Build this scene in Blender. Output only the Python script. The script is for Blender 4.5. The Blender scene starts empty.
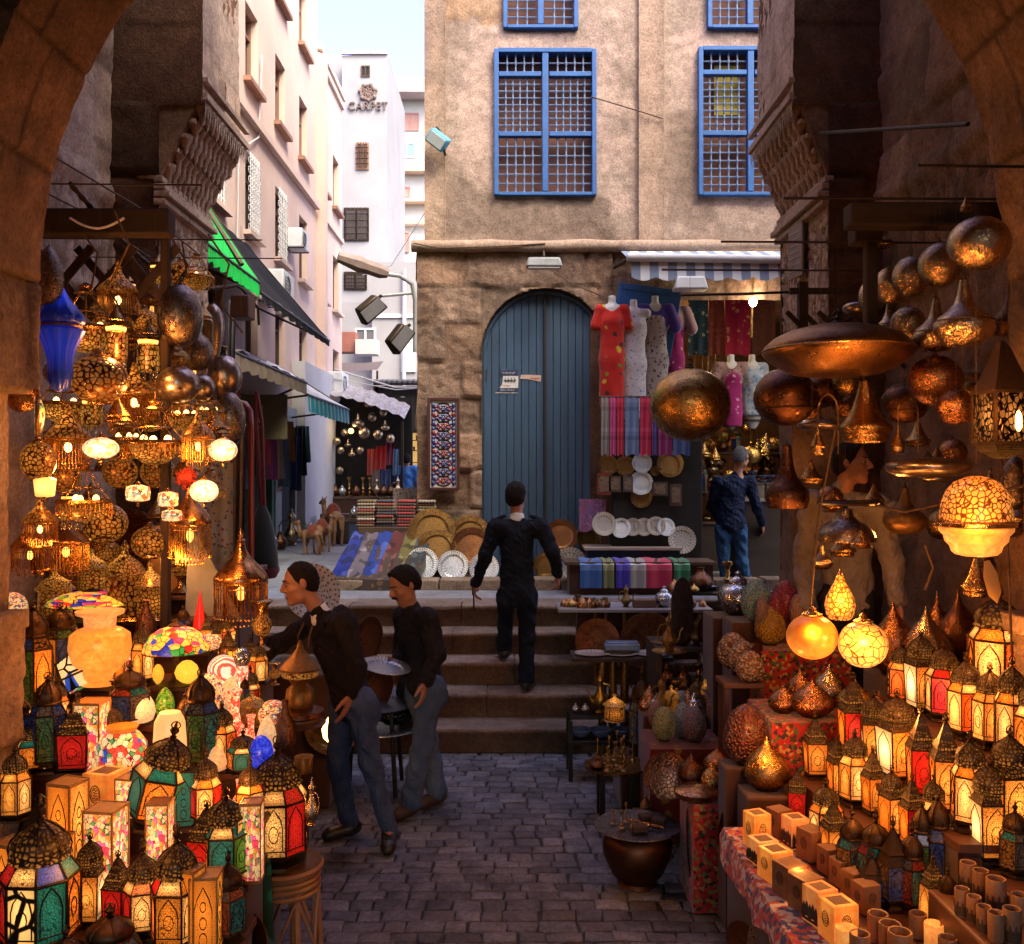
import bpy,math,random
import numpy as np
from mathutils import Vector,Matrix,Euler,noise as mnoise
R=math.radians
PI=math.pi
random.seed(11)
SC=bpy.context.scene
COL=SC.collection
F,CX,HY,CH=950.0,512.0,470.0,2.27
def W(px,py,d):
 return Vector(((px-CX)*d/F,d,CH-(py-HY)*d/F))
def onz(px,py,z):
 return W(px,py,F*(CH-z)/(py-HY))
# node materials
MATS={}
class NT:
 def __init__(s,name):
  m=bpy.data.materials.new(name);m.use_nodes=True
  s.m=m;s.t=m.node_tree;s.t.nodes.clear()
  s.out=s.n('ShaderNodeOutputMaterial')
 def n(s,typ,**kw):
  x=s.t.nodes.new(typ)
  for k,v in kw.items():
   setattr(x,k,v)
  return x
 def l(s,a,b):s.t.links.new(a,b)
 def val(s,x,**kw):
  for k,v in kw.items():
   x.inputs[k.replace('_',' ')].default_value=v
  return x
 def coord(s,which='Object',scale=(1,1,1)):
  tc=s.n('ShaderNodeTexCoord');mp=s.n('ShaderNodeMapping')
  s.l(tc.outputs[which],mp.inputs['Vector']);mp.inputs['Scale'].default_value=scale
  return mp.outputs[0]
 def noise(s,vec,scale,detail=4,rough=.55,dist=0):
  x=s.n('ShaderNodeTexNoise');s.l(vec,x.inputs['Vector'])
  x.inputs['Scale'].default_value=scale;x.inputs['Detail'].default_value=detail
  x.inputs['Roughness'].default_value=rough;x.inputs['Distortion'].default_value=dist
  return x.outputs['Fac']
 def vor(s,vec,scale,feature='F1',out='Distance',rnd=1.0):
  x=s.n('ShaderNodeTexVoronoi',feature=feature);s.l(vec,x.inputs['Vector'])
  x.inputs['Scale'].default_value=scale
  x.inputs['Randomness'].default_value=rnd
  return x.outputs[out]
 def ramp(s,fac,stops,interp='LINEAR'):
  x=s.n('ShaderNodeValToRGB');s.l(fac,x.inputs['Fac'])
  cr=x.color_ramp;cr.interpolation=interp
  while len(cr.elements)>1:cr.elements.remove(cr.elements[0])
  for i,(p,c)in enumerate(stops):
   e=cr.elements[0]if i==0 else cr.elements.new(p)
   e.position=p
   if not hasattr(c,'__len__'):c=(c,c,c)
   e.color=(c[0],c[1],c[2],1)
  return x.outputs['Color']
 def mix(s,fac,a,b,mode='MIX'):
  x=s.n('ShaderNodeMix',data_type='RGBA',blend_type=mode)
  for sock,v in((x.inputs[0],fac),(x.inputs[6],a),(x.inputs[7],b)):
   if hasattr(v,'is_linked'):s.l(v,sock)
   elif hasattr(v,'__len__'):sock.default_value=(v[0],v[1],v[2],1)
   else:sock.default_value=v
  return x.outputs[2]
 def math(s,op,a,b=None,c=None):
  x=s.n('ShaderNodeMath',operation=op)
  for i,v in enumerate((a,b,c)):
   if v is None:continue
   if hasattr(v,'is_linked'):s.l(v,x.inputs[i])
   else:x.inputs[i].default_value=v
  return x.outputs[0]
 def bump(s,h,strength=.5,dist=.01):
  x=s.n('ShaderNodeBump');s.l(h,x.inputs['Height'])
  x.inputs['Strength'].default_value=strength;x.inputs['Distance'].default_value=dist
  return x.outputs[0]
 def bsdf(s,color=None,rough=.6,metal=0,normal=None,emit=None,estr=0,spec=None,trans=0,sheen=0):
  p=s.n('ShaderNodeBsdfPrincipled')
  def st(k,v):
   if v is None:return
   if hasattr(v,'is_linked'):s.l(v,p.inputs[k])
   elif hasattr(v,'__len__'):p.inputs[k].default_value=(v[0],v[1],v[2],1)
   else:p.inputs[k].default_value=v
  st('Base Color',color);st('Roughness',rough);st('Metallic',metal);st('Normal',normal)
  if emit is not None:st('Emission Color',emit);st('Emission Strength',estr)
  if spec is not None:st('Specular IOR Level',spec)
  if trans:st('Transmission Weight',trans)
  if sheen:st('Sheen Weight',sheen)
  s.l(p.outputs[0],s.out.inputs[0]);return p
 def rnd(s):return s.n('ShaderNodeObjectInfo').outputs['Random']
 def attr(s,name='tint'):return s.n('ShaderNodeAttribute',attribute_name=name).outputs['Color']
def pmat(name,c1,c2=None,scale=6,rough=.7,metal=0,bump=.3,bscale=None,bdist=.006,coord='Object',var=.15,stretch=(1,1,1),dirt=0,detail=6,sheen=0,rr=None,spec=None,fold=0):
 """two-tone noise material with bump, per-object tint variation"""
 if name in MATS:return MATS[name]
 s=NT(name);v=s.coord(coord,stretch)
 c2=c2 or tuple(x*.6 for x in c1)
 f=s.noise(v,scale,detail,.6)
 col=s.mix(s.ramp(f,[(.3,0),(.7,1)]),c1,c2)
 if dirt:
  d=s.ramp(s.noise(v,scale*.35,8,.7),[(.42,0),(.62,1)])
  col=s.mix(s.math('MULTIPLY',d,dirt),col,tuple(x*.35 for x in c2))
 if var:
  k=s.math('MULTIPLY_ADD',s.rnd(),var*2,1-var)
  g=s.n('ShaderNodeCombineColor')
  for i in range(3):s.l(k,g.inputs[i])
  col=s.mix(1.0,col,g.outputs[0],'MULTIPLY')
 nrm=s.bump(s.noise(v,bscale or scale*3,8,.65),bump,bdist)if bump else None
 if fold:
  fv=s.coord(coord,(1,1,.55));b2=s.n('ShaderNodeBump');s.l(s.noise(fv,11,3,.55,1.6),b2.inputs['Height']);b2.inputs['Strength'].default_value=fold;b2.inputs['Distance'].default_value=.05
  s.l(nrm,b2.inputs['Normal']);nrm=b2.outputs[0]
 r=rough
 if rr:r=s.ramp(s.noise(v,scale*1.7,5),[(.3,rr[0]),(.7,rr[1])])
 s.bsdf(col,r,metal,nrm,sheen=sheen,spec=spec)
 MATS[name]=s.m;return s.m
def stone(name,c1,c2,c3,blotch=1.2,bump=.6,rough=.9,soot=0):
 """weathered stone, three tones, uses the 'tint' block colour baked by rough_wall"""
 if name in MATS:return MATS[name]
 s=NT(name);v=s.coord('Object')
 a=s.ramp(s.noise(v,blotch,8,.65,.4),[(.32,c1),(.5,c2),(.68,c3)])
 fine=s.mix(1,s.ramp(s.noise(v,46,7,.75),[(.28,.42),(.62,1.12)]),s.ramp(s.noise(v,9,10,.75),[(.3,.68),(.6,1.12)]),'MULTIPLY')
 a=s.mix(1,a,fine,'MULTIPLY')
 a=s.mix(1,a,s.attr(),'MULTIPLY')
 if soot:
  d=s.ramp(s.noise(v,.8,7,.7,.8),[(.45,0),(.65,1)])
  a=s.mix(s.math('MULTIPLY',d,soot),a,tuple(x*.25 for x in c1))
 h=s.math('ADD',s.noise(v,14,8,.7),s.math('MULTIPLY',s.noise(v,90,4,.6),.4))
 s.bsdf(a,rough,0,s.bump(h,min(1,bump*1.3),.022),spec=.25)
 MATS[name]=s.m;return s.m
def brassmat(name,c1,c2,rough=(.2,.42),hammer=0,engrave=0,dots=0,tarn=.5,chase=0):
 """beaten or engraved metal"""
 if name in MATS:return MATS[name]
 s=NT(name);v=s.coord('Object')
 f=s.ramp(s.noise(v,5,6,.65),[(.3,0),(.7,1)])
 col=s.mix(f,c1,c2)
 dark=s.ramp(s.noise(v,11,7,.7),[(.45,0),(.75,1)])
 col=s.mix(s.math('MULTIPLY',dark,tarn),col,tuple(x*.22 for x in c2))
 r=s.ramp(s.noise(v,9,5),[(.3,rough[0]),(.7,rough[1])])
 h=s.noise(v,30,3)
 st,di=.12,.004
 if hammer:
  h=s.vor(v,hammer*1.7,'SMOOTH_F1');st,di=.22,.004
 if chase:
  w=s.vor(v,chase,'DISTANCE_TO_EDGE');e=s.ramp(w,[(.02,0),(.12,1)])
  col=s.mix(s.math('MULTIPLY',s.math('SUBTRACT',1.0,e),.65),col,tuple(x*.2 for x in c2));h=s.math('ADD',s.math('MULTIPLY',e,.6),h);st,di=.3,.004
 if engrave:
  w=s.vor(v,engrave,'DISTANCE_TO_EDGE')
  e=s.ramp(w,[(.03,0),(.09,1)])
  col=s.mix(e,tuple(x*.18 for x in c2),col);h=e;st,di=.6,.003
 if dots:
  w=s.vor(v,dots)
  e=s.ramp(w,[(.12,0),(.2,1)])
  col=s.mix(e,(.02,.012,.008),col);h=e;st,di=.6,.003
 s.bsdf(col,r,1.0,s.bump(h,st,di))
 MATS[name]=s.m;return s.m
def glow(name,col,strength=1.2,hot=3.0,lines=0,lcol=(.01,.006,.004),hotspot=.55,blotch=0,cells=None,cscale=9,coord='Generated',lw=.05,off=False):
 """lit coloured glass or alabaster: emissive body, brighter where the bulb sits behind it, leaded lines or mosaic cells"""
 if name in MATS:return MATS[name]
 s=NT(name);ob=s.coord('Object');gen=s.coord(coord)
 c=col
 if cells:
  vc=s.vor(ob,cscale,'F1','Color')
  sep=s.n('ShaderNodeSeparateColor');s.l(vc,sep.inputs[0])
  n=len(cells)
  c=s.ramp(sep.outputs[0],[(i/n,k)for i,k in enumerate(cells)],'CONSTANT')
 if blotch:
  c=s.mix(s.ramp(s.noise(ob,blotch,6,.6,.6),[(.35,0),(.7,.8)]),c,tuple(x*q for x,q in zip(col,(.75,.4,.25))))
 vm=s.n('ShaderNodeVectorMath',operation='DISTANCE');s.l(gen,vm.inputs[0]);vm.inputs[1].default_value=(.5,.5,hotspot)
 hs=s.ramp(vm.outputs['Value'],[(.0,1),(.28,.45),(.62,0)])
 k=s.math('MULTIPLY_ADD',hs,hot,strength)
 k=s.math('MULTIPLY',k,s.math('MULTIPLY_ADD',s.rnd(),.7,.65))
 base=c
 if lines:
  fine=lines>=14 and not cells
  w=s.vor(ob,lines*(3.0 if fine else 1),'DISTANCE_TO_EDGE',rnd=.8)
  e=s.ramp(w,[(lw*.6,.25 if fine else 0),(lw*(2.2 if fine else 1),1)])
  c=s.mix(e,lcol,c);base=c
  k=s.math('MULTIPLY',k,s.math('MULTIPLY_ADD',e,.95,.05))
 s.bsdf(s.mix(.5,base,base),.3,0,None,c,k)
 MATS[name]=s.m;return s.m
def glassoff(name,col,lines=22):
 """unlit coloured glass panel with a filigree of dark metal"""
 if name in MATS:return MATS[name]
 s=NT(name);ob=s.coord('Object')
 c=col
 if lines:
  w=s.vor(ob,lines,'DISTANCE_TO_EDGE',rnd=.8)
  c=s.mix(s.ramp(w,[(.04,0),(.08,1)]),(.015,.01,.008),col)
 s.bsdf(c,.18,0,None,c,.10)  # faint glow added in the glass colour, though no bulb is lit
 MATS[name]=s.m;return s.m
def fabric(name,base,cells=None,cscale=20,stripes=None,sscale=12,sdir='Z',rough=.9,sheen=.2,bump=.25,fill=.42):
 """cloth: plain, spotted in colours, or striped"""
 if name in MATS:return MATS[name]
 s=NT(name);ob=s.coord('Object')
 c=s.mix(s.noise(ob,9,5),base,tuple(x*.7 for x in base))
 if stripes:
  sx=s.n('ShaderNodeSeparateXYZ');s.l(ob,sx.inputs[0])
  f=s.math('FRACT',s.math('MULTIPLY',sx.outputs[sdir],sscale))
  n=len(stripes)
  c=s.ramp(f,[(i/n,k)for i,k in enumerate(stripes)],'CONSTANT')
 if cells:
  nz=s.n('ShaderNodeTexNoise');s.l(ob,nz.inputs['Vector']);nz.inputs['Scale'].default_value=cscale*.7;nz.inputs['Detail'].default_value=2
  ad=s.n('ShaderNodeVectorMath',operation='MULTIPLY_ADD');s.l(nz.outputs['Color'],ad.inputs[0]);ad.inputs[1].default_value=(1.1/cscale,)*3;s.l(ob,ad.inputs[2])
  vc=s.vor(ad.outputs[0],cscale,'F1','Color');d=s.vor(ad.outputs[0],cscale)
  sep=s.n('ShaderNodeSeparateColor');s.l(vc,sep.inputs[0])
  n=len(cells)
  cc=s.ramp(sep.outputs[0],[(i/n,k)for i,k in enumerate(cells)],'CONSTANT')
  c=s.mix(s.ramp(d,[(fill-.12,1),(fill,0)]),c,cc)
 weave=s.noise(ob,160,3)
 s.bsdf(c,rough,0,s.bump(weave,bump,.002),sheen=sheen,spec=.2)
 MATS[name]=s.m;return s.m
# mesh builder
class MB:
 def __init__(s):s.v=[];s.f=[]
 def quad(s,*pts):
  k=len(s.v);s.v+=[tuple(p)for p in pts];s.f.append(tuple(range(k,k+len(pts))));return s
 def box(s,cx,cy,cz,sx,sy,sz,rz=0,m=None,taper=1):
  k=len(s.v)
  for z,t in((-.5,1),(.5,taper)):
   for x,y in((-.5,-.5),(.5,-.5),(.5,.5),(-.5,.5)):
    p=Vector((x*sx*t,y*sy*t,z*sz))
    if rz:p.rotate(Euler((0,0,rz)))
    p+=Vector((cx,cy,cz))
    if m:p=m@p
    s.v.append(tuple(p))
  for q in((3,2,1,0),(4,5,6,7),(0,1,5,4),(1,2,6,5),(2,3,7,6),(3,0,4,7)):
   s.f.append(tuple(k+i for i in q))
  return s
 def bx(s,x0,x1,y0,y1,z0,z1):return s.box((x0+x1)/2,(y0+y1)/2,(z0+z1)/2,x1-x0,y1-y0,z1-z0)
 def lathe(s,prof,n=20,c=(0,0,0),m=None,rot=0,wob=None,caps=True):
  k=len(s.v);c=Vector(c)
  for r,z in prof:
   for i in range(n):
    a=2*PI*i/n+rot
    q=r if not wob else r*wob(a,z)
    p=Vector((q*math.cos(a),q*math.sin(a),z))
    p=(m@p if m else p)+c
    s.v.append(tuple(p))
  for j in range(len(prof)-1):
   for i in range(n):
    a,b=k+j*n+i,k+j*n+(i+1)%n
    s.f.append((a,b,b+n,a+n))
  if caps:
   if prof[0][0]>1e-5:s.f.append(tuple(k+i for i in reversed(range(n))))
   if prof[-1][0]>1e-5:s.f.append(tuple(k+(len(prof)-1)*n+i for i in range(n)))
  return s
 def tube(s,pts,r,n=6,close=False):
  pts=[Vector(p)for p in pts];k=len(s.v);m=len(pts)
  up=Vector((0.13,.21,.97))
  for i,p in enumerate(pts):
   a=pts[(i-1)%m]if(close or i>0)else p
   b=pts[(i+1)%m]if(close or i<m-1)else p
   t=(b-a).normalized()if(b-a).length>1e-9 else Vector((0,0,1))
   u=t.cross(up)
   if u.length<.05:u=t.cross(Vector((1,0,0)))
   u.normalize();w=t.cross(u)
   rr=r[i]if hasattr(r,'__len__')else r
   for q in range(n):
    g=2*PI*q/n
    s.v.append(tuple(p+(u*math.cos(g)+w*math.sin(g))*rr))
  for i in range(m if close else m-1):
   for q in range(n):
    a=k+i*n+q;b=k+i*n+(q+1)%n
    c2=k+((i+1)%m)*n+(q+1)%n;d=k+((i+1)%m)*n+q
    s.f.append((a,d,c2,b))
  if not close:
   s.f.append(tuple(k+q for q in range(n)));s.f.append(tuple(k+(m-1)*n+q for q in reversed(range(n))))
  return s
 def ball(s,c,r,n=10,sz=1.0):
  prof=[(r*math.sin(PI*i/n)+(1e-6 if i in(0,n)else 0),-r*sz*math.cos(PI*i/n))for i in range(n+1)]
  return s.lathe(prof,n+2,c,caps=False)
 def torus(s,c,R0,r,n=20,k=6,m=None):
  pts=[Vector((R0*math.cos(2*PI*i/n),R0*math.sin(2*PI*i/n),0))for i in range(n)]
  pts=[((m@p)if m else p)+Vector(c)for p in pts]
  return s.tube(pts,r,k,True)
 def xf(s,m):
  s.v=[tuple(m@Vector(p))for p in s.v];return s
 def join(s,o):
  k=len(s.v);s.v+=o.v;s.f+=[tuple(i+k for i in q)for q in o.f];return s
 def mesh(s,name,mat,smooth=True,ang=38):
  me=bpy.data.meshes.new(name);me.from_pydata(s.v,[],s.f);me.update()
  if smooth:
   me.shade_smooth();me.set_sharp_from_angle(angle=R(ang))
  if mat:me.materials.append(mat)
  return me
 def build(s,name,mat,parent=None,smooth=True,ang=38,bevel=0,loc=None):
  o=bpy.data.objects.new(name,s.mesh(name,mat,smooth,ang));COL.objects.link(o)
  if parent:o.parent=parent
  if loc is not None:o.location=loc
  if bevel:
   b=o.modifiers.new('bevel','BEVEL');b.width=bevel;b.segments=2;b.limit_method='ANGLE';b.angle_limit=R(40)
  return o
def tag(o,label=None,cat=None,group=None,kind=None):
 if label:o['label']=label
 if cat:o['category']=cat
 if group:o['group']=group
 if kind:o['kind']=kind
 return o
def empty(name,label=None,cat=None,loc=(0,0,0),rz=0,group=None):
 o=bpy.data.objects.new(name,None);COL.objects.link(o);o.empty_display_size=.05
 o.location=loc;o.rotation_euler=(0,0,rz)
 return tag(o,label,cat,group)
KIDS={}
def copy_tree(o,parent=None):
 c=o.copy();COL.objects.link(c)
 if parent:c.parent=parent
 for ch in o.children:copy_tree(ch,c)
 return c
USED=set()
def put(proto,label,cat,loc,scale=1,rz=0,group=None,rot=None):
 """first use moves the prototype itself, later uses copy it with its parts"""
 o=proto if proto.name not in USED else copy_tree(proto)
 USED.add(proto.name)
 o.location=loc;o.scale=scale if hasattr(scale,'__len__')else(scale,)*3
 o.rotation_euler=rot if rot else(0,0,rz)
 if 'group' in o and not group:del o['group']
 return tag(o,label,cat,group)
def struct(name,mb,mat,**kw):
 o=mb.build(name,mat,**kw);o['kind']='structure';return o
def fbm(x,y,z,o=4):
 return mnoise.fractal(Vector((x,y,z)),.9,2.1,o)
def rough_wall(name,O,U,V,w,h,res,cols,rows,amp=.02,groove=.02,seed=0,mat=None,parent=None,keep=None,carve=None,fine=.008,tintamp=.3,jitter=.25,paint=None):
 """real relief: courses of worn blocks on a grid of points; normal = U x V; per-block tint stored as a colour attribute"""
 O,U,V=Vector(O),Vector(U).normalized(),Vector(V).normalized();N=U.cross(V)
 nx,ny=max(2,int(w/res)),max(2,int(h/res))
 rnd=random.Random(seed)
 ch=h/rows
 edges=[]
 for r in range(rows+1):
  k=max(1,cols);xs=[0.0]
  while xs[-1]<w:xs.append(xs[-1]+(w/k)*rnd.uniform(1-jitter,1+jitter))
  if r%2 and len(xs)>2:xs=[0.0]+[x-(w/k)*.5 for x in xs[1:]]
  edges.append((xs,[rnd.uniform(-1,1)for _ in xs],[rnd.uniform(1-tintamp,1+tintamp*.35)for _ in xs],[rnd.uniform(-.06,.06)for _ in xs]))
 vs,tint=[],[]
 for j in range(ny+1):
  v=h*j/ny
  for i in range(nx+1):
   u=w*i/nx
   wu=u+.02*fbm(u*3,v*3,seed+5.);wv=v+.02*fbm(u*3,v*3,seed+9.)
   r=min(rows,max(0,int(wv/ch)));xs,dep,tn,warm=edges[r]
   q=max([a for a in range(len(xs))if xs[a]<=max(0,wu)]or[0])
   x0=xs[q];x1=xs[q+1]if q+1<len(xs)else w+9
   de=min(wu-x0 if q else 9,x1-wu,(wv-r*ch)if r else 9,(r+1)*ch-wv)
   g=min(1,max(0,de/.018))
   t=tn[q]
   e=fbm(u*2.2,v*2.2,seed+1.7,5)
   d=amp*dep[q]*g+amp*.9*e-groove*(1-g)*(.6+.5*e)+fine*fbm(u*14,v*14,seed+3.)
   t*=.62+.38*g
   if carve:
    c=carve(u,v)
    d-=c;t*=1-min(.55,max(0,c*22))
   vs.append(O+U*u+V*v+N*d)
   pr,pg,pb=paint(u,v)if paint else(1,1,1)
   tint.append((t*(1+warm[q])*pr,t*pg,t*(1-warm[q])*pb,1))
 fs=[]
 for j in range(ny):
  for i in range(nx):
   if keep and not keep(w*(i+.5)/nx,h*(j+.5)/ny):continue
   a=j*(nx+1)+i
   fs.append((a,a+1,a+nx+2,a+nx+1))
 me=bpy.data.meshes.new(name);me.from_pydata([tuple(p)for p in vs],[],fs);me.update();me.shade_smooth()
 at=me.color_attributes.new('tint','FLOAT_COLOR','POINT')
 at.data.foreach_set('color',np.array(tint,dtype=np.float32).ravel())
 me.materials.append(mat)
 o=bpy.data.objects.new(name,me);COL.objects.link(o)
 if parent:o.parent=parent
 return o
def white_tint(o):
 me=o.data;at=me.color_attributes.new('tint','FLOAT_COLOR','POINT')
 at.data.foreach_set('color',np.ones(len(me.vertices)*4,dtype=np.float32));return o
# world, sun, camera
w=bpy.data.worlds.new("World");SC.world=w;w.use_nodes=True
nt=w.node_tree;nt.nodes.clear()
sky=nt.nodes.new('ShaderNodeTexSky');sky.sky_type='NISHITA';sky.sun_disc=False
SUN_EL,SUN_AZ=52,142
sky.sun_elevation=R(SUN_EL);sky.sun_rotation=R(SUN_AZ);sky.air_density=1.2;sky.dust_density=5.0;sky.ozone_density=1.2
bg=nt.nodes.new('ShaderNodeBackground');wo=nt.nodes.new('ShaderNodeOutputWorld')
bg.inputs['Strength'].default_value=.74
hs_=nt.nodes.new('ShaderNodeHueSaturation');hs_.inputs['Saturation'].default_value=1.12;hs_.inputs['Hue'].default_value=.545
nt.links.new(sky.outputs[0],hs_.inputs['Color']);nt.links.new(hs_.outputs[0],bg.inputs[0]);nt.links.new(bg.outputs[0],wo.inputs[0])
sun=bpy.data.lights.new('sun','SUN');sun.energy=1.7;sun.angle=R(18);sun.color=(1,.86,.72)
so=bpy.data.objects.new('sun',sun);COL.objects.link(so)
sd=Vector((math.cos(R(SUN_EL))*math.sin(R(SUN_AZ)),math.cos(R(SUN_EL))*math.cos(R(SUN_AZ)),math.sin(R(SUN_EL))))
so.rotation_euler=(-sd).to_track_quat('-Z','Y').to_euler();so.location=(6,20,30)
cam=bpy.data.cameras.new('camera');co=bpy.data.objects.new('camera',cam);COL.objects.link(co)
co.location=(0,0,CH);co.rotation_euler=(R(90),0,0)
cam.sensor_width=36;cam.lens=F/1024*36;cam.shift_y=-(HY-472)/1024*-1;cam.clip_end=500;cam.clip_start=.05
SC.camera=co
SC.view_settings.view_transform='Standard';SC.view_settings.look='None';SC.view_settings.exposure=0;SC.view_settings.gamma=1
SC.cycles.use_denoising=True;SC.cycles.max_bounces=6;SC.cycles.diffuse_bounces=3;SC.cycles.glossy_bounces=3
SC.cycles.transmission_bounces=4;SC.cycles.sample_clamp_indirect=3.0;SC.cycles.caustics_reflective=False;SC.cycles.caustics_refractive=False
SC.cycles.use_adaptive_sampling=True;SC.cycles.adaptive_threshold=.02
def lamp(name,loc,energy,col=(1,.50,.16),rad=.03):
 l=bpy.data.lights.new(name,'POINT');l.energy=energy;l.color=col;l.shadow_soft_size=rad
 o=bpy.data.objects.new(name,l);COL.objects.link(o);o.location=loc;return o
# materials used all over
M={}
M['facade']=stone('worn_limestone',(.43,.275,.20),(.31,.19,.138),(.12,.072,.052),2.1,1.0)
M['plaster']=stone('ochre_plaster',(.44,.305,.235),(.36,.245,.187),(.25,.168,.13),.9,.4)
M['plaster_pale']=stone('pale_patch_plaster',(.44,.33,.26),(.36,.25,.19),(.30,.2,.15),1.4,.3)
M['gate']=stone('sooty_gate_stone',(.38,.225,.14),(.27,.155,.098),(.12,.066,.043),1.1,.7,soot=.5)
M['gategrey']=stone('grey_gate_stone',(.40,.27,.21),(.29,.19,.145),(.16,.10,.078),1.5,.8)
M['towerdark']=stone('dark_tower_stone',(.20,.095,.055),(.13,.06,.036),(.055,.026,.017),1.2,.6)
M['carved']=stone('carved_stone',(.52,.38,.31),(.42,.30,.24),(.28,.19,.15),2.5,.5)
M['cobble']=stone('cobble_stone',(.235,.235,.285),(.175,.174,.212),(.09,.09,.108),3,.6,.62)
M['grout']=pmat('grout',(.028,.022,.02),scale=20,bump=.6,var=0)
M['step']=stone('step_stone',(.31,.22,.165),(.25,.17,.125),(.15,.10,.075),2.2,.6,.75)
M['flag']=stone('street_flagstone',(.29,.30,.36),(.245,.25,.30),(.17,.17,.20),1.4,.4,.6)
M['pink']=pmat('pink_plaster',(.72,.54,.47),(.62,.44,.38),scale=.8,rough=.9,bump=.2,var=0,detail=9,dirt=.22)
M['white_plaster']=pmat('white_plaster',(.62,.60,.61),(.54,.52,.53),scale=1.0,rough=.9,bump=.2,var=.04,dirt=.22)
M['grey_plaster']=pmat('grey_plaster',(.36,.34,.36),(.28,.265,.28),scale=.7,rough=.9,bump=.2,var=0)
M['wood']=pmat('old_wood',(.10,.05,.028),(.04,.02,.012),scale=5,rough=.7,stretch=(1,1,.15),bump=.4)
M['wood_red']=pmat('red_wood',(.12,.045,.022),(.055,.02,.011),scale=5,rough=.5,stretch=(1,1,.2),bump=.3)
M['timber']=pmat('beam_timber',(.045,.024,.018),(.02,.011,.009),scale=6,rough=.85,stretch=(.15,1,1),bump=.6)
M['black']=pmat('black_metal',(.015,.012,.011),(.03,.022,.018),scale=12,rough=.45,metal=.7,bump=.2)
M['iron']=pmat('dark_iron',(.03,.022,.018),(.06,.035,.022),scale=18,rough=.5,metal=.8,bump=.3)
M['frame']=pmat('lantern_metal',(.035,.02,.012),(.08,.042,.02),scale=25,rough=.42,metal=.85,bump=.4)
M['cord']=pmat('cord',(.10,.05,.025),(.05,.025,.015),scale=30,rough=.8,bump=0)
M['grey_metal']=pmat('grey_metal',(.30,.30,.31),(.2,.2,.2),scale=8,rough=.5,metal=.3,bump=.1)
M['white_paint']=pmat('white_paint',(.74,.74,.75),(.62,.62,.63),scale=5,rough=.55,bump=.1)
M['dark']=pmat('deep_dark',(.012,.010,.010),(.02,.016,.015),scale=4,rough=.9,bump=0,var=0)
M['blue_paint']=pmat('blue_window_paint',(.016,.10,.33),(.012,.07,.23),scale=9,rough=.6,bump=.3,var=.06)
M['blue_grey']=pmat('weathered_bar_paint',(.13,.17,.27),(.075,.11,.21),scale=14,rough=.7,bump=.3,var=.05)
M['door_blue']=pmat('door_blue',(.038,.082,.155),(.022,.05,.10),scale=3.5,rough=.62,bump=.35,stretch=(1.5,1,.18),var=.03,dirt=.35)
M['brick_dark']=pmat('dark_shutter',(.21,.085,.06),(.11,.042,.032),scale=4,rough=.8,bump=.3,stretch=(.3,1,2.5),var=.05)
M['rust_wood']=pmat('brown_joinery',(.34,.17,.11),(.24,.11,.07),scale=5,rough=.7,bump=.2)
M['glass_dark']=pmat('dark_window_glass',(.10,.09,.10),(.16,.15,.16),scale=2,rough=.15,bump=0)
# ground
g=MB();g.bx(-60,60,-30,7.62,-.4,-.012);struct('ground',g,M['grout'])
def cobbles():
 mb=MB();tints=[]
 rnd=random.Random(4);y=2.6
 while y<7.58:
  dy=rnd.uniform(.085,.125);dy=min(dy,7.60-y)if 7.60-y<.2 else dy
  x=-2.75+rnd.uniform(0,.15)
  while x<2.75:
   dx=rnd.uniform(.11,.21)
   g_=rnd.uniform(.001,.004);h=rnd.uniform(-.004,.004);t=rnd.uniform(.62,1.2);wr=rnd.uniform(-.05,.05)
   tx,ty=rnd.uniform(-.015,.015),rnd.uniform(-.022,.022)
   j=lambda:rnd.uniform(-.011,.011)
   P=[(x+g_+j(),y+g_+j()),(x+dx-g_+j(),y+g_+j()),(x+dx-g_+j(),y+dy-g_+j()),(x+g_+j(),y+dy-g_+j())]
   cx,cy=x+dx/2,y+dy/2
   k=len(mb.v)
   for s_,z_ in((1.0,-.03),(.985,-.006),(.93,.0),(.80,.004)):
    for(a,b)in P:
     X,Y=cx+(a-cx)*s_,cy+(b-cy)*s_
     mb.v.append((X,Y,z_+h+tx*(X-cx)+ty*(Y-cy)+.006*fbm(X*1.3,Y*1.3,2)))
     tints.append((t*(1+wr),t,t*(1-wr),1))
   for L in range(3):
    for q in range(4):
     a,b=k+L*4+q,k+L*4+(q+1)%4
     mb.f.append((a,b,b+4,a+4))
   mb.f.append((k+12,k+13,k+14,k+15))
   x+=dx
  y+=dy
 o=struct('cobbled_ground',mb,M['cobble'],ang=50)
 at=o.data.color_attributes.new('tint','FLOAT_COLOR','POINT');at.data.foreach_set('color',np.array(tints,dtype=np.float32).ravel())
cobbles()
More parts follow.
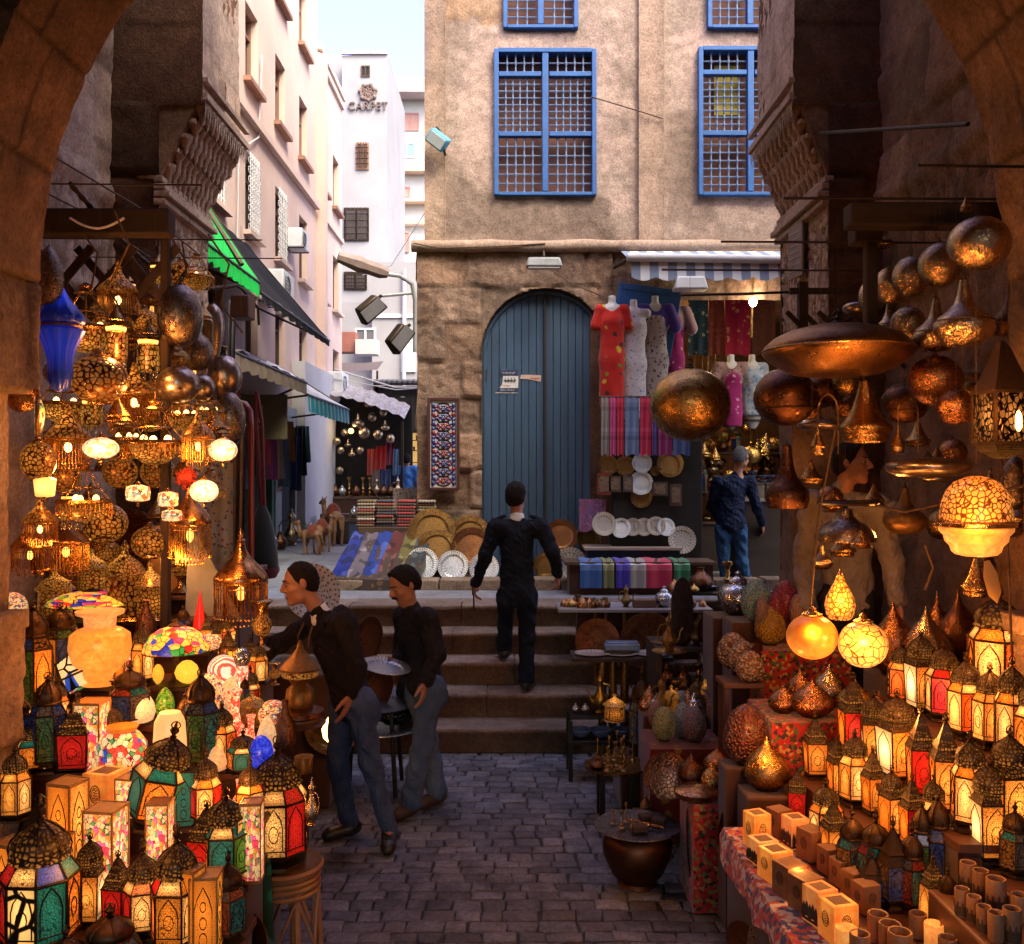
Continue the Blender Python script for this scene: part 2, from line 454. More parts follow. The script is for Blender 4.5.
def steps():
 mb=MB();rnd=random.Random(8);tint=[]
 for i in range(5):
  z0,z1=.2*i,.2*(i+1);y0=7.6+.33*i;y1=y0+(.42 if i<4 else.5)
  x=-2.9
  while x<2.9:
   L=rnd.uniform(.75,1.5);X1=min(x+L,2.95)
   n=12;k=len(mb.v);t=rnd.uniform(.72,1.12);wr=rnd.uniform(-.04,.05)
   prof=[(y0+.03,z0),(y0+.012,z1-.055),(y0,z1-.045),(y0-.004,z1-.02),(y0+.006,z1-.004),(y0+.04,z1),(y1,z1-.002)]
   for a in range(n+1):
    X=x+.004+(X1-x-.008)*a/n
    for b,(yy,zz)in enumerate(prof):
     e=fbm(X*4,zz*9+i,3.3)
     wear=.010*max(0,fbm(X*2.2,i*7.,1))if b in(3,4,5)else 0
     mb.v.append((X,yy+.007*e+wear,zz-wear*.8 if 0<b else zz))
     q=t*(.62 if b<3 else.8 if b<4 else 1.05);e_=(1.08,.9,.78)if b<4 else(.95,1.0,1.16);tint.append((q*(1+wr)*e_[0],q*e_[1],q*(1-wr)*e_[2],1))  # sky light painted in: treads bluish, risers darker and warmer
   m_=len(prof)
   for a in range(n):
    for b in range(m_-1):
     p=k+a*m_+b;mb.f.append((p,p+m_,p+m_+1,p+1))
   x=X1
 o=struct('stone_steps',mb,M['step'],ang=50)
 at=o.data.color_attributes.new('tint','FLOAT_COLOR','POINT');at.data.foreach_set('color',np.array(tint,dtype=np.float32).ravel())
 s2=MB();s2.bx(-2.95,2.95,7.66,9.4,0,.15);s2.bx(-2.95,2.95,8.0,9.4,.15,.37);s2.bx(-2.95,2.95,8.34,9.4,.37,.57);s2.bx(-2.95,2.95,8.66,9.4,.57,.77)
 struct('step_core_ground',s2,M['grout'])
steps()
o=rough_wall('upper_street',(-9,9.25,.996),(1,0,0),(0,1,0),18,42,.3,14,46,.0,.004,5,M['flag'],fine=.002,tintamp=.2);o['kind']='structure'
u=MB();u.bx(-60,-2.95,7.62,9.3,-.4,.98);u.bx(2.95,60,7.62,9.3,-.4,.98);u.bx(-60,60,9.3,160,-.4,.98);struct('upper_ground',u,M['grout'])
k=MB();rnd=random.Random(3);x=-1.95
while x<3.4:
 L=rnd.uniform(.3,.62);k.bx(x+.006,x+L-.006,10.05+rnd.uniform(-.01,.01),10.38,.99,1.105+rnd.uniform(-.008,.008));x+=L
kb=struct('kerb',k,M['step'],bevel=.012);white_tint(kb)
# the stone house with the blue door
FD=11.0;PX=FD/F
fx=lambda px:(px-CX)*PX
fz=lambda py:CH-(py-HY)*PX
house=empty('stone_house','tall ochre stone and plaster house with blue arched door and latticed blue windows','building',(0,FD,1))
def under(o,p):
 o.parent=p;o.matrix_parent_inverse=Matrix.Translation(-p.location)if not p.rotation_euler.z else p.matrix_basis.inverted();return o
XL=fx(417);doorC,doorR=fx(545),.735;spring=fz(288)-doorR
def indoor(u,v):
 X,Z=XL+u,.98+v
 return(abs(X-doorC)<doorR and Z<spring)or(X-doorC)**2+max(0,Z-spring)**2<doorR**2 and Z>=spring-.01
o=rough_wall('stone_wall',(XL,FD,.98),(1,0,0),(0,0,1),fx(612)-XL,fz(250)-.98,.03,4,9,.035,.035,21,M['facade'],keep=lambda u,v:not indoor(u,v),fine=.016,tintamp=.35,jitter=.45);under(o,house)
o=rough_wall('stone_lintel',(fx(612),FD,fz(300)),(1,0,0),(0,0,1),3.2,fz(250)-fz(300),.04,5,2,.03,.03,22,M['facade'],fine=.014);under(o,house)
o=rough_wall('corner_wall',(XL,FD+8,.98),(0,-1,0),(0,0,1),8,3.9,.10,10,9,.03,.03,23,M['facade']);under(o,house)
wins=[(495,52,595,197),(698,50,800,197),(504,-60,577,31),(707,-60,790,31)]
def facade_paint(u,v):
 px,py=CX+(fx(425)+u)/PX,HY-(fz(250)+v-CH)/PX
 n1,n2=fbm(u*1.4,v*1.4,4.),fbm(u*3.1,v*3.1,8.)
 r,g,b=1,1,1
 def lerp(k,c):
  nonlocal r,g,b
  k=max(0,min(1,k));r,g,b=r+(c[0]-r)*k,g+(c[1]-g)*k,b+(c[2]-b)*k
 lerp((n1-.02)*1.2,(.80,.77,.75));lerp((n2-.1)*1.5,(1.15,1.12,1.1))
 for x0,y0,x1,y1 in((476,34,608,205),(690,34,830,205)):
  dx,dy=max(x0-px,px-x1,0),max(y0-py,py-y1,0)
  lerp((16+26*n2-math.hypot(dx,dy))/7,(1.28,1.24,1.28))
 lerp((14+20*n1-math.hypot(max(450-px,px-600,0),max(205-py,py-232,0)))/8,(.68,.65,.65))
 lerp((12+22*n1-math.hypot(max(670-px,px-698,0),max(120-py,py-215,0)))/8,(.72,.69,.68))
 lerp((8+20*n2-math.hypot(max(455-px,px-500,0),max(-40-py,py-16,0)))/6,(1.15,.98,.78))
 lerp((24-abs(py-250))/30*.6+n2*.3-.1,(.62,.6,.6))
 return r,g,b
def inwin(u,v):
 X,Z=fx(425)+u,fz(250)+v
 return any(fx(a)+.03<X<fx(c)-.03 and fz(d)+.03<Z<fz(b)-.03 for a,b,c,d in wins)
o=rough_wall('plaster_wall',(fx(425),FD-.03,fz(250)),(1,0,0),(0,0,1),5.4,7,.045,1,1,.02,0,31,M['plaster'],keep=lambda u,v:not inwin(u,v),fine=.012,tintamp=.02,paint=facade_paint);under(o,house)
for a,c in((425,446),(638,663)):
 o=rough_wall('pilaster',(fx(a),FD-.075,fz(248)),(1,0,0),(0,0,1),fx(c)-fx(a),7,.05,1,1,.012,0,41,M['plaster'],fine=.008,tintamp=.05);under(o,house)
 e=MB();e.bx(fx(a),fx(a)+.004,FD-.075,FD,fz(248),fz(248)+7);e.bx(fx(c)-.004,fx(c),FD-.075,FD,fz(248),fz(248)+7);e.box((fx(a)+fx(c))/2,FD-.03,fz(248)+7,fx(c)-fx(a),.09,.02)
 o=e.build('pilaster_edge',M['plaster']);white_tint(o);under(o,house)
cm=MB();pts=[];rad=[]
for i in range(60):
 X=fx(412)+(fx(830)-fx(412))*i/59
 pts.append((X,FD-.05,fz(247)+.012*fbm(X*1.5,2,8)));rad.append(.068+.012*fbm(X*2,5,1))
cm.tube(pts,rad,12);o=cm.build('cornice',M['plaster']);white_tint(o);under(o,house)
bm_=MB();bm_.bx(fx(425),fx(425)+.03,FD,FD+8,fz(250),12);bm_.bx(XL+.1,4.4,FD+7.9,FD+8,1,12);bm_.bx(XL+.1,4.4,FD,FD+8,11.8,12);bm_.bx(4.35,4.45,FD,FD+8,1,12)
bm_.bx(XL+.05,fx(607),FD+.35,FD+.4,1,4.8);bm_.bx(fx(425)+.03,4.3,FD+.25,FD+.3,4.8,11.7)
o=bm_.build('house_shell',M['plaster']);white_tint(o);under(o,house)
arch=[(doorC-doorR,.98)]+[(doorC-doorR*math.cos(PI*i/28),spring+doorR*math.sin(PI*i/28))for i in range(29)]+[(doorC+doorR,.98)]
rv=MB()
for(a,b),(c,d)in zip(arch,arch[1:]):
 rv.quad((a,FD-.02,b),(c,FD-.02,d),(c,FD+.3,d),(a,FD+.3,b))
o=rv.build('door_reveal',M['facade']);white_tint(o);under(o,house)
dr=empty('door',None,None,(doorC,FD+.1,1));under(dr,house)
fr=MB();fr.tube([(x,FD+.085,z)for x,z in[(a+(doorC-a)*.045,b if b<spring else spring+(b-spring)*.955)for a,b in arch]],.032,6);o=fr.build('door_frame',M['door_blue']);
def par2(o,p,root):
 o.parent=p;o.matrix_parent_inverse=Matrix.Translation(-(p.location));return o
def planks(x0,x1,y,n):
 mb=MB();w_=(x1-x0)/n
 for i in range(n):
  a,b=x0+i*w_+.004,x0+(i+1)*w_-.004
  tops=[]
  for q in range(5):
   X=a+(b-a)*q/4;tops.append((X,spring+math.sqrt(max(0,(doorR-.03)**2-(X-doorC)**2))))
  k=len(mb.v)
  for X,Z in tops:
   mb.v+=[(X,y,.99),(X,y,Z),(X,y+.04,Z),(X,y+.04,.99)]
  for q in range(4):
   p=k+q*4
   mb.f+=[(p,p+4,p+5,p+1),(p+1,p+5,p+6,p+2)]
  mb.f+=[(k,k+1,k+2,k+3),(k+16,k+19,k+18,k+17)]
 return mb
leafs=[]
for a,c,n in((doorC-doorR+.03,doorC-.012,8),(doorC+.012,doorC+doorR-.03,8)):
 o=planks(a,c,FD+.09,n).build('door_leaf',M['door_blue']);leafs.append(o)
mm=MB();mm.bx(doorC-.012,doorC+.016,FD+.06,FD+.14,.99,spring+doorR-.05);leafs.append(mm.build('door_bead',M['dark']))
mm=MB()
for z in(1.55,3.3):mm.bx(doorC-doorR+.02,doorC-doorR+.06,FD+.06,FD+.1,z,z+.14)
leafs.append(mm.build('hinge',M['iron']))
for o2 in[o]*0+leafs+[bpy.data.objects['door_frame']]:
 o2.parent=dr;o2.matrix_parent_inverse=Matrix.Translation(-Vector((doorC,FD+.1,1)))
def pseudo_script(mb,x0,x1,z,h,y,seed,n=7):
 """flowing Arabic-like strokes as thin raised ribbons"""
 r_=random.Random(seed)
 X=x1
 for i in range(n):
  wd=(x1-x0)/n;pts=[]
  for q in range(7):
   t=q/6;pts.append((X-wd*t,y,z+h*(.18*math.sin(t*PI*2+i)+(.35*r_.random()if q==2 else 0))))
  mb.tube(pts,h*.10,4)
  if r_.random()<.5:mb.tube([(X-wd*.5,y,z),(X-wd*.55,y,z+h*.75)],h*.10,4)
  if r_.random()<.6:mb.box(X-wd*.5,y,z-h*.38,h*.16,.002,h*.16)
  X-=wd
notice=empty('torn_notice','torn white and navy notice with Arabic writing pasted on the blue door','notice',(fx(508),FD+.085,fz(380)))
NY=FD+.0845
wpaint=pmat('paper_white',(.72,.68,.68),(.6,.56,.56),scale=20,rough=.8,bump=0);navy=pmat('navy_print',(.012,.02,.07),(.02,.03,.09),scale=20,rough=.6,bump=0);redp=pmat('red_print',(.5,.05,.04),(.4,.05,.04),scale=20,bump=0)
def flat(poly,y):
 mb=MB();mb.quad(*[(fx(a),y,fz(b))for a,b in poly]);return mb
def kid(o,p):o.parent=p;o.matrix_parent_inverse=Matrix.Translation(-p.location);return o
kid(flat([(495,392.6),(518,392.6),(518.6,369),(501,368.6),(503,376),(502,384)],NY).build('paper',wpaint),notice)
b_=flat([(500,375),(518.4,375),(518.6,369),(500,368.8)],NY-.003);b_.join(flat([(496,391.6),(518,391.6),(518.2,387.4),(498.5,387.4)],NY-.003));kid(b_.build('printed_band',navy),notice)
b_=MB();pseudo_script(b_,fx(502),fx(515),fz(372.2),.035,NY-.005,3,4);pseudo_script(b_,fx(500),fx(515),fz(389.6),.025,NY-.005,5,6);kid(b_.build('white_writing',wpaint),notice)
b_=MB();pseudo_script(b_,fx(504),fx(516),fz(380),.05,NY-.004,9,4);kid(b_.build('dark_writing',navy),notice)
b_=MB();pseudo_script(b_,fx(503),fx(510),fz(385),.02,NY-.004,12,4);kid(b_.build('red_writing',redp),notice)
n2=empty('torn_strip','torn beige paper strip pasted beside the navy notice on the blue door','notice',(fx(530),FD+.085,fz(378)))
kid(flat([(520,378),(528,378.5),(541,381),(541.5,374.5),(529,374),(521,374)],NY).build('paper',pmat('paper_beige',(.5,.36,.3),(.42,.26,.22),scale=60,bump=0)),n2)
b_=MB();pseudo_script(b_,fx(531),fx(540),fz(377.6),.022,NY-.004,15,4);kid(b_.build('red_writing',redp),n2)
def lattice_window(px0,py0,px1,py1,rows=2,nm='window',low=None):
 x0,x1,z0,z1=fx(px0),fx(px1),fz(py1),fz(py0);Y=FD-.07
 wn=empty(nm,None,None,((x0+x1)/2,FD,z0));under(wn,house)
 def K(o):o.parent=wn;o.matrix_parent_inverse=Matrix.Translation(-wn.location);return o
 m=MB();t=.042
 m.bx(x0-.01,x0+t,Y-.03,Y+.12,z0,z1);m.bx(x1-t,x1+.01,Y-.03,Y+.12,z0,z1);m.bx(x0+t,x1-t,Y-.028,Y+.12,z1-t,z1+.01);m.bx(x0+t,x1-t,Y-.028,Y+.12,z0-.005,z0+t*.8)
 xm=(x0+x1)/2;m.bx(xm-.035,xm+.035,Y-.02,Y+.08,z0+t,z1-t)
 zt=z1-(z1-z0)*.17;zb=z0+(z1-z0)*.42
 if rows>1:
  for z in(zt,zb):
   m.bx(x0+t,xm-.045,Y-.015,Y+.07,z-.028,z+.028);m.bx(xm+.045,x1-t,Y-.015,Y+.07,z-.028,z+.028)
 K(m.build('window_frame',M['blue_paint'],bevel=.006))
 l=MB()
 def bars(xa,xb,za,zb_,sx,sz):
  n=max(2,round((xb-xa)/sx));k_=max(1,round((zb_-za)/sz))
  for i in range(1,n):
   X=xa+(xb-xa)*i/n
   pr=[]
   for q in range(k_):
    za_,zc=za+(zb_-za)*q/k_,za+(zb_-za)*(q+1)/k_;h=zc-za_
    pr+=[(.013,za_),(.016,za_+h*.12),(.008,za_+h*.25),(.011,za_+h*.5),(.008,za_+h*.75),(.016,za_+h*.88)]
   pr.append((.013,zb_))
   l.lathe(pr,6,(X,Y+.03,0))
  for q in range(1,k_):
   Z=za+(zb_-za)*q/k_;l.tube([(xa,Y+.03,Z),(xb,Y+.03,Z)],.0095,5)
 for xa,xb in((x0+t,xm-.045),(xm+.045,x1-t)):
  if rows>1:
   bars(xa,xb,zt+.03,z1-t,.10,.09);bars(xa,xb,zb+.03,zt-.03,.083,.078);bars(xa,xb,z0+t*.8,zb-.03,.105,.10)
  else:bars(xa,xb,z0+t,z1-t,.10,.10)
 K(l.build('lattice',M['blue_grey'],ang=60))
 s=MB();s.bx(x0,x1,Y+.2,Y+.22,z0,z1)
 K(s.build('shutter',M['brick_dark']))
 return wn
for wv in wins:lattice_window(*wv,rows=2 if wv[1]>0 else 1)
sh=MB();sh.bx(fx(716),fx(742),FD+.1,FD+.115,fz(112),fz(62));o=sh.build('yellow_panel',pmat('yellow_board',(.55,.40,.04),bump=0));under(o,house)
fl=empty('floodlight','small sky blue floodlight bracketed high on the plaster house corner','floodlight',W(438,140,FD-.25))
m=MB();m.box(0,0,0,.24,.13,.16);fbx=m.build('lamp_body',pmat('sky_blue_paint',(.10,.42,.66),(.08,.33,.55),scale=9,bump=.1),fl,bevel=.015);fbx.rotation_euler=(R(25),R(38),0)
m=MB();m.box(0,-.07,0,.20,.02,.12);q=m.build('lamp_glass',M['white_paint'],fl);q.rotation_euler=fbx.rotation_euler
m=MB();m.tube([(-.05,.02,.06),(-.02,.1,.18),(.05,.24,.12)],.012,5);m.tube([(.06,0,-.08),(.08,.05,-.16)],.015,5);m.build('bracket',M['iron'],fl)
bl=empty('wall_lamp','long grey box lamp on a short arm above the blue arched door','lamp',W(544,263,FD-.3))
m=MB();m.box(0,0,0,.42,.16,.11,taper=.85);m.build('lamp_body',M['grey_metal'],bl,bevel=.02)
m=MB();m.box(0,0,-.06,.36,.13,.012);m.build('diffuser',M['white_paint'],bl)
m=MB();m.tube([(0,.02,.05),(0,.1,.15),(.01,.28,.17)],.016,6);m.build('bracket',M['iron'],bl)
fl2=empty('hanging_lamp','pale box lamp hung under the striped awning','lamp',W(690,284,FD-1.0))
m=MB();m.box(0,0,0,.36,.2,.14,taper=.8);m.build('lamp_body',M['white_paint'],fl2,bevel=.02);m=MB();m.tube([(0,0,.07),(.02,.1,.17)],.012,5);m.tube([(.02,.1,.17),(.02,.9,.2)],.012,5);m.build('bracket',M['iron'],fl2)
for pts,lab in(([(fx(415),FD-.14,fz(246)),(fx(440),FD-.14,fz(251)),(fx(500),FD-.13,fz(249)),(fx(545),FD-.12,fz(246))],'slack cable looped along the cornice over the blue door'),([(fx(545),FD-.12,fz(268)),(fx(570),FD-.1,fz(285)),(fx(600),FD-.09,fz(297))],'cable drooping from the box lamp above the blue door'),([(fx(590),FD-.1,fz(100)),(fx(640),FD-.1,fz(115)),(fx(662),FD-.1,fz(122))],'thin wire between the two latticed house windows')):
 tag(MB().tube(pts,.007,5).build('facade_cable',M['cord']),lab,'cable')
br=empty('street_lamp','long grey street lamp head on a bent pipe at the stone house corner','street lamp',W(415,350,FD-.05))
L0=br.location
m=MB();m.tube([Vector(W(415,352,10.95))-L0,Vector(W(415,300,10.95))-L0,Vector(W(412,284,10.92))-L0,Vector(W(400,276,10.85))-L0,Vector(W(386,274,10.8))-L0],.024,8)
m.tube([Vector(W(414,293,10.95))-L0,Vector(W(382,296,10.8))-L0],.018,6);m.build('pipe',M['grey_metal'],br)
a,b=Vector(W(388,274,10.8))-L0,Vector(W(338,257,10.6))-L0
m=MB();m.tube([a,a.lerp(b,.15),a.lerp(b,.5),a.lerp(b,.55),b],[.05,.085,.085,.10,.06],8);m.build('lamp_head',pmat('aged_lamp_metal',(.24,.17,.15),(.16,.11,.10),scale=9,rough=.6,bump=.2),br)
for nm,(px,py),lab,rot in(('floodlight',(370,309),'dark floodlight hanging askew from the pipe beside the street lamp',(R(20),R(-42),R(20))),('floodlight',(399,338),'dark floodlight clamped low against the stone house corner',(R(10),R(-52),R(30)))):
 fo=empty(nm,lab,'floodlight',W(px,py,10.7));m=MB();m.box(0,0,0,.34,.16,.2,taper=.8);q=m.build('lamp_body',M['iron'],fo,bevel=.02);q.rotation_euler=rot
 m=MB();m.box(0,-.085,0,.28,.015,.14);q=m.build('lamp_glass',M['glass_dark'],fo);q.rotation_euler=rot
 m=MB();m.tube([(0,0,.05),(.12,.05,.16)],.02,6);m.build('bracket',M['iron'],fo)
# the gate: towers with stalactite corbels, arch, passage
def carve_script(u,v):
 """tall upright strokes with bowls, like a carved inscription band"""
 a=math.sin(u*62+2.2*fbm(u*4,v*2.2,7)*3);b=fbm(u*17,v*4.2,3)
 return.020 if(a>.45 and b>-.28)or(abs(fbm(u*9,v*9,11))<.10 and v%.55<.3)else 0
def tower(s,name,label):
 """s=-1 on the alley's west side, +1 east; upper box stands proud of the lower wall on rows of stalactite niches"""
 t=empty(name,label,'tower',(s*2.6,7,0));K=lambda o:kid(o,t)
 XU,XLw,Y0,Y1,Y2=(2.08 if s>0 else 2.28),(2.33 if s>0 else 2.60),7.0,(8.25 if s>0 else 8.12),8.25
 zt,zc=4.98,4.42
 U=(0,1,0)if s<0 else(0,-1,0)
 st=lambda y0,y1:y0 if s<0 else y1
 K(rough_wall('inscribed_wall',(s*XLw,st(Y0,Y1),3.3),U,(0,0,1),Y1-Y0,zc-3.3-.17,.016,1,1,.006,0,51,M['carved'],carve=carve_script,fine=.004,tintamp=.03))
 K(rough_wall('lower_wall',(s*XLw,st(Y0,Y1),0),U,(0,0,1),Y1-Y0,3.3,.05,2,7,.02,.02,52,M['gate']))
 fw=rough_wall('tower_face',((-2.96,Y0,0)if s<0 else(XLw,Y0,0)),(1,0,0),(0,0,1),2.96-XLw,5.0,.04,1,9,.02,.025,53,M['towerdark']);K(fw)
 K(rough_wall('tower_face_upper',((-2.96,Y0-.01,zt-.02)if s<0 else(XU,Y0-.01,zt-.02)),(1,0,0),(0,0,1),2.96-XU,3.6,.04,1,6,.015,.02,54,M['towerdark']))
 for y0,y1,dx in((Y0,7.52,0),(7.58,Y1,.05)):
  K(rough_wall('oriel_side',(s*(XU+dx),st(y0,y1),zt),U,(0,0,1),y1-y0,3.5,.035,1,7,.008,.012,55,M['carved'],tintamp=.15))
 m=MB();X0,X1=sorted((s*(XU+.06),s*3.2));m.bx(X0,X1,Y0+.04,Y1-.02,zt+.02,8.6)
 X0,X1=sorted((s*(XLw+.03),s*3.2));m.bx(X0,X1,Y0+.05,Y1-.02,0,zt)
 X0,X1=sorted((s*XLw,s*6));m.bx(X0,X1,Y1-.03,Y1,0,8.5)
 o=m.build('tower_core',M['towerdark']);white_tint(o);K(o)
 m=MB();yy=Y0+.02
 while yy<Y1-.03:
  m.quad((s*(XU-.012),yy,zt+.02),(s*(XU-.012),yy+.052,zt+.02),(s*(XU-.006),yy+.026,zt-.12));m.quad((s*(XU+.02),yy+.052,zt+.02),(s*(XU+.02),yy,zt+.02),(s*(XU-.006),yy+.026,zt-.12));yy+=.056
 m.box(s*(XU-.01),(Y0+Y1)/2,zt+.05,.05,Y1-Y0-.01,.05);m.box(s*(XU-.016),(Y0+Y1)/2,zt+.17,.045,Y1-Y0-.01,.035)
 o=m.build('saw_edge',M['carved'],smooth=False);white_tint(o);K(o)
 m=MB()
 for i,(dz,pr)in enumerate(((0,.05),(.055,.085),(.11,.05),(.165,.03))):
  m.box(s*(XLw-pr/2+.02),(Y0+Y1)/2,zc-.17+dz,pr+.04,Y1-Y0+.03,.045)
 o=m.build('moulding',M['carved'],bevel=.008);white_tint(o);K(o)
 m=MB();A_=[(s*(XLw+.01),zc),(s*(XU+.055),zt-.01),(s*(XLw+.25),zt-.01),(s*(XLw+.25),zc)]
 k=0;m.v=[(x,Y0+.012,z)for x,z in A_]+[(x,Y1-.03,z)for x,z in A_];m.f=[(0,1,2,3),(7,6,5,4)]+[(i,(i+1)%4,4+(i+1)%4,4+i)for i in range(4)]
 o=m.build('corbel_core',M['gate'],smooth=False);white_tint(o);K(o)
 m=MB();tiers=5
 for i in range(tiers):
  f0,f1=i/tiers,(i+1)/tiers
  xo=XLw+(XU-XLw)*f1;z0=zc+.02+(zt-zc-.02)*f0;z1=zc+.02+(zt-zc-.02)*f1
  m.bx(*sorted((s*xo,s*(XLw+.1))),Y0+.03,Y1-.05,z1-.03,z1)
  n=9;off=.5 if i%2 else 0
  for q in range(n):
   y=Y0+.07+(Y1-Y0-.14)*(q+.25+off*.5)/n
   m.lathe([(.001,z0-.05),(.014,z0-.02),(.026,z0+.03),(.045,z1-.05),(.062,z1-.02),(.064,z1)],8,(s*(xo+.035),y,0))
   m.lathe([(.052,z0),(.058,z0+(z1-z0)*.35),(.046,z0+(z1-z0)*.7),(.008,z1-.015)],8,(s*(xo+.085),y+.066,0))
 o=m.build('stalactite_corbel',M['carved'],ang=50);white_tint(o);K(o)
 return t
tower(-1,'gate_tower','dark stone tower with carved inscription and stalactite corbel beside the green awning')
tower(1,'gate_tower','soot brown stone tower with stalactite corbel in front of the latticed house window')
pn=empty('wall_plaque','small framed plaque with faint writing hung on the brown tower','plaque',W(796,252,7.6));
m=MB();m.box(0,0,0,.02,.26,.42);q=m.build('plaque_board',pmat('plaque_grey',(.24,.17,.15),(.17,.12,.11),scale=10,bump=.2),pn,bevel=.006)
m=MB();r_=random.Random(2)
for i in range(7):m.box(-.012,.0,.15-i*.05,.004,.16+.04*r_.random(),.012)
m.build('writing',M['grey_metal'],pn);pn.rotation_euler=(0,0,R(8))
gate=empty('stone_gate','dark stone gateway arch on square piers framing the bazaar steps','gateway',(0,4,0))
RA0,ZS,GY0,GY1=2.06,3.08,3.55,4.15
def arch_mesh(side):
 """one half of the arch: the curved underside as rough blocks"""
 RA=RA0 if side<0 else 2.17
 n,m_=130,24;vs,fs,tint=[],[],[]
 rnd_=random.Random(9 if side<0 else 10);bl_=[rnd_.uniform(.7,1.15)for _ in range(40)]
 for i in range(n+1):
  a=PI/2*i/n
  for j in range(m_+1):
   f_=j/m_;y=GY0+(GY1-GY0)*f_
   e=fbm(a*4,y*3,side*3.);blk=int(a/(PI/2)*7+(.3 if f_>.5 else 0));g_=abs((a/(PI/2)*7)%1-.5)
   r_=RA-.010*e+(.008 if g_>.47 else 0)-.006*fbm(a*19,y*12,4.)-(.05*max(0,fbm(a*3,y*2.2,9.))if side>0 else 0)
   z_=ZS+r_*1.02*math.sin(a)
   vs.append((side*r_*math.cos(a),y,z_));t=bl_[blk]*(.42 if g_>.472 or(abs(f_-(.5 if int(a/(PI/2)*7)%2 else.34))<.02)else 1)*(1+.25*fbm(a*9,y*8,3.));tint.append((t,t,t,1))
 for i in range(n):
  for j in range(m_):
   p=i*(m_+1)+j;q=p+m_+1
   fs.append((p,q,q+1,p+1)if side<0 else(p,p+1,q+1,q))
 for jj,fl_ in((0,1),(m_,-1)):
  base=len(vs)
  for i in range(n+1):
   p=vs[i*(m_+1)+jj];a=PI/2*i/n
   rr=5.2;vs.append((side*max(0.0,rr*math.cos(a)),p[1],ZS+rr*math.sin(a)));tint.append((.95,.95,.95,1))
  for i in range(n):
   p,q=i*(m_+1)+jj,(i+1)*(m_+1)+jj
   fs.append((p,base+i,base+i+1,q)if fl_*side<0 else(p,q,base+i+1,base+i))
 me=bpy.data.meshes.new('arch');me.from_pydata(vs,[],fs);me.update();me.shade_smooth();me.set_sharp_from_angle(angle=R(50))
 at=me.color_attributes.new('tint','FLOAT_COLOR','POINT');at.data.foreach_set('color',np.array(tint,dtype=np.float32).ravel())
 me.materials.append(M['gate']);o=bpy.data.objects.new('arch',me);COL.objects.link(o);return kid(o,gate)
arch_mesh(-1);arch_mesh(1)
for s in(-1,1):
 U=(0,1,0)if s<0 else(0,-1,0)
 YS=GY0 if s<0 else GY1
 kid(rough_wall('impost_block',(s*(2.07 if s<0 else 2.17),YS,2.62),U,(0,0,1),GY1-GY0,ZS-2.60,.03,1,1,.015,.02,61+s,M['gategrey'],tintamp=.2),gate)
 kid(rough_wall('pier',(s*(2.19 if s<0 else 2.24),YS,1.62),U,(0,0,1),GY1-GY0,1.0,.03,1,2,.015,.02,63+s,M['gategrey'],tintamp=.2),gate)
 kid(rough_wall('pier_base',(s*2.15,YS,0),U,(0,0,1),GY1-GY0,1.62,.03,1,3,.025,.03,64+s,M['gategrey'],fine=.02),gate)
 X0=-2.5 if s<0 else 2.19
 kid(rough_wall('pier_face',(X0,GY0,0),(1,0,0),(0,0,1),.31,ZS+.05,.03,1,7,.01,.02,66+s,M['gategrey']),gate)
 m=MB();a_,b_=sorted((s*2.22,s*5));m.bx(a_,b_,GY0+.02,GY1-.02,0,8);m.bx(*sorted((s*2.12,s*2.24)),GY0-.03,GY1+.03,1.58,1.66);m.bx(*sorted((s*(2.09 if s<0 else 2.19),s*2.4)),GY0+.01,GY1-.01,2.6,ZS+.02)
 o=m.build('pier_core',M['gategrey'],bevel=.01);white_tint(o);kid(o,gate)
m=MB();m.bx(-5,-2.0,GY0+.05,GY1-.05,5.6,9);m.bx(2.0,5,GY0+.05,GY1-.05,5.6,9);m.bx(-2,2,GY0+.05,GY1-.05,7.6,9);o=m.build('arch_core',M['gate']);white_tint(o);kid(o,gate)
m=MB();m.bx(-5,5,GY1,5.9,7.6,7.9);o=m.build('unseen_court_roof',M['gate']);white_tint(o);kid(o,gate)  # unseen roof slab, its reach set to keep sky light off the court
sw=empty('court_wall','blotched stone wall with carved band joining the arch to the brown tower','wall',(2.75,5.5,0))
kid(rough_wall('wall_face',(2.72,7.0,0),(0,-1,0),(0,0,1),2.9,7.5,.045,4,13,.03,.03,71,M['gate'],carve=lambda u,v:(.02 if 3.55<v<4.15 and math.sin(u*45+4*fbm(u*5,v*3,2))>.4 else(-.03 if abs(v-3.5)<.05 or abs(v-4.25)<.06 else 0)),fine=.015),sw)
sw2=empty('court_wall','brown stone wall with carved band between the arch and the inscribed tower','wall',(-2.95,5.5,0))
kid(rough_wall('wall_face',(-2.93,4.1,0),(0,1,0),(0,0,1),2.9,7.5,.045,4,13,.03,.03,72,M['carved'],carve=lambda u,v:(.02 if 3.6<v<4.2 and math.sin(u*45+4*fbm(u*5,v*3,2))>.4 else(-.03 if abs(v-3.5)<.05 or abs(v-4.28)<.06 else 0)),fine=.012),sw2)
for s,p in((1,sw),(-1,sw2)):
 m=MB();m.bx(*sorted((s*2.98,s*5)),4.16,6.98,0,8.5);o=m.build('wall_core',M['gate']);white_tint(o);kid(o,p)
ps=empty('gate_passage','dim stone walls of the covered passage on either side of the camera','passage',(0,0,0))
m=MB()
for s in(-1,1):m.bx(*sorted((s*2.35,s*2.6)),-7,3.5,0,4)
n=16
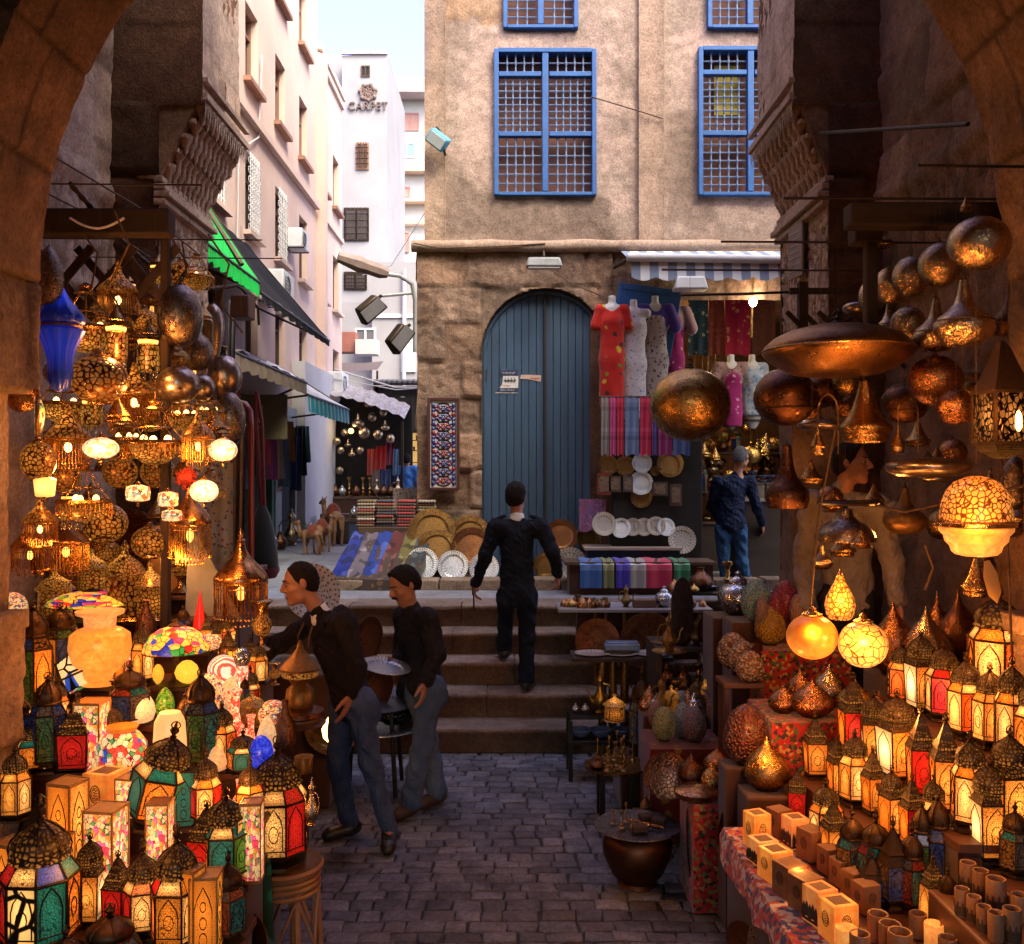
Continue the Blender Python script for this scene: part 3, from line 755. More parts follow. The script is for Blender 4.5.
for i in range(n):
 a,b=PI*i/n,PI*(i+1)/n
 m.quad((2.5*math.cos(a),-7,3.4+2.2*math.sin(a)),(2.5*math.cos(b),-7,3.4+2.2*math.sin(b)),(2.5*math.cos(b),3.54,3.4+2.2*math.sin(b)),(2.5*math.cos(a),3.54,3.4+2.2*math.sin(a)))
o=m.build('vault',M['gate']);white_tint(o);kid(o,ps)
# the alley: pink house, awnings, shops, far buildings
ph=empty('pink_house','pale pink plaster apartment house with brown window frames along the alley','building',(-4.1,15,1));K=lambda o:kid(o,ph)
WX=-4.1
def wall_x(mb,y0,y1,z0,z1,holes):
 ys=sorted({y0,y1}|{h[0]for h in holes}|{h[1]for h in holes});zs=sorted({z0,z1}|{h[2]for h in holes}|{h[3]for h in holes})
 for a,b in zip(ys,ys[1:]):
  for c,d in zip(zs,zs[1:]):
   if any(h[0]<=a and b<=h[1]and h[2]<=c and d<=h[3]for h in holes):continue
   mb.quad((WX,a,c),(WX,b,c),(WX,b,d),(WX,a,d))
rowsz=[(4.05,5.05),(5.95,7.2),(8.3,9.5),(10.5,11.75),(12.6,13.8)]
holes=[];wy=[10.9,12.75,14.6,16.45,18.3,20.2,21.75]
for r,(a,b)in enumerate(rowsz):
 for y in wy:
  if y>19.8 and a>10:continue
  holes.append((y,y+.72,a,b))
m=MB();wall_x(m,8.3,20,1,15,[h for h in holes if h[0]<19.8]);wall_x(m,20,22.9,1,11.2,[h for h in holes if h[0]>19.8])
m.quad((WX,20,11.2),(WX,20,15),(WX-6,20,15),(WX-6,20,11.2));m.quad((WX,22.9,1),(WX,22.9,11.2),(WX-6,22.9,11.2),(WX-6,22.9,1));m.quad((WX,8.3,1),(WX,8.3,15),(WX-6,8.3,15),(WX-6,8.3,1));m.quad((WX,20,11.2),(WX,22.9,11.2),(WX-6,22.9,11.2),(WX-6,20,11.2))
m.quad((WX,8.3,15),(WX,20,15),(WX-6,20,15),(WX-6,8.3,15))
K(m.build('wall',M['pink'],smooth=False))
m=MB()
for z,p in((11.0,.14),(11.2,.2)):m.box(WX+p/5,21.45,z,p*.5,2.9,.12)
m.box(WX+.05,14.1,7.75,.1,11.4,.12);m.box(WX+.03,21.45,7.75,.06,2.85,.1);m.bx(WX,WX+.2,19.9,20.1,1,11)
K(m.build('cornice',M['pink'],smooth=False))
for h in holes:
 y0,y1,z0,z1=h;wn=empty('window',None,None,(WX,(y0+y1)/2,z0));K(wn)
 m=MB();hh=z1-z0;wd=y1-y0
 rv_=MB();rv_.quad((0,-wd/2,0),(0,-wd/2,hh),(-.2,-wd/2,hh),(-.2,-wd/2,0));rv_.quad((0,wd/2,0),(0,wd/2,hh),(-.2,wd/2,hh),(-.2,wd/2,0));rv_.quad((0,-wd/2,hh),(0,wd/2,hh),(-.2,wd/2,hh),(-.2,-wd/2,hh));rv_.quad((0,-wd/2,0),(0,wd/2,0),(-.2,wd/2,0),(-.2,-wd/2,0))
 rv_.build('reveal',M['pink'],wn,smooth=False)
 m.bx(-.16,-.11,-wd/2,-wd/2+.05,0,hh);m.bx(-.16,-.11,wd/2-.05,wd/2,0,hh);m.bx(-.16,-.11,-.03,.03,0,hh);m.bx(-.16,-.11,-wd/2+.05,wd/2-.05,hh-.05,hh);m.bx(-.16,-.11,-wd/2+.05,wd/2-.05,0,.05);m.bx(-.15,-.115,-wd/2+.05,wd/2-.05,hh*.7,hh*.7+.04)
 m.build('frame',M['rust_wood']if z0>7.5 else M['wood'],wn,smooth=False)
 m=MB();m.bx(-.18,-.165,-wd/2,wd/2,0,hh);m.build('pane',M['glass_dark'],wn,smooth=False)
 m=MB();m.box(.05,0,-.035,.14,wd+.2,.07);m.build('sill',M['rust_wood']if z0>7.5 else M['pink'],wn,smooth=False)
 if 5.5<z0<7 and y0<17:
  m=MB()
  for i in range(1,6):m.tube([(.05,-wd/2+wd*i/6,0),(.05,-wd/2+wd*i/6,hh)],.012,4)
  for i in range(1,9):
   for q in range(6):m.torus((.05,-wd/2+wd*(q+.5)/6,hh*(i-.5)/8.5),.05,.008,8,4,Matrix.Rotation(PI/2,4,'Y').to_3x3())
  m.build('grille',M['white_paint'],wn)
m=MB();m.tube([(WX+.08,20.2,1.5),(WX+.08,20.2,11)],.05,6);m.tube([(WX+.05,14.0,5.4),(WX+.06,14.05,7),(WX+.05,15.2,7.6),(WX+.05,15.4,9)],.015,4);K(m.build('drainpipe',M['white_plaster']))
for y,z,t in((15.6,5.0,'white box air conditioner on the pink wall above the black awning'),(17.4,6.3,'small white air conditioner high on the pink wall between barred windows'),(20.9,3.9,'grey air conditioner low on the pink wall above the teal awning')):
 ac=empty('air_conditioner',t,'air conditioner',(WX+.02,y,z),group='air conditioners on the pink wall')
 s_=1 if z<6 else.7
 m=MB();m.box(.22*s_,0,.25*s_,.4*s_,.75*s_,.5*s_);m.build('case',M['white_paint'],ac,bevel=.02)
 m=MB();m.torus((.43*s_,-.12*s_,.25*s_),.17*s_,.012,16,5,Matrix.Rotation(PI/2,3,'Y'));
 for i in range(6):m.tube([(.43*s_,-.28*s_,(.1+.06*i)*s_),(.43*s_,.04*s_,(.1+.06*i)*s_)],.006,4)
 m.build('fan_grille',M['grey_metal'],ac)
 m=MB();m.tube([(0,-.3*s_,0),(.45*s_,-.3*s_,0)],.018,4);m.tube([(0,.3*s_,0),(.45*s_,.3*s_,0)],.018,4);m.build('bracket',M['iron'],ac)
def awning(name,label,y0,y1,xo,zo,xi,zi,mat,valance=None,vh=.18,sag=.05,wavy=0,struts=True,vmat=None,under_=None):
 a=empty(name,label,'awning',(xi,(y0+y1)/2,zi));m=MB();n,k_=18,6
 for i in range(n+1):
  for j in range(k_+1):
   f_=j/k_;y=y0+(y1-y0)*i/n
   m.v.append((xi+(xo-xi)*f_,y,zi+(zo-zi)*f_-sag*math.sin(PI*f_)*(.5+.5*math.sin(y*3))+wavy*fbm(y*2,f_*3,1)))
 for i in range(n):
  for j in range(k_):
   p=i*(k_+1)+j;m.f.append((p,p+1,p+k_+2,p+k_+1))
 kid(m.build('canopy',mat),a)
 if valance:
  m=MB()
  for i in range(41):
   y=y0+(y1-y0)*i/40;m.v+=[(xo+.004,y,zo-.01),(xo+.02+.015*math.sin(i*1.7),y,zo-vh-(.03*abs(math.sin(i*PI/4))if wavy>=0 else 0))]
  for i in range(40):m.f.append((2*i,2*i+2,2*i+3,2*i+1))
  kid(m.build('valance',vmat or mat),a)
 if struts:
  m=MB()
  for y in(y0+.05,y1-.05):m.tube([(xi,y,zi-.9),(xo,y,zo-.03)],.018,5);m.tube([(xi,y,zi-.03),(xo,y,zo-.03)],.016,5)
  m.tube([(xo,y0,zo-.02),(xo,y1,zo-.02)],.02,6);kid(m.build('frame',M['iron'],None),a)
 return a
green=fabric('green_canvas',(.008,.40,.06),rough=.7,sheen=0,bump=.1)
aw=awning('green_awning','bright green steep awning with dark frame beside the inscribed tower',8.5,10.7,-2.85,4.40,-4.09,6.35,green,True,.17)
m=MB();m.tube([(-4.0,10.5,6.15),(-2.83,9.95,4.42)],.03,5);kid(m.build('brace',M['iron']),aw)
awning('black_awning','long black cloth awning sloping from the pink wall under the air conditioner',10.75,14.8,-2.85,4.30,-4.09,5.75,fabric('black_canvas',(.004,.0035,.005),rough=.9,sheen=0),True,.10,.08,.03)
awning('tin_awning','low ragged brown tin awning over the dark shopfronts',9.6,13.4,-2.9,3.52,-4.09,3.85,pmat('tin_roof',(.16,.12,.10),(.07,.05,.04),scale=7,rough=.7,bump=.4,var=0),True,.17,.02,.05,vmat=pmat('brown_canvas',(.13,.095,.065),(.08,.055,.04),scale=8))
teal=fabric('teal_stripes',(.05,.34,.42),stripes=[(.05,.40,.48),(.55,.62,.66),(.05,.34,.44),(.04,.28,.40)],sscale=3.2,sdir='Y',sheen=0)
awning('teal_awning','white shop awning with a teal striped valance halfway down the alley',13.7,17.2,-2.95,3.38,-4.09,4.1,M['white_paint'],True,.26,vmat=teal)
def shopfront(y0,y1,label,frame_m,panel_m,dark=True,opening=True):
 s_=empty('shopfront',label,'shop',(WX,(y0+y1)/2,1));X=WX+.06
 m=MB();m.bx(WX+.01,X+.06,y0,y0+.14,1,3.4);m.bx(WX+.01,X+.06,y1-.14,y1,1,3.4);m.bx(WX+.01,X+.06,y0+.14,y1-.14,3.05,3.4);kid(m.build('frame',frame_m,bevel=.01),s_)
 m=MB();m.bx(WX+.005,WX+.03,y0+.14,y1-.14,1,3.05);kid(m.build('interior',M['dark']),s_)
 if opening:
  m=MB();yy=(y0+y1)/2
  m.bx(X-.02,X+.02,y0+.14,y0+.2+(yy-y0)*.5,1,3.0);kid(m.build('door',panel_m,bevel=.01),s_)
  m=MB();m.bx(X+.02,X+.032,y0+.2,y0+.14+(yy-y0)*.5,1.9,2.8);kid(m.build('pane',M['glass_dark']),s_)
 return s_
shopfront(8.5,10.6,'near dark shopfront behind the hanging patterned cloth',M['wood'],M['wood'])
shopfront(10.7,12.9,'dark shopfront with brown frame under the tin awning',M['wood'],M['wood_red'])
shopfront(13.0,15.9,'dark shopfront with a tall green door frame',pmat('green_frame',(.02,.14,.07),(.015,.09,.05),scale=6),M['wood'])
shopfront(16.0,17.6,'narrow grey glazed shopfront beside the white wall',M['grey_metal'],M['grey_metal'])
sg=empty('shop_sign','brown olive signboard with a pale emblem under the tin awning','sign',(-3.55,13.1,3.0))
m=MB();m.box(0,0,0,.9,.06,.62);m.build('board',pmat('olive_board',(.12,.095,.05),(.09,.07,.035),scale=4,bump=.1),sg,bevel=.01)
m=MB();m.tube([(-.12,-.04,-.1),(.1,-.04,-.14),(.12,-.04,.16),(.07,-.04,-.08)],.018,5);m.build('emblem',pmat('sign_gold',(.45,.33,.14),bump=0),sg)
wp=empty('white_shop','white painted shop wall with a dark arch under the teal awning','shop',(WX,20,1))
m=MB();y0,y1,yc,rr=17.7,23.0,20.4,1.0
def archwall(mb,X,y0,y1,z0,z1,yc,rr,zs):
 mb.quad((X,y0,z0),(X,yc-rr,z0),(X,yc-rr,z1),(X,y0,z1));mb.quad((X,yc+rr,z0),(X,y1,z0),(X,y1,z1),(X,yc+rr,z1))
 for i in range(16):
  a,b=PI*i/16,PI*(i+1)/16
  mb.quad((X,yc-rr*math.cos(a),zs+rr*math.sin(a)),(X,yc-rr*math.cos(b),zs+rr*math.sin(b)),(X,yc-rr*math.cos(b),z1),(X,yc-rr*math.cos(a),z1))
archwall(m,WX+.25,y0,y1,1,4.3,21.6,.9,3.0);m.quad((WX,y0,1),(WX+.25,y0,1),(WX+.25,y0,4.3),(WX,y0,4.3));m.quad((WX,y0,4.3),(WX+.25,y0,4.3),(WX+.25,y1,4.3),(WX,y1,4.3))
kid(m.build('wall',M['white_plaster'],smooth=False),wp);m=MB();m.bx(WX+.01,WX+.03,20.6,22.6,1,4.1);kid(m.build('interior',M['dark']),wp)
m=MB();m.bx(-3.7,-3.1,18.3,18.8,1,1.42);m.bx(-3.66,-3.14,18.29,18.3,1.06,1.36);tag(m.build('low_crate',M['wood'],bevel=.01),'low brown wooden crate against the white shop wall','crate')
ct=empty('carpet_tower','tall grey tower block with a round emblem and the word CARPET','building',(-4.6,30,1))
d=30.;tx=lambda px:(px-CX)*d/F;tz=lambda py:CH-(py-HY)*d/F
def box_bldg(parent,x0,x1,y0,y1,z1,mat,slope=0,name='wall'):
 m=MB();k=0;m.v=[(x0,y0,.9),(x1,y0,.9),(x1,y1,.9),(x0,y1,.9),(x0,y0,z1-slope),(x1,y0,z1),(x1,y1,z1),(x0,y1,z1-slope)]
 m.f=[(0,1,5,4),(1,2,6,5),(2,3,7,6),(3,0,4,7),(4,5,6,7)];return kid(m.build(name,mat,smooth=False),parent)
box_bldg(ct,tx(342),tx(387),d,d+5,tz(52),M['grey_plaster'],.12);box_bldg(ct,tx(318),tx(341.5),d+.6,d+5,tz(46),M['grey_plaster'],0,'stair_tower')
def fwin(parent,px0,py0,px1,py1,d_,fm,pm,bars=0,nm='window'):
 X0,X1=(px0-CX)*d_/F,(px1-CX)*d_/F;Z0,Z1=CH-(py1-HY)*d_/F,CH-(py0-HY)*d_/F
 wn=empty(nm,None,None,((X0+X1)/2,d_,Z0));kid(wn,parent);w_,h_=X1-X0,Z1-Z0
 m=MB();t=min(.06,w_*.12)
 m.bx(-w_/2,-w_/2+t,-.04,.0,0,h_);m.bx(w_/2-t,w_/2,-.04,0,0,h_);m.bx(-w_/2+t,w_/2-t,-.04,0,h_-t,h_);m.bx(-w_/2+t,w_/2-t,-.04,0,0,t);m.bx(-t/2,t/2,-.035,0,t,h_-t)
 m.build('frame',fm,wn,smooth=False)
 m=MB();m.bx(-w_/2+t,w_/2-t,-.015,-.004,t,h_-t);m.build('pane',pm,wn,smooth=False)
 if bars:
  m=MB()
  for i in range(1,bars):m.tube([(-w_/2+w_*i/bars,-.09,0),(-w_/2+w_*i/bars,-.09,h_)],.018,4)
  for i in range(1,5):m.tube([(-w_/2,-.09,h_*i/5),(w_/2,-.09,h_*i/5)],.018,4)
  m.build('grille',M['iron'],wn)
fwin(ct,361,66,370,77,d,M['wood'],M['dark']);fwin(ct,356,143,369,170,d,M['rust_wood'],M['brick_dark'],5);fwin(ct,344,208,369,241,d,M['iron'],M['glass_dark'],9);fwin(ct,344,272,367,290,d,M['iron'],M['glass_dark'],9)
m=MB();cX,cZ=tx(368),tz(93)
RX=Matrix.Rotation(PI/2,3,'X')
m.torus((cX,d-.04,cZ),.22,.05,24,6,RX)
for i in range(7):
 a=2*PI*i/7+.3;m.torus((cX+.12*math.cos(a),d-.04,cZ+.12*math.sin(a)),.085,.028,12,5,RX)
 m.ball((cX+.25*math.cos(a),d-.04,cZ+.25*math.sin(a)),.07,6)
emb=pmat('emblem_bronze',(.20,.13,.11),(.14,.09,.08),scale=4,bump=.1)
kid(m.build('emblem',emb),ct)
tc=bpy.data.curves.new('lettering','FONT');tc.body='CARPET';tc.size=.36;tc.extrude=.03;tc.align_x='CENTER';tc.space_character=1.08
to=bpy.data.objects.new('lettering',tc);COL.objects.link(to);tc.materials.append(emb);to.location=(tx(368),d-.05,tz(110.5));to.rotation_euler=(R(90),0,0);to.scale=(.92,1,1);kid(to,ct);
m=MB();m.box((tx(342)+tx(387))/2,d-.03,tz(53),1.45,.1,.1);kid(m.build('coping',M['white_plaster']),ct)
wb=empty('white_block','white apartment block with pink shutters and balconies behind the grey tower','building',(-4.5,40,1));d2=40.
bx_=lambda px:(px-CX)*d2/F;bz=lambda py:CH-(py-HY)*d2/F
box_bldg(wb,bx_(384),bx_(470),d2,d2+6,bz(97),M['white_plaster'])
box_bldg(wb,bx_(392),bx_(470),d2-.9,d2-.05,bz(240),M['white_plaster'],0,'lower_block')
m=MB();m.bx(bx_(391),bx_(440),d2+.5,d2+.6,bz(96),bz(75));m.bx(bx_(391),bx_(440),d2-.9,d2-.8,bz(99),bz(86));m.bx(bx_(391),bx_(440),d2-.9,d2+.5,bz(100),bz(98.6))
kid(m.build('parapet',pmat('pinkish_parapet',(.56,.47,.46),(.5,.4,.4),scale=2,bump=.1),smooth=False),wb)
pinks=pmat('pink_shutter',(.52,.28,.24),(.44,.22,.19),scale=3,bump=.1)
fwin(wb,402,113,419,131,d2,pinks,pinks);fwin(wb,398,143,416,158,d2,M['white_paint'],pmat('pale_blue_pane',(.25,.42,.52),(.2,.36,.46),scale=3,bump=0));fwin(wb,391,187,410,198,d2,pinks,pinks);fwin(wb,391,232,410,252,d2-.95,pinks,pinks);
for py in(173,203,225):
 m=MB();m.bx(bx_(389),bx_(440),d2-.5,d2-.01,bz(py)-.06,bz(py)+.06);kid(m.build('balcony_slab',pmat('ochre_slab',(.62,.46,.34),(.52,.4,.3),scale=3,bump=.1),smooth=False),wb)
gh=empty('grey_house','worn grey house with a plain window closing the end of the alley','building',(-3.8,27,1));d3=27.5
gx=lambda px:(px-CX)*d3/F;gz=lambda py:CH-(py-HY)*d3/F
box_bldg(gh,gx(372),gx(450),d3,d3+2,gz(262),M['grey_plaster']);box_bldg(gh,gx(335),gx(371.5),d3+.4,d3+2,gz(300),M['grey_plaster'],0,'side_block')
fwin(gh,355,328,376,352,d3,M['white_paint'],M['glass_dark']);fwin(gh,401,340,416,372,d3-.02,M['white_paint'],M['white_paint'])
m=MB();m.bx(gx(372),gx(450),d3-.05,d3,gz(318),gz(314));m.tube([(gx(404),d3-.1,gz(420)),(gx(405),d3-.1,gz(270))],.06,6);kid(m.build('drainpipe',M['white_plaster']),gh)
rdb=empty('roof_clutter','rusty board and pale crate stacked on the brown canopy at the alley end','junk',(gx(350),26,gz(362)))
m=MB();m.box(0,0,.35,.9,.5,.55);m.build('red_board',pmat('faded_red',(.35,.12,.09),(.25,.09,.07),scale=4,bump=.2),rdb,bevel=.01);m=MB();m.box(.75,-.1,.2,.6,.5,.4);m.build('pale_crate',M['white_plaster'],rdb,bevel=.01)
a_=empty('brown_canopy','dark brown cloth canopy stretched across the alley end','awning',(gx(355),25.5,gz(365)))
m=MB()
for i in range(13):
 for j in range(5):m.v.append((-1.1+2.2*i/12,-1.2*j/4,-.35*j/4-.12*i/12-.1*math.sin(PI*i/12)))
for i in range(12):
 for j in range(4):p=i*5+j;m.f.append((p,p+1,p+6,p+5))
m.build('cloth',fabric('brown_cloth',(.085,.05,.04)),a_)
m=MB();m.tube([(-1.1,-1.2,-.35),(-1.1,-1.2,-5.3)],.03,5);m.tube([(1.1,-1.2,-.5),(1.1,-1.2,-5.3)],.03,5);m.build('pole',M['iron'],a_)
ks=empty('kiosk','lit kiosk with dark scalloped roof and yellow shelves at the alley end','kiosk',((405-CX)*24/F,24,1))
m=MB();m.bx(-.75,.8,0,.06,0,3.4);m.bx(-.75,-.7,-.5,0,0,3.4);m.bx(.6,.65,-.5,0,0,3.4);m.build('wall',M['wood'],ks)
m=MB()
for i in range(10):m.lathe([(.001,.06),(.06,.04),(.09,0),(.08,-.05)],8,(-.6+i*.13,-.62,3.45))
m.bx(-.75,.75,-.6,.1,3.42,3.5);m.build('roof',pmat('slate',(.05,.05,.06),(.1,.09,.1),scale=8),ks)
m=MB();m.bx(-.62,.6,-.42,-.4,2.25,3.35);m.build('signboard',M['dark'],ks)
m=MB();m.lathe([(.001,.1),(.12,.05),(.16,-.02)],10,(0,-.5,3.0));m.tube([(0,-.5,2.75),(0,-.5,3.0)],.03,6);m.build('sign_emblem',M['grey_metal'],ks)
m=MB();m.bx(-.5,.5,-.12,-.1,1.2,2.2);m.build('lit_shelf',glow('shop_glow',(1,.62,.18),.5,.6,hotspot=.7),ks)
m=MB()
for z in(1.45,1.75,2.0):m.bx(-.5,.5,-.3,-.12,z,z+.02)
for i in range(14):m.box(-.45+.07*i,-.2,1.52+.28*(i%3),.05,.05,.12)
m.build('goods',M['wood_red'],ks)
# people: smooth implicit bodies, one continuous surface each
class SDF:
 def __init__(s,lo,hi,h):
  s.h=h;s.lo=np.array(lo,float);n=np.ceil((np.array(hi)-s.lo)/h).astype(int)+1
  s.n=n;s.F=np.full(n,.25,np.float32)
  s.ax=[s.lo[i]+h*np.arange(n[i])for i in range(3)]
 def sub(s,lo,hi,pad):
  a=np.maximum(0,np.floor((np.array(lo)-pad-s.lo)/s.h).astype(int));b=np.minimum(s.n,np.ceil((np.array(hi)+pad-s.lo)/s.h).astype(int)+1)
  if np.any(b<=a):return None
  sl=tuple(slice(a[i],b[i])for i in range(3))
  X=s.ax[0][sl[0]][:,None,None];Y=s.ax[1][sl[1]][None,:,None];Z=s.ax[2][sl[2]][None,None,:]
  return sl,X,Y,Z
 def blend(s,sl,d,k):
  f=s.F[sl]
  if k<=0:s.F[sl]=np.minimum(f,d);return
  hh=np.clip(.5+.5*(f-d)/k,0,1);s.F[sl]=f*(1-hh)+d*hh-k*hh*(1-hh)
 def cone(s,a,b,ra,rb,k=.02,fl=None):
  """tapered capsule; fl=(axis, factor) flattens along an axis"""
  a,b=np.array(a,float),np.array(b,float);r=max(ra,rb)
  q=s.sub(np.minimum(a,b)-r,np.maximum(a,b)+r,.05)
  if q is None:return
  sl,X,Y,Z=q;ba=b-a;L=max(1e-9,ba@ba)
  px,py,pz=X-a[0],Y-a[1],Z-a[2]
  t=np.clip((px*ba[0]+py*ba[1]+pz*ba[2])/L,0,1)
  dx,dy,dz=px-ba[0]*t,py-ba[1]*t,pz-ba[2]*t
  if fl is not None:
   ax,fac=fl;ax=np.array(ax,float);dn=dx*ax[0]+dy*ax[1]+dz*ax[2]
   m=dn*(fac-1);dx,dy,dz=dx+ax[0]*m,dy+ax[1]*m,dz+ax[2]*m
  s.blend(sl,np.sqrt(dx*dx+dy*dy+dz*dz)-(ra+(rb-ra)*t),k)
 def ell(s,c,rad,axes=None,k=.02,cut=False):
  c=np.array(c,float);rad=np.array(rad,float);r=rad.max()
  q=s.sub(c-r,c+r,.05)
  if q is None:return
  sl,X,Y,Z=q;px,py,pz=X-c[0],Y-c[1],Z-c[2]
  A=np.eye(3)if axes is None else np.array(axes,float)
  u=[(px*A[i][0]+py*A[i][1]+pz*A[i][2])/rad[i]for i in range(3)]
  k0=np.sqrt(u[0]**2+u[1]**2+u[2]**2);k1=np.sqrt(sum((u[i]/rad[i])**2 for i in range(3)))+1e-9
  d=k0*(k0-1)/k1
  if cut:s.F[sl]=np.maximum(s.F[sl],-d)
  else:s.blend(sl,d,k)
 def halfspace(s,p,n):
  """remove everything beyond the plane"""
  X=s.ax[0][:,None,None];Y=s.ax[1][None,:,None];Z=s.ax[2][None,None,:]
  s.F=np.maximum(s.F,(X-p[0])*n[0]+(Y-p[1])*n[1]+(Z-p[2])*n[2]).astype(np.float32)
 def wrinkle(s,amp,fr,seed=0,stretch=(1,1,1)):
  X=s.ax[0][:,None,None]*fr*stretch[0];Y=s.ax[1][None,:,None]*fr*stretch[1];Z=s.ax[2][None,None,:]*fr*stretch[2]
  w=np.sin(X*1.0+2.1*np.sin(Z*.7+seed)+Y*.6)*np.sin(Z*1.3+1.7*np.sin(X*.8+seed*2)+seed)+.6*np.sin(Z*2.3+X*1.9+seed*3+1.4*np.sin(Y*1.4))
  s.F=(s.F+amp*w).astype(np.float32)
 def mesh(s,name,mat):
  Fv=s.F;h=s.h;ins=Fv<0
  c=ins[:-1,:-1,:-1].astype(np.int8)
  tot=sum(ins[i:Fv.shape[0]-1+i,j:Fv.shape[1]-1+j,k:Fv.shape[2]-1+k].astype(np.int8)for i in(0,1)for j in(0,1)for k in(0,1))
  act=(tot>0)&(tot<8);I,J,K_=np.nonzero(act)
  idx=np.full(act.shape,-1,np.int64);idx[I,J,K_]=np.arange(len(I))
  P=np.zeros((len(I),3));N=np.zeros(len(I))
  for ax in range(3):
   o1,o2=[a for a in range(3)if a!=ax]
   for u in(0,1):
    for v in(0,1):
     A=[I,J,K_];A=[a.copy()for a in A];A[o1]+=u;A[o2]+=v;B=[a.copy()for a in A];B[ax]+=1
     fa,fb=Fv[A[0],A[1],A[2]],Fv[B[0],B[1],B[2]];cr=(fa<0)!=(fb<0)
     t=np.where(cr,fa/np.where(cr,fa-fb,1),0)
     pos=np.stack(A,1).astype(float);pos[:,ax]+=t
     P[cr]+=pos[cr];N[cr]+=1
  P=P/np.maximum(N,1)[:,None]*h+s.lo
  faces=[]
  for ax in range(3):
   o1,o2=[(1,2),(2,0),(0,1)][ax]
   sh=list(Fv.shape);a=ins;sl0=[slice(None)]*3;sl1=[slice(None)]*3;sl0[ax]=slice(0,-1);sl1[ax]=slice(1,None)
   e0,e1=a[tuple(sl0)],a[tuple(sl1)];cr=e0!=e1
   for i_ in range(1):
    E=np.stack(np.nonzero(cr),1);ok=(E[:,o1]>0)&(E[:,o2]>0)&(E[:,o1]<Fv.shape[o1]-1)&(E[:,o2]<Fv.shape[o2]-1);E=E[ok]
    def g(d1,d2):
     q=E.copy();q[:,o1]+=d1;q[:,o2]+=d2;return idx[q[:,0],q[:,1],q[:,2]]
    quad=np.stack([g(-1,-1),g(0,-1),g(0,0),g(-1,0)],1)
    fl=e0[E[:,0],E[:,1],E[:,2]]
    quad[~fl]=quad[~fl][:,::-1]
    faces.append(quad)
  Fq=np.concatenate(faces);Fq=Fq[(Fq>=0).all(1)]
  me=bpy.data.meshes.new(name);me.from_pydata(P.tolist(),[],Fq.tolist());me.update();me.shade_smooth();me.materials.append(mat)
  return me
def nv(v):v=np.array(v,float);return v/max(1e-9,np.linalg.norm(v))
V3=lambda*a:np.array(a,float)
skin=pmat('warm_skin',(.38,.17,.10),(.30,.125,.07),scale=9,rough=.55,bump=.1,var=0)
hair_black=pmat('black_hair',(.008,.006,.006),(.016,.012,.010),scale=60,rough=.8,bump=.7,bscale=120,var=0,spec=.12,stretch=(1,1,.3))
hair_grey=pmat('grey_hair',(.13,.13,.14),(.05,.05,.055),scale=40,rough=.8,bump=.6,bscale=120,var=0,spec=.12)
black_knit=pmat('black_knit',(.020,.015,.016),(.012,.009,.010),scale=30,rough=.85,bump=.35,bscale=140,var=0,spec=.12,fold=0.8)
black_shirt=pmat('black_shirt',(.020,.018,.024),(.012,.011,.015),scale=12,rough=.8,bump=.2,bscale=90,var=0,spec=.12,fold=0.9)
navy_knit=pmat('navy_uniform',(.012,.015,.026),(.009,.011,.018),scale=20,rough=.85,bump=.3,bscale=130,var=0,spec=.12,fold=0.7)
navy_jacket=pmat('navy_jacket',(.007,.014,.048),(.005,.009,.03),scale=9,rough=.6,bump=.3,bscale=60,var=0,spec=.12,fold=0.9)
jeans=pmat('blue_jeans',(.075,.10,.18),(.03,.045,.095),scale=7,rough=.85,bump=.35,bscale=150,var=0,spec=.12,fold=0.7,detail=8)
jeans_pale=pmat('washed_jeans',(.10,.125,.18),(.03,.058,.125),scale=3.2,rough=.85,bump=.35,bscale=150,var=0,spec=.12,fold=0.7,detail=8)
jeans_bright=pmat('bright_jeans',(.035,.095,.21),(.018,.055,.14),scale=6,rough=.85,bump=.3,bscale=120,var=0,spec=.12,fold=0.7)
grey_knit=pmat('taupe_sweater',(.23,.20,.205),(.15,.13,.135),scale=14,rough=.95,bump=.6,bscale=110,var=0,spec=.12,fold=0.7)
shoe_black=pmat('black_shoe',(.012,.010,.010),(.02,.017,.016),scale=20,rough=.4,bump=.15,var=0)
shoe_brown=pmat('brown_sandal',(.05,.022,.014),(.03,.014,.009),scale=20,rough=.55,bump=.2,var=0)
white_tee=pmat('white_tee',(.72,.70,.69),(.62,.60,.60),scale=20,rough=.9,bump=.2,var=0)
def hand(S,w,d,n,side,size=1.0,curl=.5,spread=.12):
 """palm, four jointed fingers and a thumb; d = along the fingers, n = out of the palm's inner face, side = thumb direction"""
 d=nv(d);n=nv(n-d*(n@d));sd=nv(side-d*(side@d)-n*(side@n))
 L=.098*size;pc=w+d*L*.5
 S.ell(pc,(.050*size,.017*size,.041*size),(d,n,sd),.012)
 S.cone(w-d*.02,w+d*.02,.026*size,.026*size,.02)
 for i,(off,ln)in enumerate(((.031,.92),(.0105,1.0),(-.0105,.94),(-.031,.74))):
  p=w+d*L*(.90 if i in(0,3)else.96)+sd*off*size;a=curl*(.6+.1*i)
  dirn=nv(d+sd*off*spread*18)
  for sgm,(l_,r_)in enumerate(((.042,.0100),(.028,.0092),(.021,.0083))):
   dirn=nv(dirn*math.cos(a)+n*math.sin(a));q=p+dirn*l_*ln*size
   S.cone(p,q,r_*size,(r_-.0007)*size,.003);p=q
   a=curl*(.9,.7,.5)[sgm]
 p=w+d*L*.22+sd*.030*size;dirn=nv(d*.62+sd*.68+n*.28)
 for l_,r_ in((.040,.0135),(.030,.0115),(.024,.0098)):
  q=p+dirn*l_*size;S.cone(p,q,r_*size,(r_-.001)*size,.006);p=q;dirn=nv(dirn+d*.28-sd*.10+n*.2*curl)
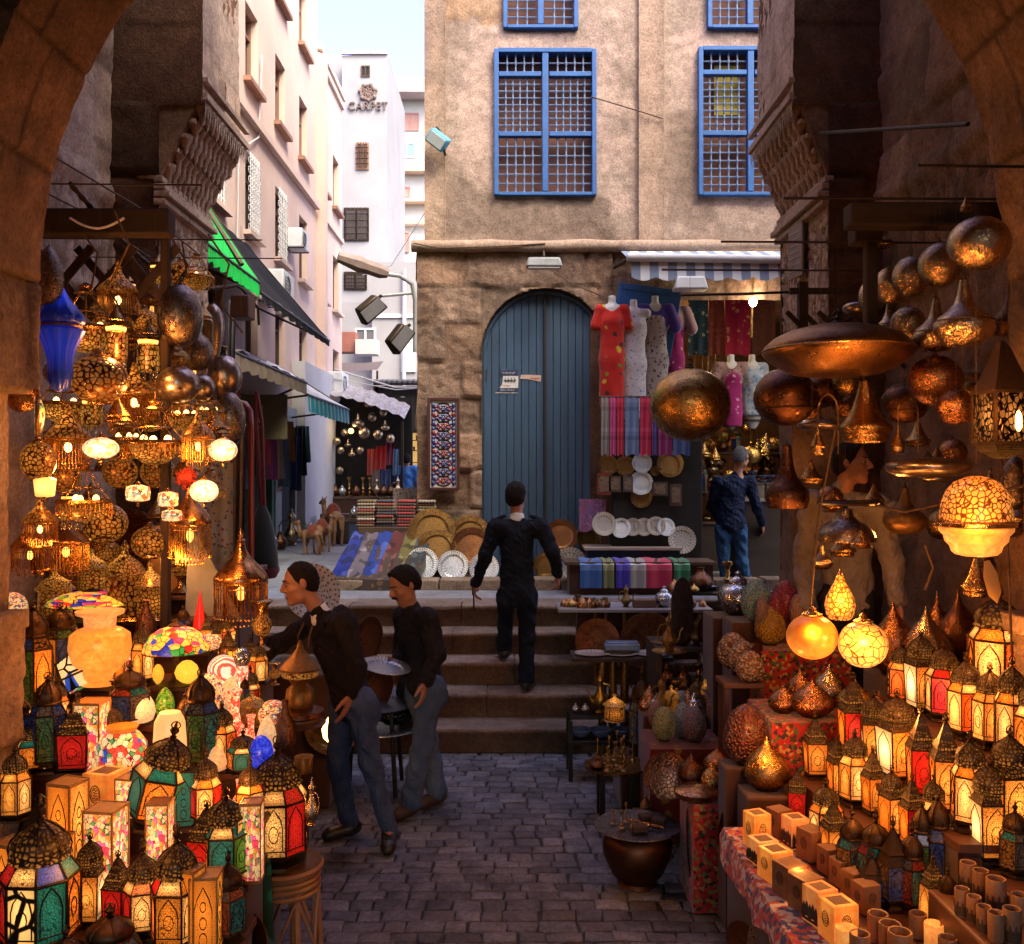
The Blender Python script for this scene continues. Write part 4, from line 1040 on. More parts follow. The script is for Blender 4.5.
def head(S,c,f,u,size=1.0):
 f=nv(f);u=nv(u-f*(u@f));r=np.cross(f,u);A=(r,f,u);z=size
 S.ell(c+u*.028*z-f*.012*z,(.076*z,.096*z,.094*z),A,.02)
 S.ell(c-u*.045*z+f*.028*z,(.058*z,.066*z,.074*z),A,.03)
 S.ell(c-u*.098*z+f*.078*z,(.024*z,.019*z,.020*z),A,.02)
 S.cone(c-u*.080*z+r*.046*z+f*.02*z,c-u*.095*z+f*.068*z,.018*z,.018*z,.02)
 S.cone(c-u*.080*z-r*.046*z+f*.02*z,c-u*.095*z+f*.068*z,.018*z,.018*z,.02)
 S.cone(c+u*.030*z+f*.086*z,c-u*.014*z+f*.114*z,.0085*z,.0135*z,.010)
 S.ell(c-u*.022*z+f*.100*z,(.018*z,.014*z,.010*z),A,.006)
 for s_ in(-1,1):
  S.cone(c+u*.036*z+f*.084*z+r*.012*s_*z,c+u*.034*z+f*.068*z+r*.052*s_*z,.0085*z,.008*z,.010)
  S.ell(c+u*.012*z+f*.088*z+r*.032*s_*z,(.017*z,.013*z,.011*z),A,cut=True)
  S.ell(c-u*.020*z+f*.062*z+r*.044*s_*z,(.020*z,.022*z,.020*z),A,.02)
  S.ell(c+u*.000*z-f*.010*z+r*.080*s_*z,(.009*z,.021*z,.033*z),(nv(r+f*.35*s_),nv(f-r*.35*s_),u),.006)
 S.ell(c-u*.050*z+f*.092*z,(.024*z,.010*z,.0055*z),A,.004);S.ell(c-u*.061*z+f*.089*z,(.021*z,.010*z,.0065*z),A,.004)
 return r,f,u
def eyes(root,c,f,u,size=1.0):
 f=nv(f);u=nv(u-f*(u@f));r=np.cross(f,u)
 for s_ in(-1,1):
  p=c+u*.012*size+f*.074*size+r*.031*s_*size
  m=MB();m.ball(p,.0115*size,10);o=m.build('eye',pmat('eye_white',(.30,.24,.21),(.24,.19,.17),bump=0,rough=.2,var=0));kid(o,root)
  m=MB();m.ball(p+f*.007*size-u*.002,.0075*size,8);i_=m.build('iris',pmat('dark_iris',(.02,.012,.008),(.015,.01,.006),bump=0,rough=.15,var=0));kid(i_,root);i_.parent=o;i_.matrix_parent_inverse=o.matrix_parent_inverse.inverted()@Matrix.Translation(-root.location)if False else Matrix()
def bounds(pts,pad):P=np.array(pts);return P.min(0)-pad,P.max(0)+pad
def person(label,J,look,up,mats,hands=None,hair='short',loose=1.0,flare=0,moustache=False,curl=.5,shoes=True,hres=.0075,bust=None,group=None,name='person',shoulders=None,cat='person',collar=False,tee=False,fat=1.0):
 """J: joints in world space. head, neck, chest, pelvis, shL, elL, wrL, hpL, knL, anL, toL and the R twins"""
 J={k:np.array(v,float)for k,v in J.items()}
 feet=min(J['anL'][2],J['anR'][2]);root=empty(name,label,cat,(float(J['pelvis'][0]),float(J['pelvis'][1]),float(feet-.08)),group=group)
 K=lambda o:kid(o,root)
 def ob(nm,me):o=bpy.data.objects.new(nm,me);COL.objects.link(o);return K(o)
 lo,hi=bounds(list(J.values()),.22)
 f=nv(look);u0=nv(up)
 across=nv(J['shR']-J['shL']);spine=nv(J['chest']-J['pelvis']);front=nv(np.cross(spine,across))
 if front@f<0 and abs(front@f)>.5:front=-front
# the body
 S=SDF(lo,hi,hres)
 S.cone(J['pelvis'],J['chest'],.095,.095,.05,(front,1.35));S.cone(J['chest'],J['neck']-spine*.03,.09,.055,.05,(front,1.3))
 S.cone(J['neck']-spine*.03,J['head']-nv(J['head']-J['neck'])*.05,.052,.050,.03)
 for s_ in 'LR':
  S.cone(J['chest']+(J['sh'+s_]-J['chest'])*.3+spine*.06,J['sh'+s_],.07,.056,.05)
  S.cone(J['sh'+s_],J['el'+s_],.050,.038,.03);S.cone(J['el'+s_],J['wr'+s_],.038,.025,.02)
  S.cone(J['hp'+s_],J['kn'+s_],.062,.040,.03);S.cone(J['kn'+s_],J['an'+s_],.041,.032,.02)
  S.cone(J['kn'+s_]*.7+J['an'+s_]*.3-nv(J['to'+s_]-J['an'+s_])*.008,J['an'+s_],.041,.032,.02)
  S.cone(J['an'+s_],J['to'+s_],.036,.030,.03)
  if hands and s_ in hands:
   d_,n_,sd_=hands[s_][:3];cu=hands[s_][3]if len(hands[s_])>3 else curl
   hand(S,J['wr'+s_],V3(*d_),V3(*n_),V3(*sd_),1.0,cu)
 head(S,J['head'],f,u0)
 ob('body',S.mesh('body',mats.get('skin',skin)))
 u=nv(u0-f*(u0@f));r=np.cross(f,u);c=J['head']
 eyes(root,c,f,u)
# hair
 H=SDF(c-.17,c+.17,.006)
 A=(r,f,u)
 th={'short':.003,'thick':.010,'cap':.010}[hair]
 H.ell(c+u*.032-f*.016,(.078+th,.097+th,.094+th),A,.0);H.ell(c-u*.012-f*.040,(.071+th,.072+th,.075+th),A,.02)
 if hair=='thick':H.ell(c+u*.085+f*.045,(.06,.05,.035),A,.03)
 H.wrinkle(.0022,95,1.3)
 H.halfspace(c+f*.060+u*.066,nv(f*1.0-u*.75));H.halfspace(c+f*.022-u*.01,nv(f*.85-u*.25));H.halfspace(c-f*.02-u*.045,nv(f*.5-u*.8));H.halfspace(c-u*.085,-u)
 ob('hair',H.mesh('hair',mats.get('hair',hair_black)))
 if moustache:
  Mo=SDF(c+f*.09-.06,c+f*.09+.06,.004)
  for s_ in(-1,1):Mo.cone(c-u*.036+f*.108+r*.004*s_,c-u*.046+f*.094+r*.034*s_,.0095,.005,.006)
  ob('moustache',Mo.mesh('moustache',mats.get('hair',hair_black)))
 B=SDF(c+f*.08-.08,c+f*.08+.08,.004)
 for s_ in(-1,1):B.cone(c+u*.038+f*.094+r*.012*s_,c+u*.038+f*.074+r*.052*s_,.0042,.0036,.002)
 ob('eyebrows',B.mesh('eyebrows',mats.get('hair',hair_black)))
# upper garment
 T=SDF(lo,hi,.010);g=.018*loose
 hem=J['pelvis']-spine*mats.get('hem',.06)
 T.cone(hem,J['chest'],(.118+g)*fat,(.112+g),.06,(front,1.22/fat**.5));T.cone(J['chest'],J['neck']-spine*.045,.108+g,.062,.06,(front,1.25))
 for s_ in 'LR':
  T.cone(J['chest']+(J['sh'+s_]-J['chest'])*.3+spine*.06,J['sh'+s_],.078,.058+g*.6,.05)
  T.cone(J['sh'+s_],J['el'+s_],.049+g,.039+g,.035);cuff=J['el'+s_]+(J['wr'+s_]-J['el'+s_])*.97
  T.cone(J['el'+s_],cuff,.039+g,.029+g*.6,.02)
  T.cone(cuff-nv(J['wr'+s_]-J['el'+s_])*.035,cuff,.036+g*.7,.035+g*.6,.006)
 T.cone(J['neck']-spine*.05,J['neck']-spine*.005,.064,.060,.02)
 T.cone(hem,hem+spine*.03,(.122+g)*fat,(.122+g)*fat,.01,(front,1.2/fat**.5))
 T.wrinkle(.0046*loose,17,2.2+len(label)%5,(1,.6,.8));T.wrinkle(.003,43,1.1+len(label)%7,(.7,1,1))
 T.halfspace(hem-spine*.09,-spine)
 ob(mats.get('topname','sweater'),T.mesh('top',mats['top']))
 if collar or tee:
  Cc=SDF(J['neck']-.16,J['neck']+.16,.007)
  ax_=nv(J['head']-J['neck'])
  Cc.cone(J['neck']-spine*.02,J['neck']+ax_*.022,.060 if tee else.066,.054 if tee else.060,.01)
  if tee:Cc.cone(J['neck']-spine*.03+front*.02,J['neck']-spine*.055+front*.04,.046,.036,.02)
  Cc.halfspace(J['neck']+ax_*.026,ax_)
  ob('collar' if collar else 'undershirt',Cc.mesh('collar',white_tee))
# trousers
 Q=SDF(lo,np.minimum(hi,np.array([9,99,J['pelvis'][2]+.3])),.010)
 Q.cone(J['pelvis']+spine*.05,J['pelvis']-spine*.03,.108,.116,.04,(front,1.2))
 for s_ in 'LR':
  Q.cone(J['hp'+s_],J['kn'+s_],.086+g*.3,.058+g*.3,.035);hemp=J['an'+s_]+(J['kn'+s_]-J['an'+s_])*.05
  Q.cone(J['kn'+s_],hemp,.058+g*.3,.047+flare+g*.4,.03)
  Q.cone(J['hp'+s_]-front*.03+spine*.03,J['hp'+s_]-front*.040-spine*.05,.076,.078,.03)
 Q.wrinkle(.0055,26,4.4+len(label)%3,(1,1,.75));Q.wrinkle(.002,70,2)
 for s_ in 'LR':pass
 ob('trousers',Q.mesh('trousers',mats['legs']))
 if shoes:
  for s_ in 'LR':
   a_,t_=J['an'+s_],J['to'+s_];d_=nv(t_-a_);dn=nv(V3(d_[0],d_[1],0))if abs(d_[2])<.85 else d_
   so_=SDF(np.minimum(a_,t_)-.13,np.maximum(a_,t_)+.13,.007)
   so_.cone(a_-V3(0,0,.02),a_-V3(0,0,.03)-d_*.035,.044,.042,.02);so_.cone(a_-V3(0,0,.02),t_,.046,.038,.03,(np.cross(d_,V3(0,0,1)),.86));so_.cone(t_,t_+d_*.028,.040,.034,.02)
   if abs(d_[2])<.5:so_.halfspace(V3(0,0,min(a_[2],t_[2])-.062),V3(0,0,-1))
   ob('shoe',so_.mesh('shoe',mats['shoes']))
   m=MB()
 return root
def Pd(px,py,d):return np.array(W(px,py,d))
d=5.72
J1=dict(head=Pd(300,583,d-.02),neck=Pd(320,610,d),chest=Pd(333,645,d+.01),pelvis=Pd(352,697,d+.02),shR=Pd(316,620,d+.12),elR=Pd(277,645,d-.04),wrR=Pd(251,668,d-.22),shL=Pd(345,624,d-.17),elL=Pd(357,668,d-.24),wrL=Pd(350,694,d-.25),hpL=Pd(360,706,d-.07),knL=Pd(370,760,d-.08),anL=Pd(390,824,d+.02),toL=Pd(388,845,d-.12),hpR=Pd(343,705,d+.08),knR=Pd(338,765,d+.06),anR=Pd(350,826,d+.14),toR=Pd(331,836,d+.08))
J1['anL'][2]=.085;J1['toL'][2]=.05;J1['anR'][2]=.085;J1['toR'][2]=.05
person('young man in black hooded sweater and dark jeans leaning over the lantern stall',J1,(-.90,-.32,-.24),(-.26,-.08,.96),dict(top=black_knit,legs=jeans,shoes=shoe_black,topname='hooded_sweater',hem=.03),hands=dict(L=((-.25,-.05,-1),(-.9,.2,.1),(-.3,-.9,0),.35),R=((-.9,-.25,-.3),(0,-.3,-1),(.2,-1,0),.45)),hair='short',tee=True,loose=1.0)
hp=[o for o in bpy.data.objects if o.name=='person'][0]
Hd=SDF(J1['neck']-.2,J1['neck']+.2,.008)
Hd.cone(J1['neck']+V3(.10,.12,-.03),J1['neck']+V3(.125,0,-.02),.036,.045,.03);Hd.cone(J1['neck']+V3(.125,0,-.02),J1['neck']+V3(.07,-.12,-.06),.045,.034,.03);Hd.wrinkle(.004,50,2)
o=bpy.data.objects.new('hood',Hd.mesh('hood',black_knit));COL.objects.link(o);kid(o,hp)
m=MB();n0=J1['neck'];m.tube([n0+V3(-.075,-.10,-.06),n0+V3(-.105,-.13,-.14),n0+V3(-.10,-.14,-.21)],.006,5);m.tube([n0+V3(-.02,-.125,-.08),n0+V3(-.035,-.16,-.15),n0+V3(-.03,-.165,-.2)],.006,5)
kid(m.build('drawstring',M['cord']),hp)
d=6.32
J2=dict(head=Pd(404,585,d),neck=Pd(411,607,d+.02),chest=Pd(416,634,d+.03),pelvis=Pd(424,678,d+.04),shL=Pd(428,618,d-.15),elL=Pd(437,655,d-.17),wrL=Pd(425,681,d-.22),shR=Pd(404,616,d+.19),elR=Pd(402,652,d+.26),wrR=Pd(396,664,d+.07),hpL=Pd(430,690,d-.05),knL=Pd(422,745,d-.14),anL=Pd(410,800,d-.12),toL=Pd(401,805,d-.17),hpR=Pd(418,690,d+.1),knR=Pd(428,742,d+.12),anR=Pd(437,795,d+.1),toR=Pd(424,800,d+.03))
for k_ in('anL','anR'):J2[k_][2]=.085
for k_ in('toL','toR'):J2[k_][2]=.05
person('moustached man in black shirt and washed jeans looking down at a tray',J2,(-.74,-.46,-.46),(-.36,-.2,.9),dict(top=black_shirt,legs=jeans_pale,shoes=shoe_brown,topname='shirt',hem=.02),hands=dict(L=((-.1,-.15,-1),(-.95,.2,0),(-.2,-.9,0),.4),R=((-.75,-.45,.1),(.2,.5,.8),(.1,-.5,.85),.55)),hair='thick',moustache=True,flare=.018,loose=1.15)
m=MB();mt_=nv(J2['wrL']-J2['elL']);qn=Vector(mt_).to_track_quat('Z','Y').to_matrix();m.torus(Vector(J2['wrL']-mt_*.012),.034,.008,16,6,qn)
mp=[o for o in bpy.data.objects if o.name.startswith('person')and 'moustached' in o.get('label','')][0];kid(m.build('watch',M['grey_metal']),mp)
d=8.05
J3=dict(head=Pd(516,497,d+.08),neck=Pd(517,517,d+.03),chest=Pd(517,540,d+.02),pelvis=Pd(517,590,d),shL=Pd(496,527,d),elL=Pd(485,556,d-.02),wrL=Pd(476,583,d+.1),shR=Pd(540,527,d),elR=Pd(553,552,d-.05),wrR=Pd(558,574,d+.1),hpL=Pd(507,596,d),knL=Pd(506,622,d+.26),anL=Pd(504,650,d+.30),toL=Pd(501,657,d+.43),hpR=Pd(527,596,d),knR=Pd(527,638,d+.0),anR=Pd(526,680,d-.02),toR=Pd(530,686,d+.11))
J3['anR'][2]=.4+.085;J3['toR'][2]=.45;J3['anL'][2]=.6+.085;J3['toL'][2]=.65
J3['knL']=(J3['hpL']+J3['anL'])/2+V3(0,.13,.03)
person('uniformed man in navy sweater climbing the stone steps with his back turned',J3,(.25,.95,-.05),(0,0,1),dict(top=navy_knit,legs=navy_knit,shoes=shoe_black,topname='sweater',hem=.05,hair=hair_black),hands=dict(L=((-.15,.15,-1),(.9,.1,-.1),(.05,1,.1),.9),R=((.05,.2,-1),(-.9,.1,-.1),(-.05,1,.1),.9)),hair='thick',collar=True,loose=1.2,flare=.012,fat=1.06)
op=[o for o in bpy.data.objects if o.name.startswith('person')and 'uniformed' in o.get('label','')][0]
m=MB()
for s_ in('L','R'):a_,b_=J3['neck']+(J3['sh'+s_]-J3['neck'])*.55+V3(0,0,.058),J3['sh'+s_]+V3(0,0,.062);m.tube([a_,b_],[.016,.02],6)
kid(m.build('epaulettes',navy_knit),op)
m=MB();m.tube([J3['wrL']+V3(-.02,.02,-.05),J3['wrL']+V3(-.02,.03,-.24)],.008,6);m.box(*(J3['wrL']+V3(-.02,.02,-.06)),.03,.04,.09)
tag(m.build('radio',M['black'],bevel=.004),'small black handset with stub aerial held by the man on the steps','radio')
d=10.5
J4=dict(head=Pd(741,458,d),neck=Pd(737,474,d),chest=Pd(733,490,d),pelvis=Pd(731,523,d),shL=Pd(718,482,d-.02),elL=Pd(712,507,d+.05),wrL=Pd(722,524,d+.25),shR=Pd(750,483,d),elR=Pd(757,508,d-.02),wrR=Pd(762,524,d+.22),hpL=Pd(723,530,d),knL=Pd(724,562,d),anL=Pd(725,592,d),toL=Pd(724,594,d+.13),hpR=Pd(739,530,d),knR=Pd(742,562,d),anR=Pd(746,592,d),toR=Pd(749,594,d+.12))
sc4=.082/1
for k_ in('anL','anR'):J4[k_][2]=1.085
for k_ in('toL','toR'):J4[k_][2]=1.05
person('grey haired man in navy jacket and bright jeans browsing the back counter',J4,(.62,.72,-.32),(.1,.2,.95),dict(top=navy_jacket,legs=jeans_bright,shoes=shoe_black,topname='jacket',hem=.02,hair=hair_grey),hands=dict(R=((.3,.5,-.8),(-.8,.3,0),(-.3,.8,.3),.5),L=((.1,.6,-.8),(.8,.2,0),(.2,.8,.3),.5)),hair='short',loose=1.1,fat=1.16)
d=5.75
J5=dict(head=Pd(852,463,d),neck=Pd(842,489,d+.03),chest=Pd(845,520,d+.03),pelvis=Pd(848,588,d+.03),shR=Pd(812,503,d+.1),elR=Pd(804,560,d+.12),wrR=Pd(806,606,d-.0),shL=Pd(878,505,d-.06),elL=Pd(892,560,d-.1),wrL=Pd(897,604,d-.2),hpL=Pd(860,600,d),knL=Pd(864,668,d),anL=Pd(864,733,d),toL=Pd(868,740,d-.13),hpR=Pd(834,600,d),knR=Pd(834,668,d),anR=Pd(834,733,d),toR=Pd(834,740,d-.13))
PLAT=.62
for k_ in('anL','anR'):J5[k_][2]=PLAT+.085
for k_ in('toL','toR'):J5[k_][2]=PLAT+.05
J5['knL']=(J5['hpL']+J5['anL'])/2;J5['knR']=(J5['hpR']+J5['anR'])/2
person('dark haired seller in taupe sweater standing behind the hanging copper lamps',J5,(.82,-.55,-.05),(0,0,1),dict(top=grey_knit,legs=black_shirt,shoes=shoe_black,topname='sweater',hem=.08),hands=dict(L=((.2,-.3,-1),(-.9,0,0),(.1,-1,0),.6),R=((0,-.3,-1),(.9,0,0),(0,-1,0),.6)),hair='thick',loose=1.5)
d=21.
sx=lambda px,py,q=0:Pd(px,py,d+q)
zb=1.0
def simple_J(x,y,z,h,face=1):
 k=h/1.75;v=lambda a,b,c:V3(x+a*k,y+b*k,z+c*k)
 return dict(head=v(0,.0,1.62),neck=v(0,0,1.47),chest=v(0,0,1.27),pelvis=v(0,0,.95),shL=v(-.2,0,1.40),elL=v(-.25,0,1.12),wrL=v(-.22,.12,.90),shR=v(.2,0,1.40),elR=v(.25,0,1.12),wrR=v(.24,.1,.88),hpL=v(-.09,0,.9),knL=v(-.1,0,.48),anL=v(-.1,0,.085),toL=v(-.1,.12*face,.05),hpR=v(.09,0,.9),knR=v(.1,0,.48),anR=v(.1,0,.085),toR=v(.1,.12*face,.05))
J6=simple_J((407-CX)*d/F,d,1.0,1.62)
person('distant person in a bright blue top walking away down the alley',J6,(0,1,0),(0,0,1),dict(top=pmat('bright_blue_cloth',(.03,.16,.50),(.02,.10,.36),scale=8,var=0),legs=pmat('dark_cloth',(.02,.03,.06),(.015,.02,.04),scale=8,var=0),shoes=shoe_black,topname='tunic',hem=.25),hair='thick',loose=1.6,hres=.012)
# prototypes of the goods
brass=brassmat('bright_brass',(.62,.38,.13),(.42,.23,.07),(.18,.34),hammer=20,chase=60,tarn=.35)
brass_old=brassmat('old_brass',(.46,.27,.10),(.28,.15,.055),(.3,.5),engrave=55)
brass_smooth=brassmat('smooth_brass',(.60,.36,.13),(.42,.23,.08),(.16,.30),chase=44,tarn=.35)
copper=brassmat('copper',(.52,.25,.115),(.36,.15,.065),(.18,.34),hammer=20,chase=56)
copper_dark=brassmat('dark_copper',(.24,.11,.06),(.13,.055,.034),(.22,.40),hammer=15,chase=50)
gunmetal=brassmat('gunmetal',(.36,.28,.22),(.20,.14,.11),(.2,.36),hammer=14,chase=40)
silver=brassmat('pewter_silver',(.62,.47,.32),(.42,.29,.18),(.15,.30),hammer=20,chase=52,tarn=.3)
silver_bright=brassmat('bright_silver',(.72,.72,.74),(.55,.55,.58),(.16,.3),engrave=14,tarn=.2)
silver_dots=brassmat('pierced_silver',(.46,.38,.33),(.28,.2,.16),(.25,.4),dots=26)
tray_brass=brassmat('engraved_brass_tray',(.40,.22,.075),(.22,.11,.038),(.22,.4),engrave=50)
tray_copper=brassmat('brown_copper_tray',(.22,.085,.038),(.12,.045,.024),(.35,.55),engrave=46)
tray_grey=brassmat('grey_metal_tray',(.26,.24,.27),(.16,.15,.18),(.3,.5),engrave=20)
GLW=dict(amber=glow('amber_glass',(1,.24,.018),.34,1.4,lines=16,lw=.06),gold=glow('gold_glass',(1,.33,.04),.42,2.0,lines=20,lw=.06),cream=glow('cream_glass',(1,.44,.10),.46,2.6,lines=24,lw=.055),white=glow('white_glass',(1,.56,.20),.6,4.0,lines=30,lw=.03),orange=glow('orange_glass',(1,.13,.01),.38,1.2,lines=18),red=glow('red_glass',(.85,.02,.012),.22,.6,lines=20,lw=.06),pink=glow('rose_glass',(1,.04,.06),.36,1.0,lines=18),teal=glow('teal_glass',(.03,.26,.17),.16,.5,lines=20,lw=.06),green=glow('green_glass',(.14,.34,.03),.18,.6,lines=18),blue=glow('blue_pane',(.02,.08,.50),.20,.5,lines=18),script=glow('script_glass',(1,.52,.14),.55,1.3,lines=7,lw=.12))
OFF=dict(red=glassoff('unlit_red',(.20,.025,.015)),teal=glassoff('unlit_teal',(.02,.12,.11)),amber=glassoff('unlit_amber',(.20,.09,.02)),blue=glassoff('unlit_blue',(.02,.05,.18)),grey=glassoff('unlit_clear',(.09,.075,.06)),green=glassoff('unlit_green',(.05,.13,.03)))
bulb_m=glow('bulb_glow',(1,.52,.16),5,6)
def pierced_mat():
 s=NT('pierced_dome');v=s.coord('Object');g=s.coord('Generated')
 e=s.ramp(s.vor(v,30,'DISTANCE_TO_EDGE',rnd=.6),[(.12,0),(.30,1)])
 sx=s.n('ShaderNodeSeparateXYZ');s.l(g,sx.inputs[0]);low=s.ramp(sx.outputs[2],[(0,1),(.35,.42),(1,.10)])
 col=s.mix(s.noise(v,12,4),(.045,.02,.010),(.016,.009,.006))
 s.bsdf(s.mix(e,col,(.008,.004,.002)),.45,.5,s.bump(s.math('SUBTRACT',1.0,e),.5,.01),(1,.34,.05),s.math('MULTIPLY',s.math('MULTIPLY',e,low),.55));return s.m
pierced=pierced_mat()
def lattice_mat(name,scale,col,estr,metalc=(.42,.22,.07),lo=.05,hi=.09):
 s=NT(name);v=s.coord('Object');g=s.coord('Generated')
 e=s.ramp(s.vor(v,scale,'DISTANCE_TO_EDGE',rnd=.7),[(lo,0),(hi,1)])
 vm=s.n('ShaderNodeVectorMath',operation='DISTANCE');s.l(g,vm.inputs[0]);vm.inputs[1].default_value=(.5,.3,.5)
 hs=s.ramp(vm.outputs['Value'],[(.15,1),(.35,.30),(.7,.14)])
 s.bsdf(s.mix(e,metalc,(.04,.015,.005)),.3,s.math('SUBTRACT',1.0,e),s.bump(e,.6,.004),col,s.math('MULTIPLY',s.math('MULTIPLY',e,estr),hs));return s.m
openwork=lattice_mat('openwork_brass',9,(1,.30,.035),1.3,(.11,.042,.012),.08,.16)
openwork_fine=lattice_mat('fine_openwork_brass',14,(1,.36,.05),1.6,(.12,.048,.014),.08,.16)
def ring(mb,n,r,z,t,rot):
 pts=[(r*math.cos(2*PI*i/n+rot),r*math.sin(2*PI*i/n+rot),z)for i in range(n)]
 mb.tube(pts,t,5,True)
def lantern(name,n,panes,w=.42,taper=1.0,dome='dome',lit=True,uppers=None,pz=(.14,.50),metal=None,pm=None,dz=None):
 """unit height lantern: foot, frame, n glass panes, upper panes, pierced dome with a finial"""
 Rr=w/2;rot=PI/n-PI/2;metal=metal or M['frame'];o=empty(name)
 z0,z1=pz;rt,rb=Rr,Rr*taper;z2=z1+.10
 m=MB();m.lathe([(rb*.80,0),(rb*.98,.015),(rb*.96,.045),(rb*.70,.07),(rb*.72,z0-.035),(rb*1.03,z0-.015),(rb*1.03,z0)],n,rot=rot)
 m.build('base',metal,o,ang=25)
 m=MB();ring(m,n,rb*1.01,z0,.010,rot);ring(m,n,rt*1.02,z1,.011,rot);ring(m,n,rt*.72,z2,.010,rot)
 for i in range(n):
  a=2*PI*i/n+rot;c,s_=math.cos(a),math.sin(a)
  m.tube([(rb*c,rb*s_,z0),(rt*c,rt*s_,z1),(rt*.70*c,rt*.70*s_,z2)],.009,5)
 ring(m,n,(rt*.30+rb*.70)*1.0,z0+(z1-z0)*.12,.005,rot)
 for i in range(n):
  a,b=2*PI*i/n+rot,2*PI*(i+1)/n+rot
  pt=lambda u,v:Vector(((rb+(rt-rb)*v)*1.0*(math.cos(a)*(1-u)+math.cos(b)*u),(rb+(rt-rb)*v)*(math.sin(a)*(1-u)+math.sin(b)*u),z0+(z1-z0)*v))
  m.tube([pt(.14,.14),pt(.14,.58),pt(.22,.74),pt(.36,.84),pt(.5,.94),pt(.64,.84),pt(.78,.74),pt(.86,.58),pt(.86,.14)],.0055,4)
  if i%2:m.tube([pt(.5+.19*math.cos(q*PI/5),.45+.16*math.sin(q*PI/5))for q in range(10)],.0045,4,True)
 m.build('frame',metal,o)
 for i in range(n):
  a,b=2*PI*i/n+rot,2*PI*(i+1)/n+rot;k=.985
  m=MB();m.quad((rb*k*math.cos(a),rb*k*math.sin(a),z0),(rb*k*math.cos(b),rb*k*math.sin(b),z0),(rt*k*math.cos(b),rt*k*math.sin(b),z1),(rt*k*math.cos(a),rt*k*math.sin(a),z1))
  m.build('pane',panes[i%len(panes)],o,smooth=False)
  if uppers:
   m=MB();m.quad((rt*k*math.cos(a),rt*k*math.sin(a),z1),(rt*k*math.cos(b),rt*k*math.sin(b),z1),(rt*.7*math.cos(b),rt*.7*math.sin(b),z2),(rt*.7*math.cos(a),rt*.7*math.sin(a),z2))
   m.build('upper_pane',uppers[i%len(uppers)],o,smooth=False)
 pm=pm or(pierced if lit else M['frame'])
 if not uppers:
  m=MB();m.lathe([(rt,z1),(rt*.7,z2)],n,rot=rot,caps=False);m.build('shoulder',pm,o,ang=25)
 if dome=='dome':
  pr=[(rt*.74,z2-.005),(rt*.80,z2+.012),(rt*.72,z2+.03),(rt*.76,z2+.07),(rt*.70,z2+.12),(rt*.50,z2+.17),(rt*.24,z2+.21),(rt*.12,z2+.23)]
  zt=z2+.23;nn=14
 elif dome=='cone':
  pr=[(rt*.80,z2),(rt*.84,z2+.012),(rt*.55,z2+.08),(rt*.34,z2+.16),(rt*.16,z2+.24)];zt=z2+.24;nn=n if n>5 else 4
 else:
  pr=[(rt*.72,z2),(rt*1.05,z2-.02),(rt*1.08,z2),(rt*.8,z2+.05),(rt*.70,z2+.10),(rt*.30,z2+.19),(rt*.14,z2+.23)];zt=z2+.23;nn=16
 m=MB();m.lathe(pr,nn,rot=rot)
 dm=m.build('dome',pm,o,ang=30)
 m=MB()
 for i in range(n):
  a=2*PI*i/n+rot
  m.tube([(p[0]*1.03*math.cos(a),p[0]*1.03*math.sin(a),p[1])for p in pr[2:]],.006,4)
 m.build('rib',metal,dm)
 m=MB();q=(1-zt)/.17
 m.lathe([(.020,zt-.01),(.030,zt+.02*q),(.014,zt+.035*q),(.034,zt+.065*q),(.036,zt+.085*q),(.014,zt+.11*q),(.012,zt+.13*q),(.002,zt+.17*q)],10)
 m.torus((0,0,zt+.125*q),.034,.006,12,5,Matrix.Rotation(PI/2,3,'X'))
 m.build('finial',metal,dm)
 return o
g_=GLW;f_=OFF
P={}
P['hexmulti']=lantern('moroccan_lantern',8,[g_['teal'],g_['amber'],g_['red'],g_['teal'],g_['amber'],g_['green'],g_['red'],g_['script']],.46,uppers=[g_['blue'],g_['teal'],g_['red'],g_['cream'],g_['blue'],g_['amber'],g_['red'],g_['cream']])
P['stool']=lantern('moroccan_lantern',8,[g_['red'],g_['gold'],g_['teal'],g_['amber'],g_['red'],g_['gold'],g_['teal'],g_['cream']],.52,uppers=[g_['red'],g_['cream'],g_['green'],g_['amber'],g_['red'],g_['amber'],g_['green'],g_['cream']],pz=(.13,.52))
P['hexred']=lantern('moroccan_lantern',6,[g_['red'],g_['amber'],g_['red'],g_['orange'],g_['red'],g_['cream']],.46,uppers=[g_['cream'],g_['amber']])
P['hexwhite']=lantern('moroccan_lantern',6,[g_['cream'],g_['red'],g_['cream'],g_['cream'],g_['orange'],g_['amber']],.46,uppers=[g_['amber'],g_['red'],g_['cream']])
P['hexteal']=lantern('moroccan_lantern',6,[g_['teal'],g_['amber'],g_['teal'],g_['green'],g_['teal'],g_['amber']],.46,uppers=[g_['cream'],g_['teal']])
P['hexgold']=lantern('moroccan_lantern',6,[g_['gold'],g_['cream'],g_['amber'],g_['gold'],g_['orange'],g_['cream']],.40,uppers=[g_['gold'],g_['amber']],pz=(.12,.56))
P['hexamber']=lantern('moroccan_lantern',6,[g_['amber'],g_['gold'],g_['orange'],g_['amber'],g_['cream'],g_['orange']],.40,uppers=[g_['amber'],g_['cream']],pz=(.12,.56))
P['hexrose']=lantern('moroccan_lantern',6,[g_['cream'],g_['pink'],g_['cream'],g_['orange'],g_['pink'],g_['amber']],.40,uppers=[g_['cream'],g_['red'],g_['amber']],pz=(.12,.56))
P['sqwhite']=lantern('square_lantern',4,[g_['white'],g_['cream'],g_['white'],g_['gold']],.44,.84,'dome',pz=(.08,.58))
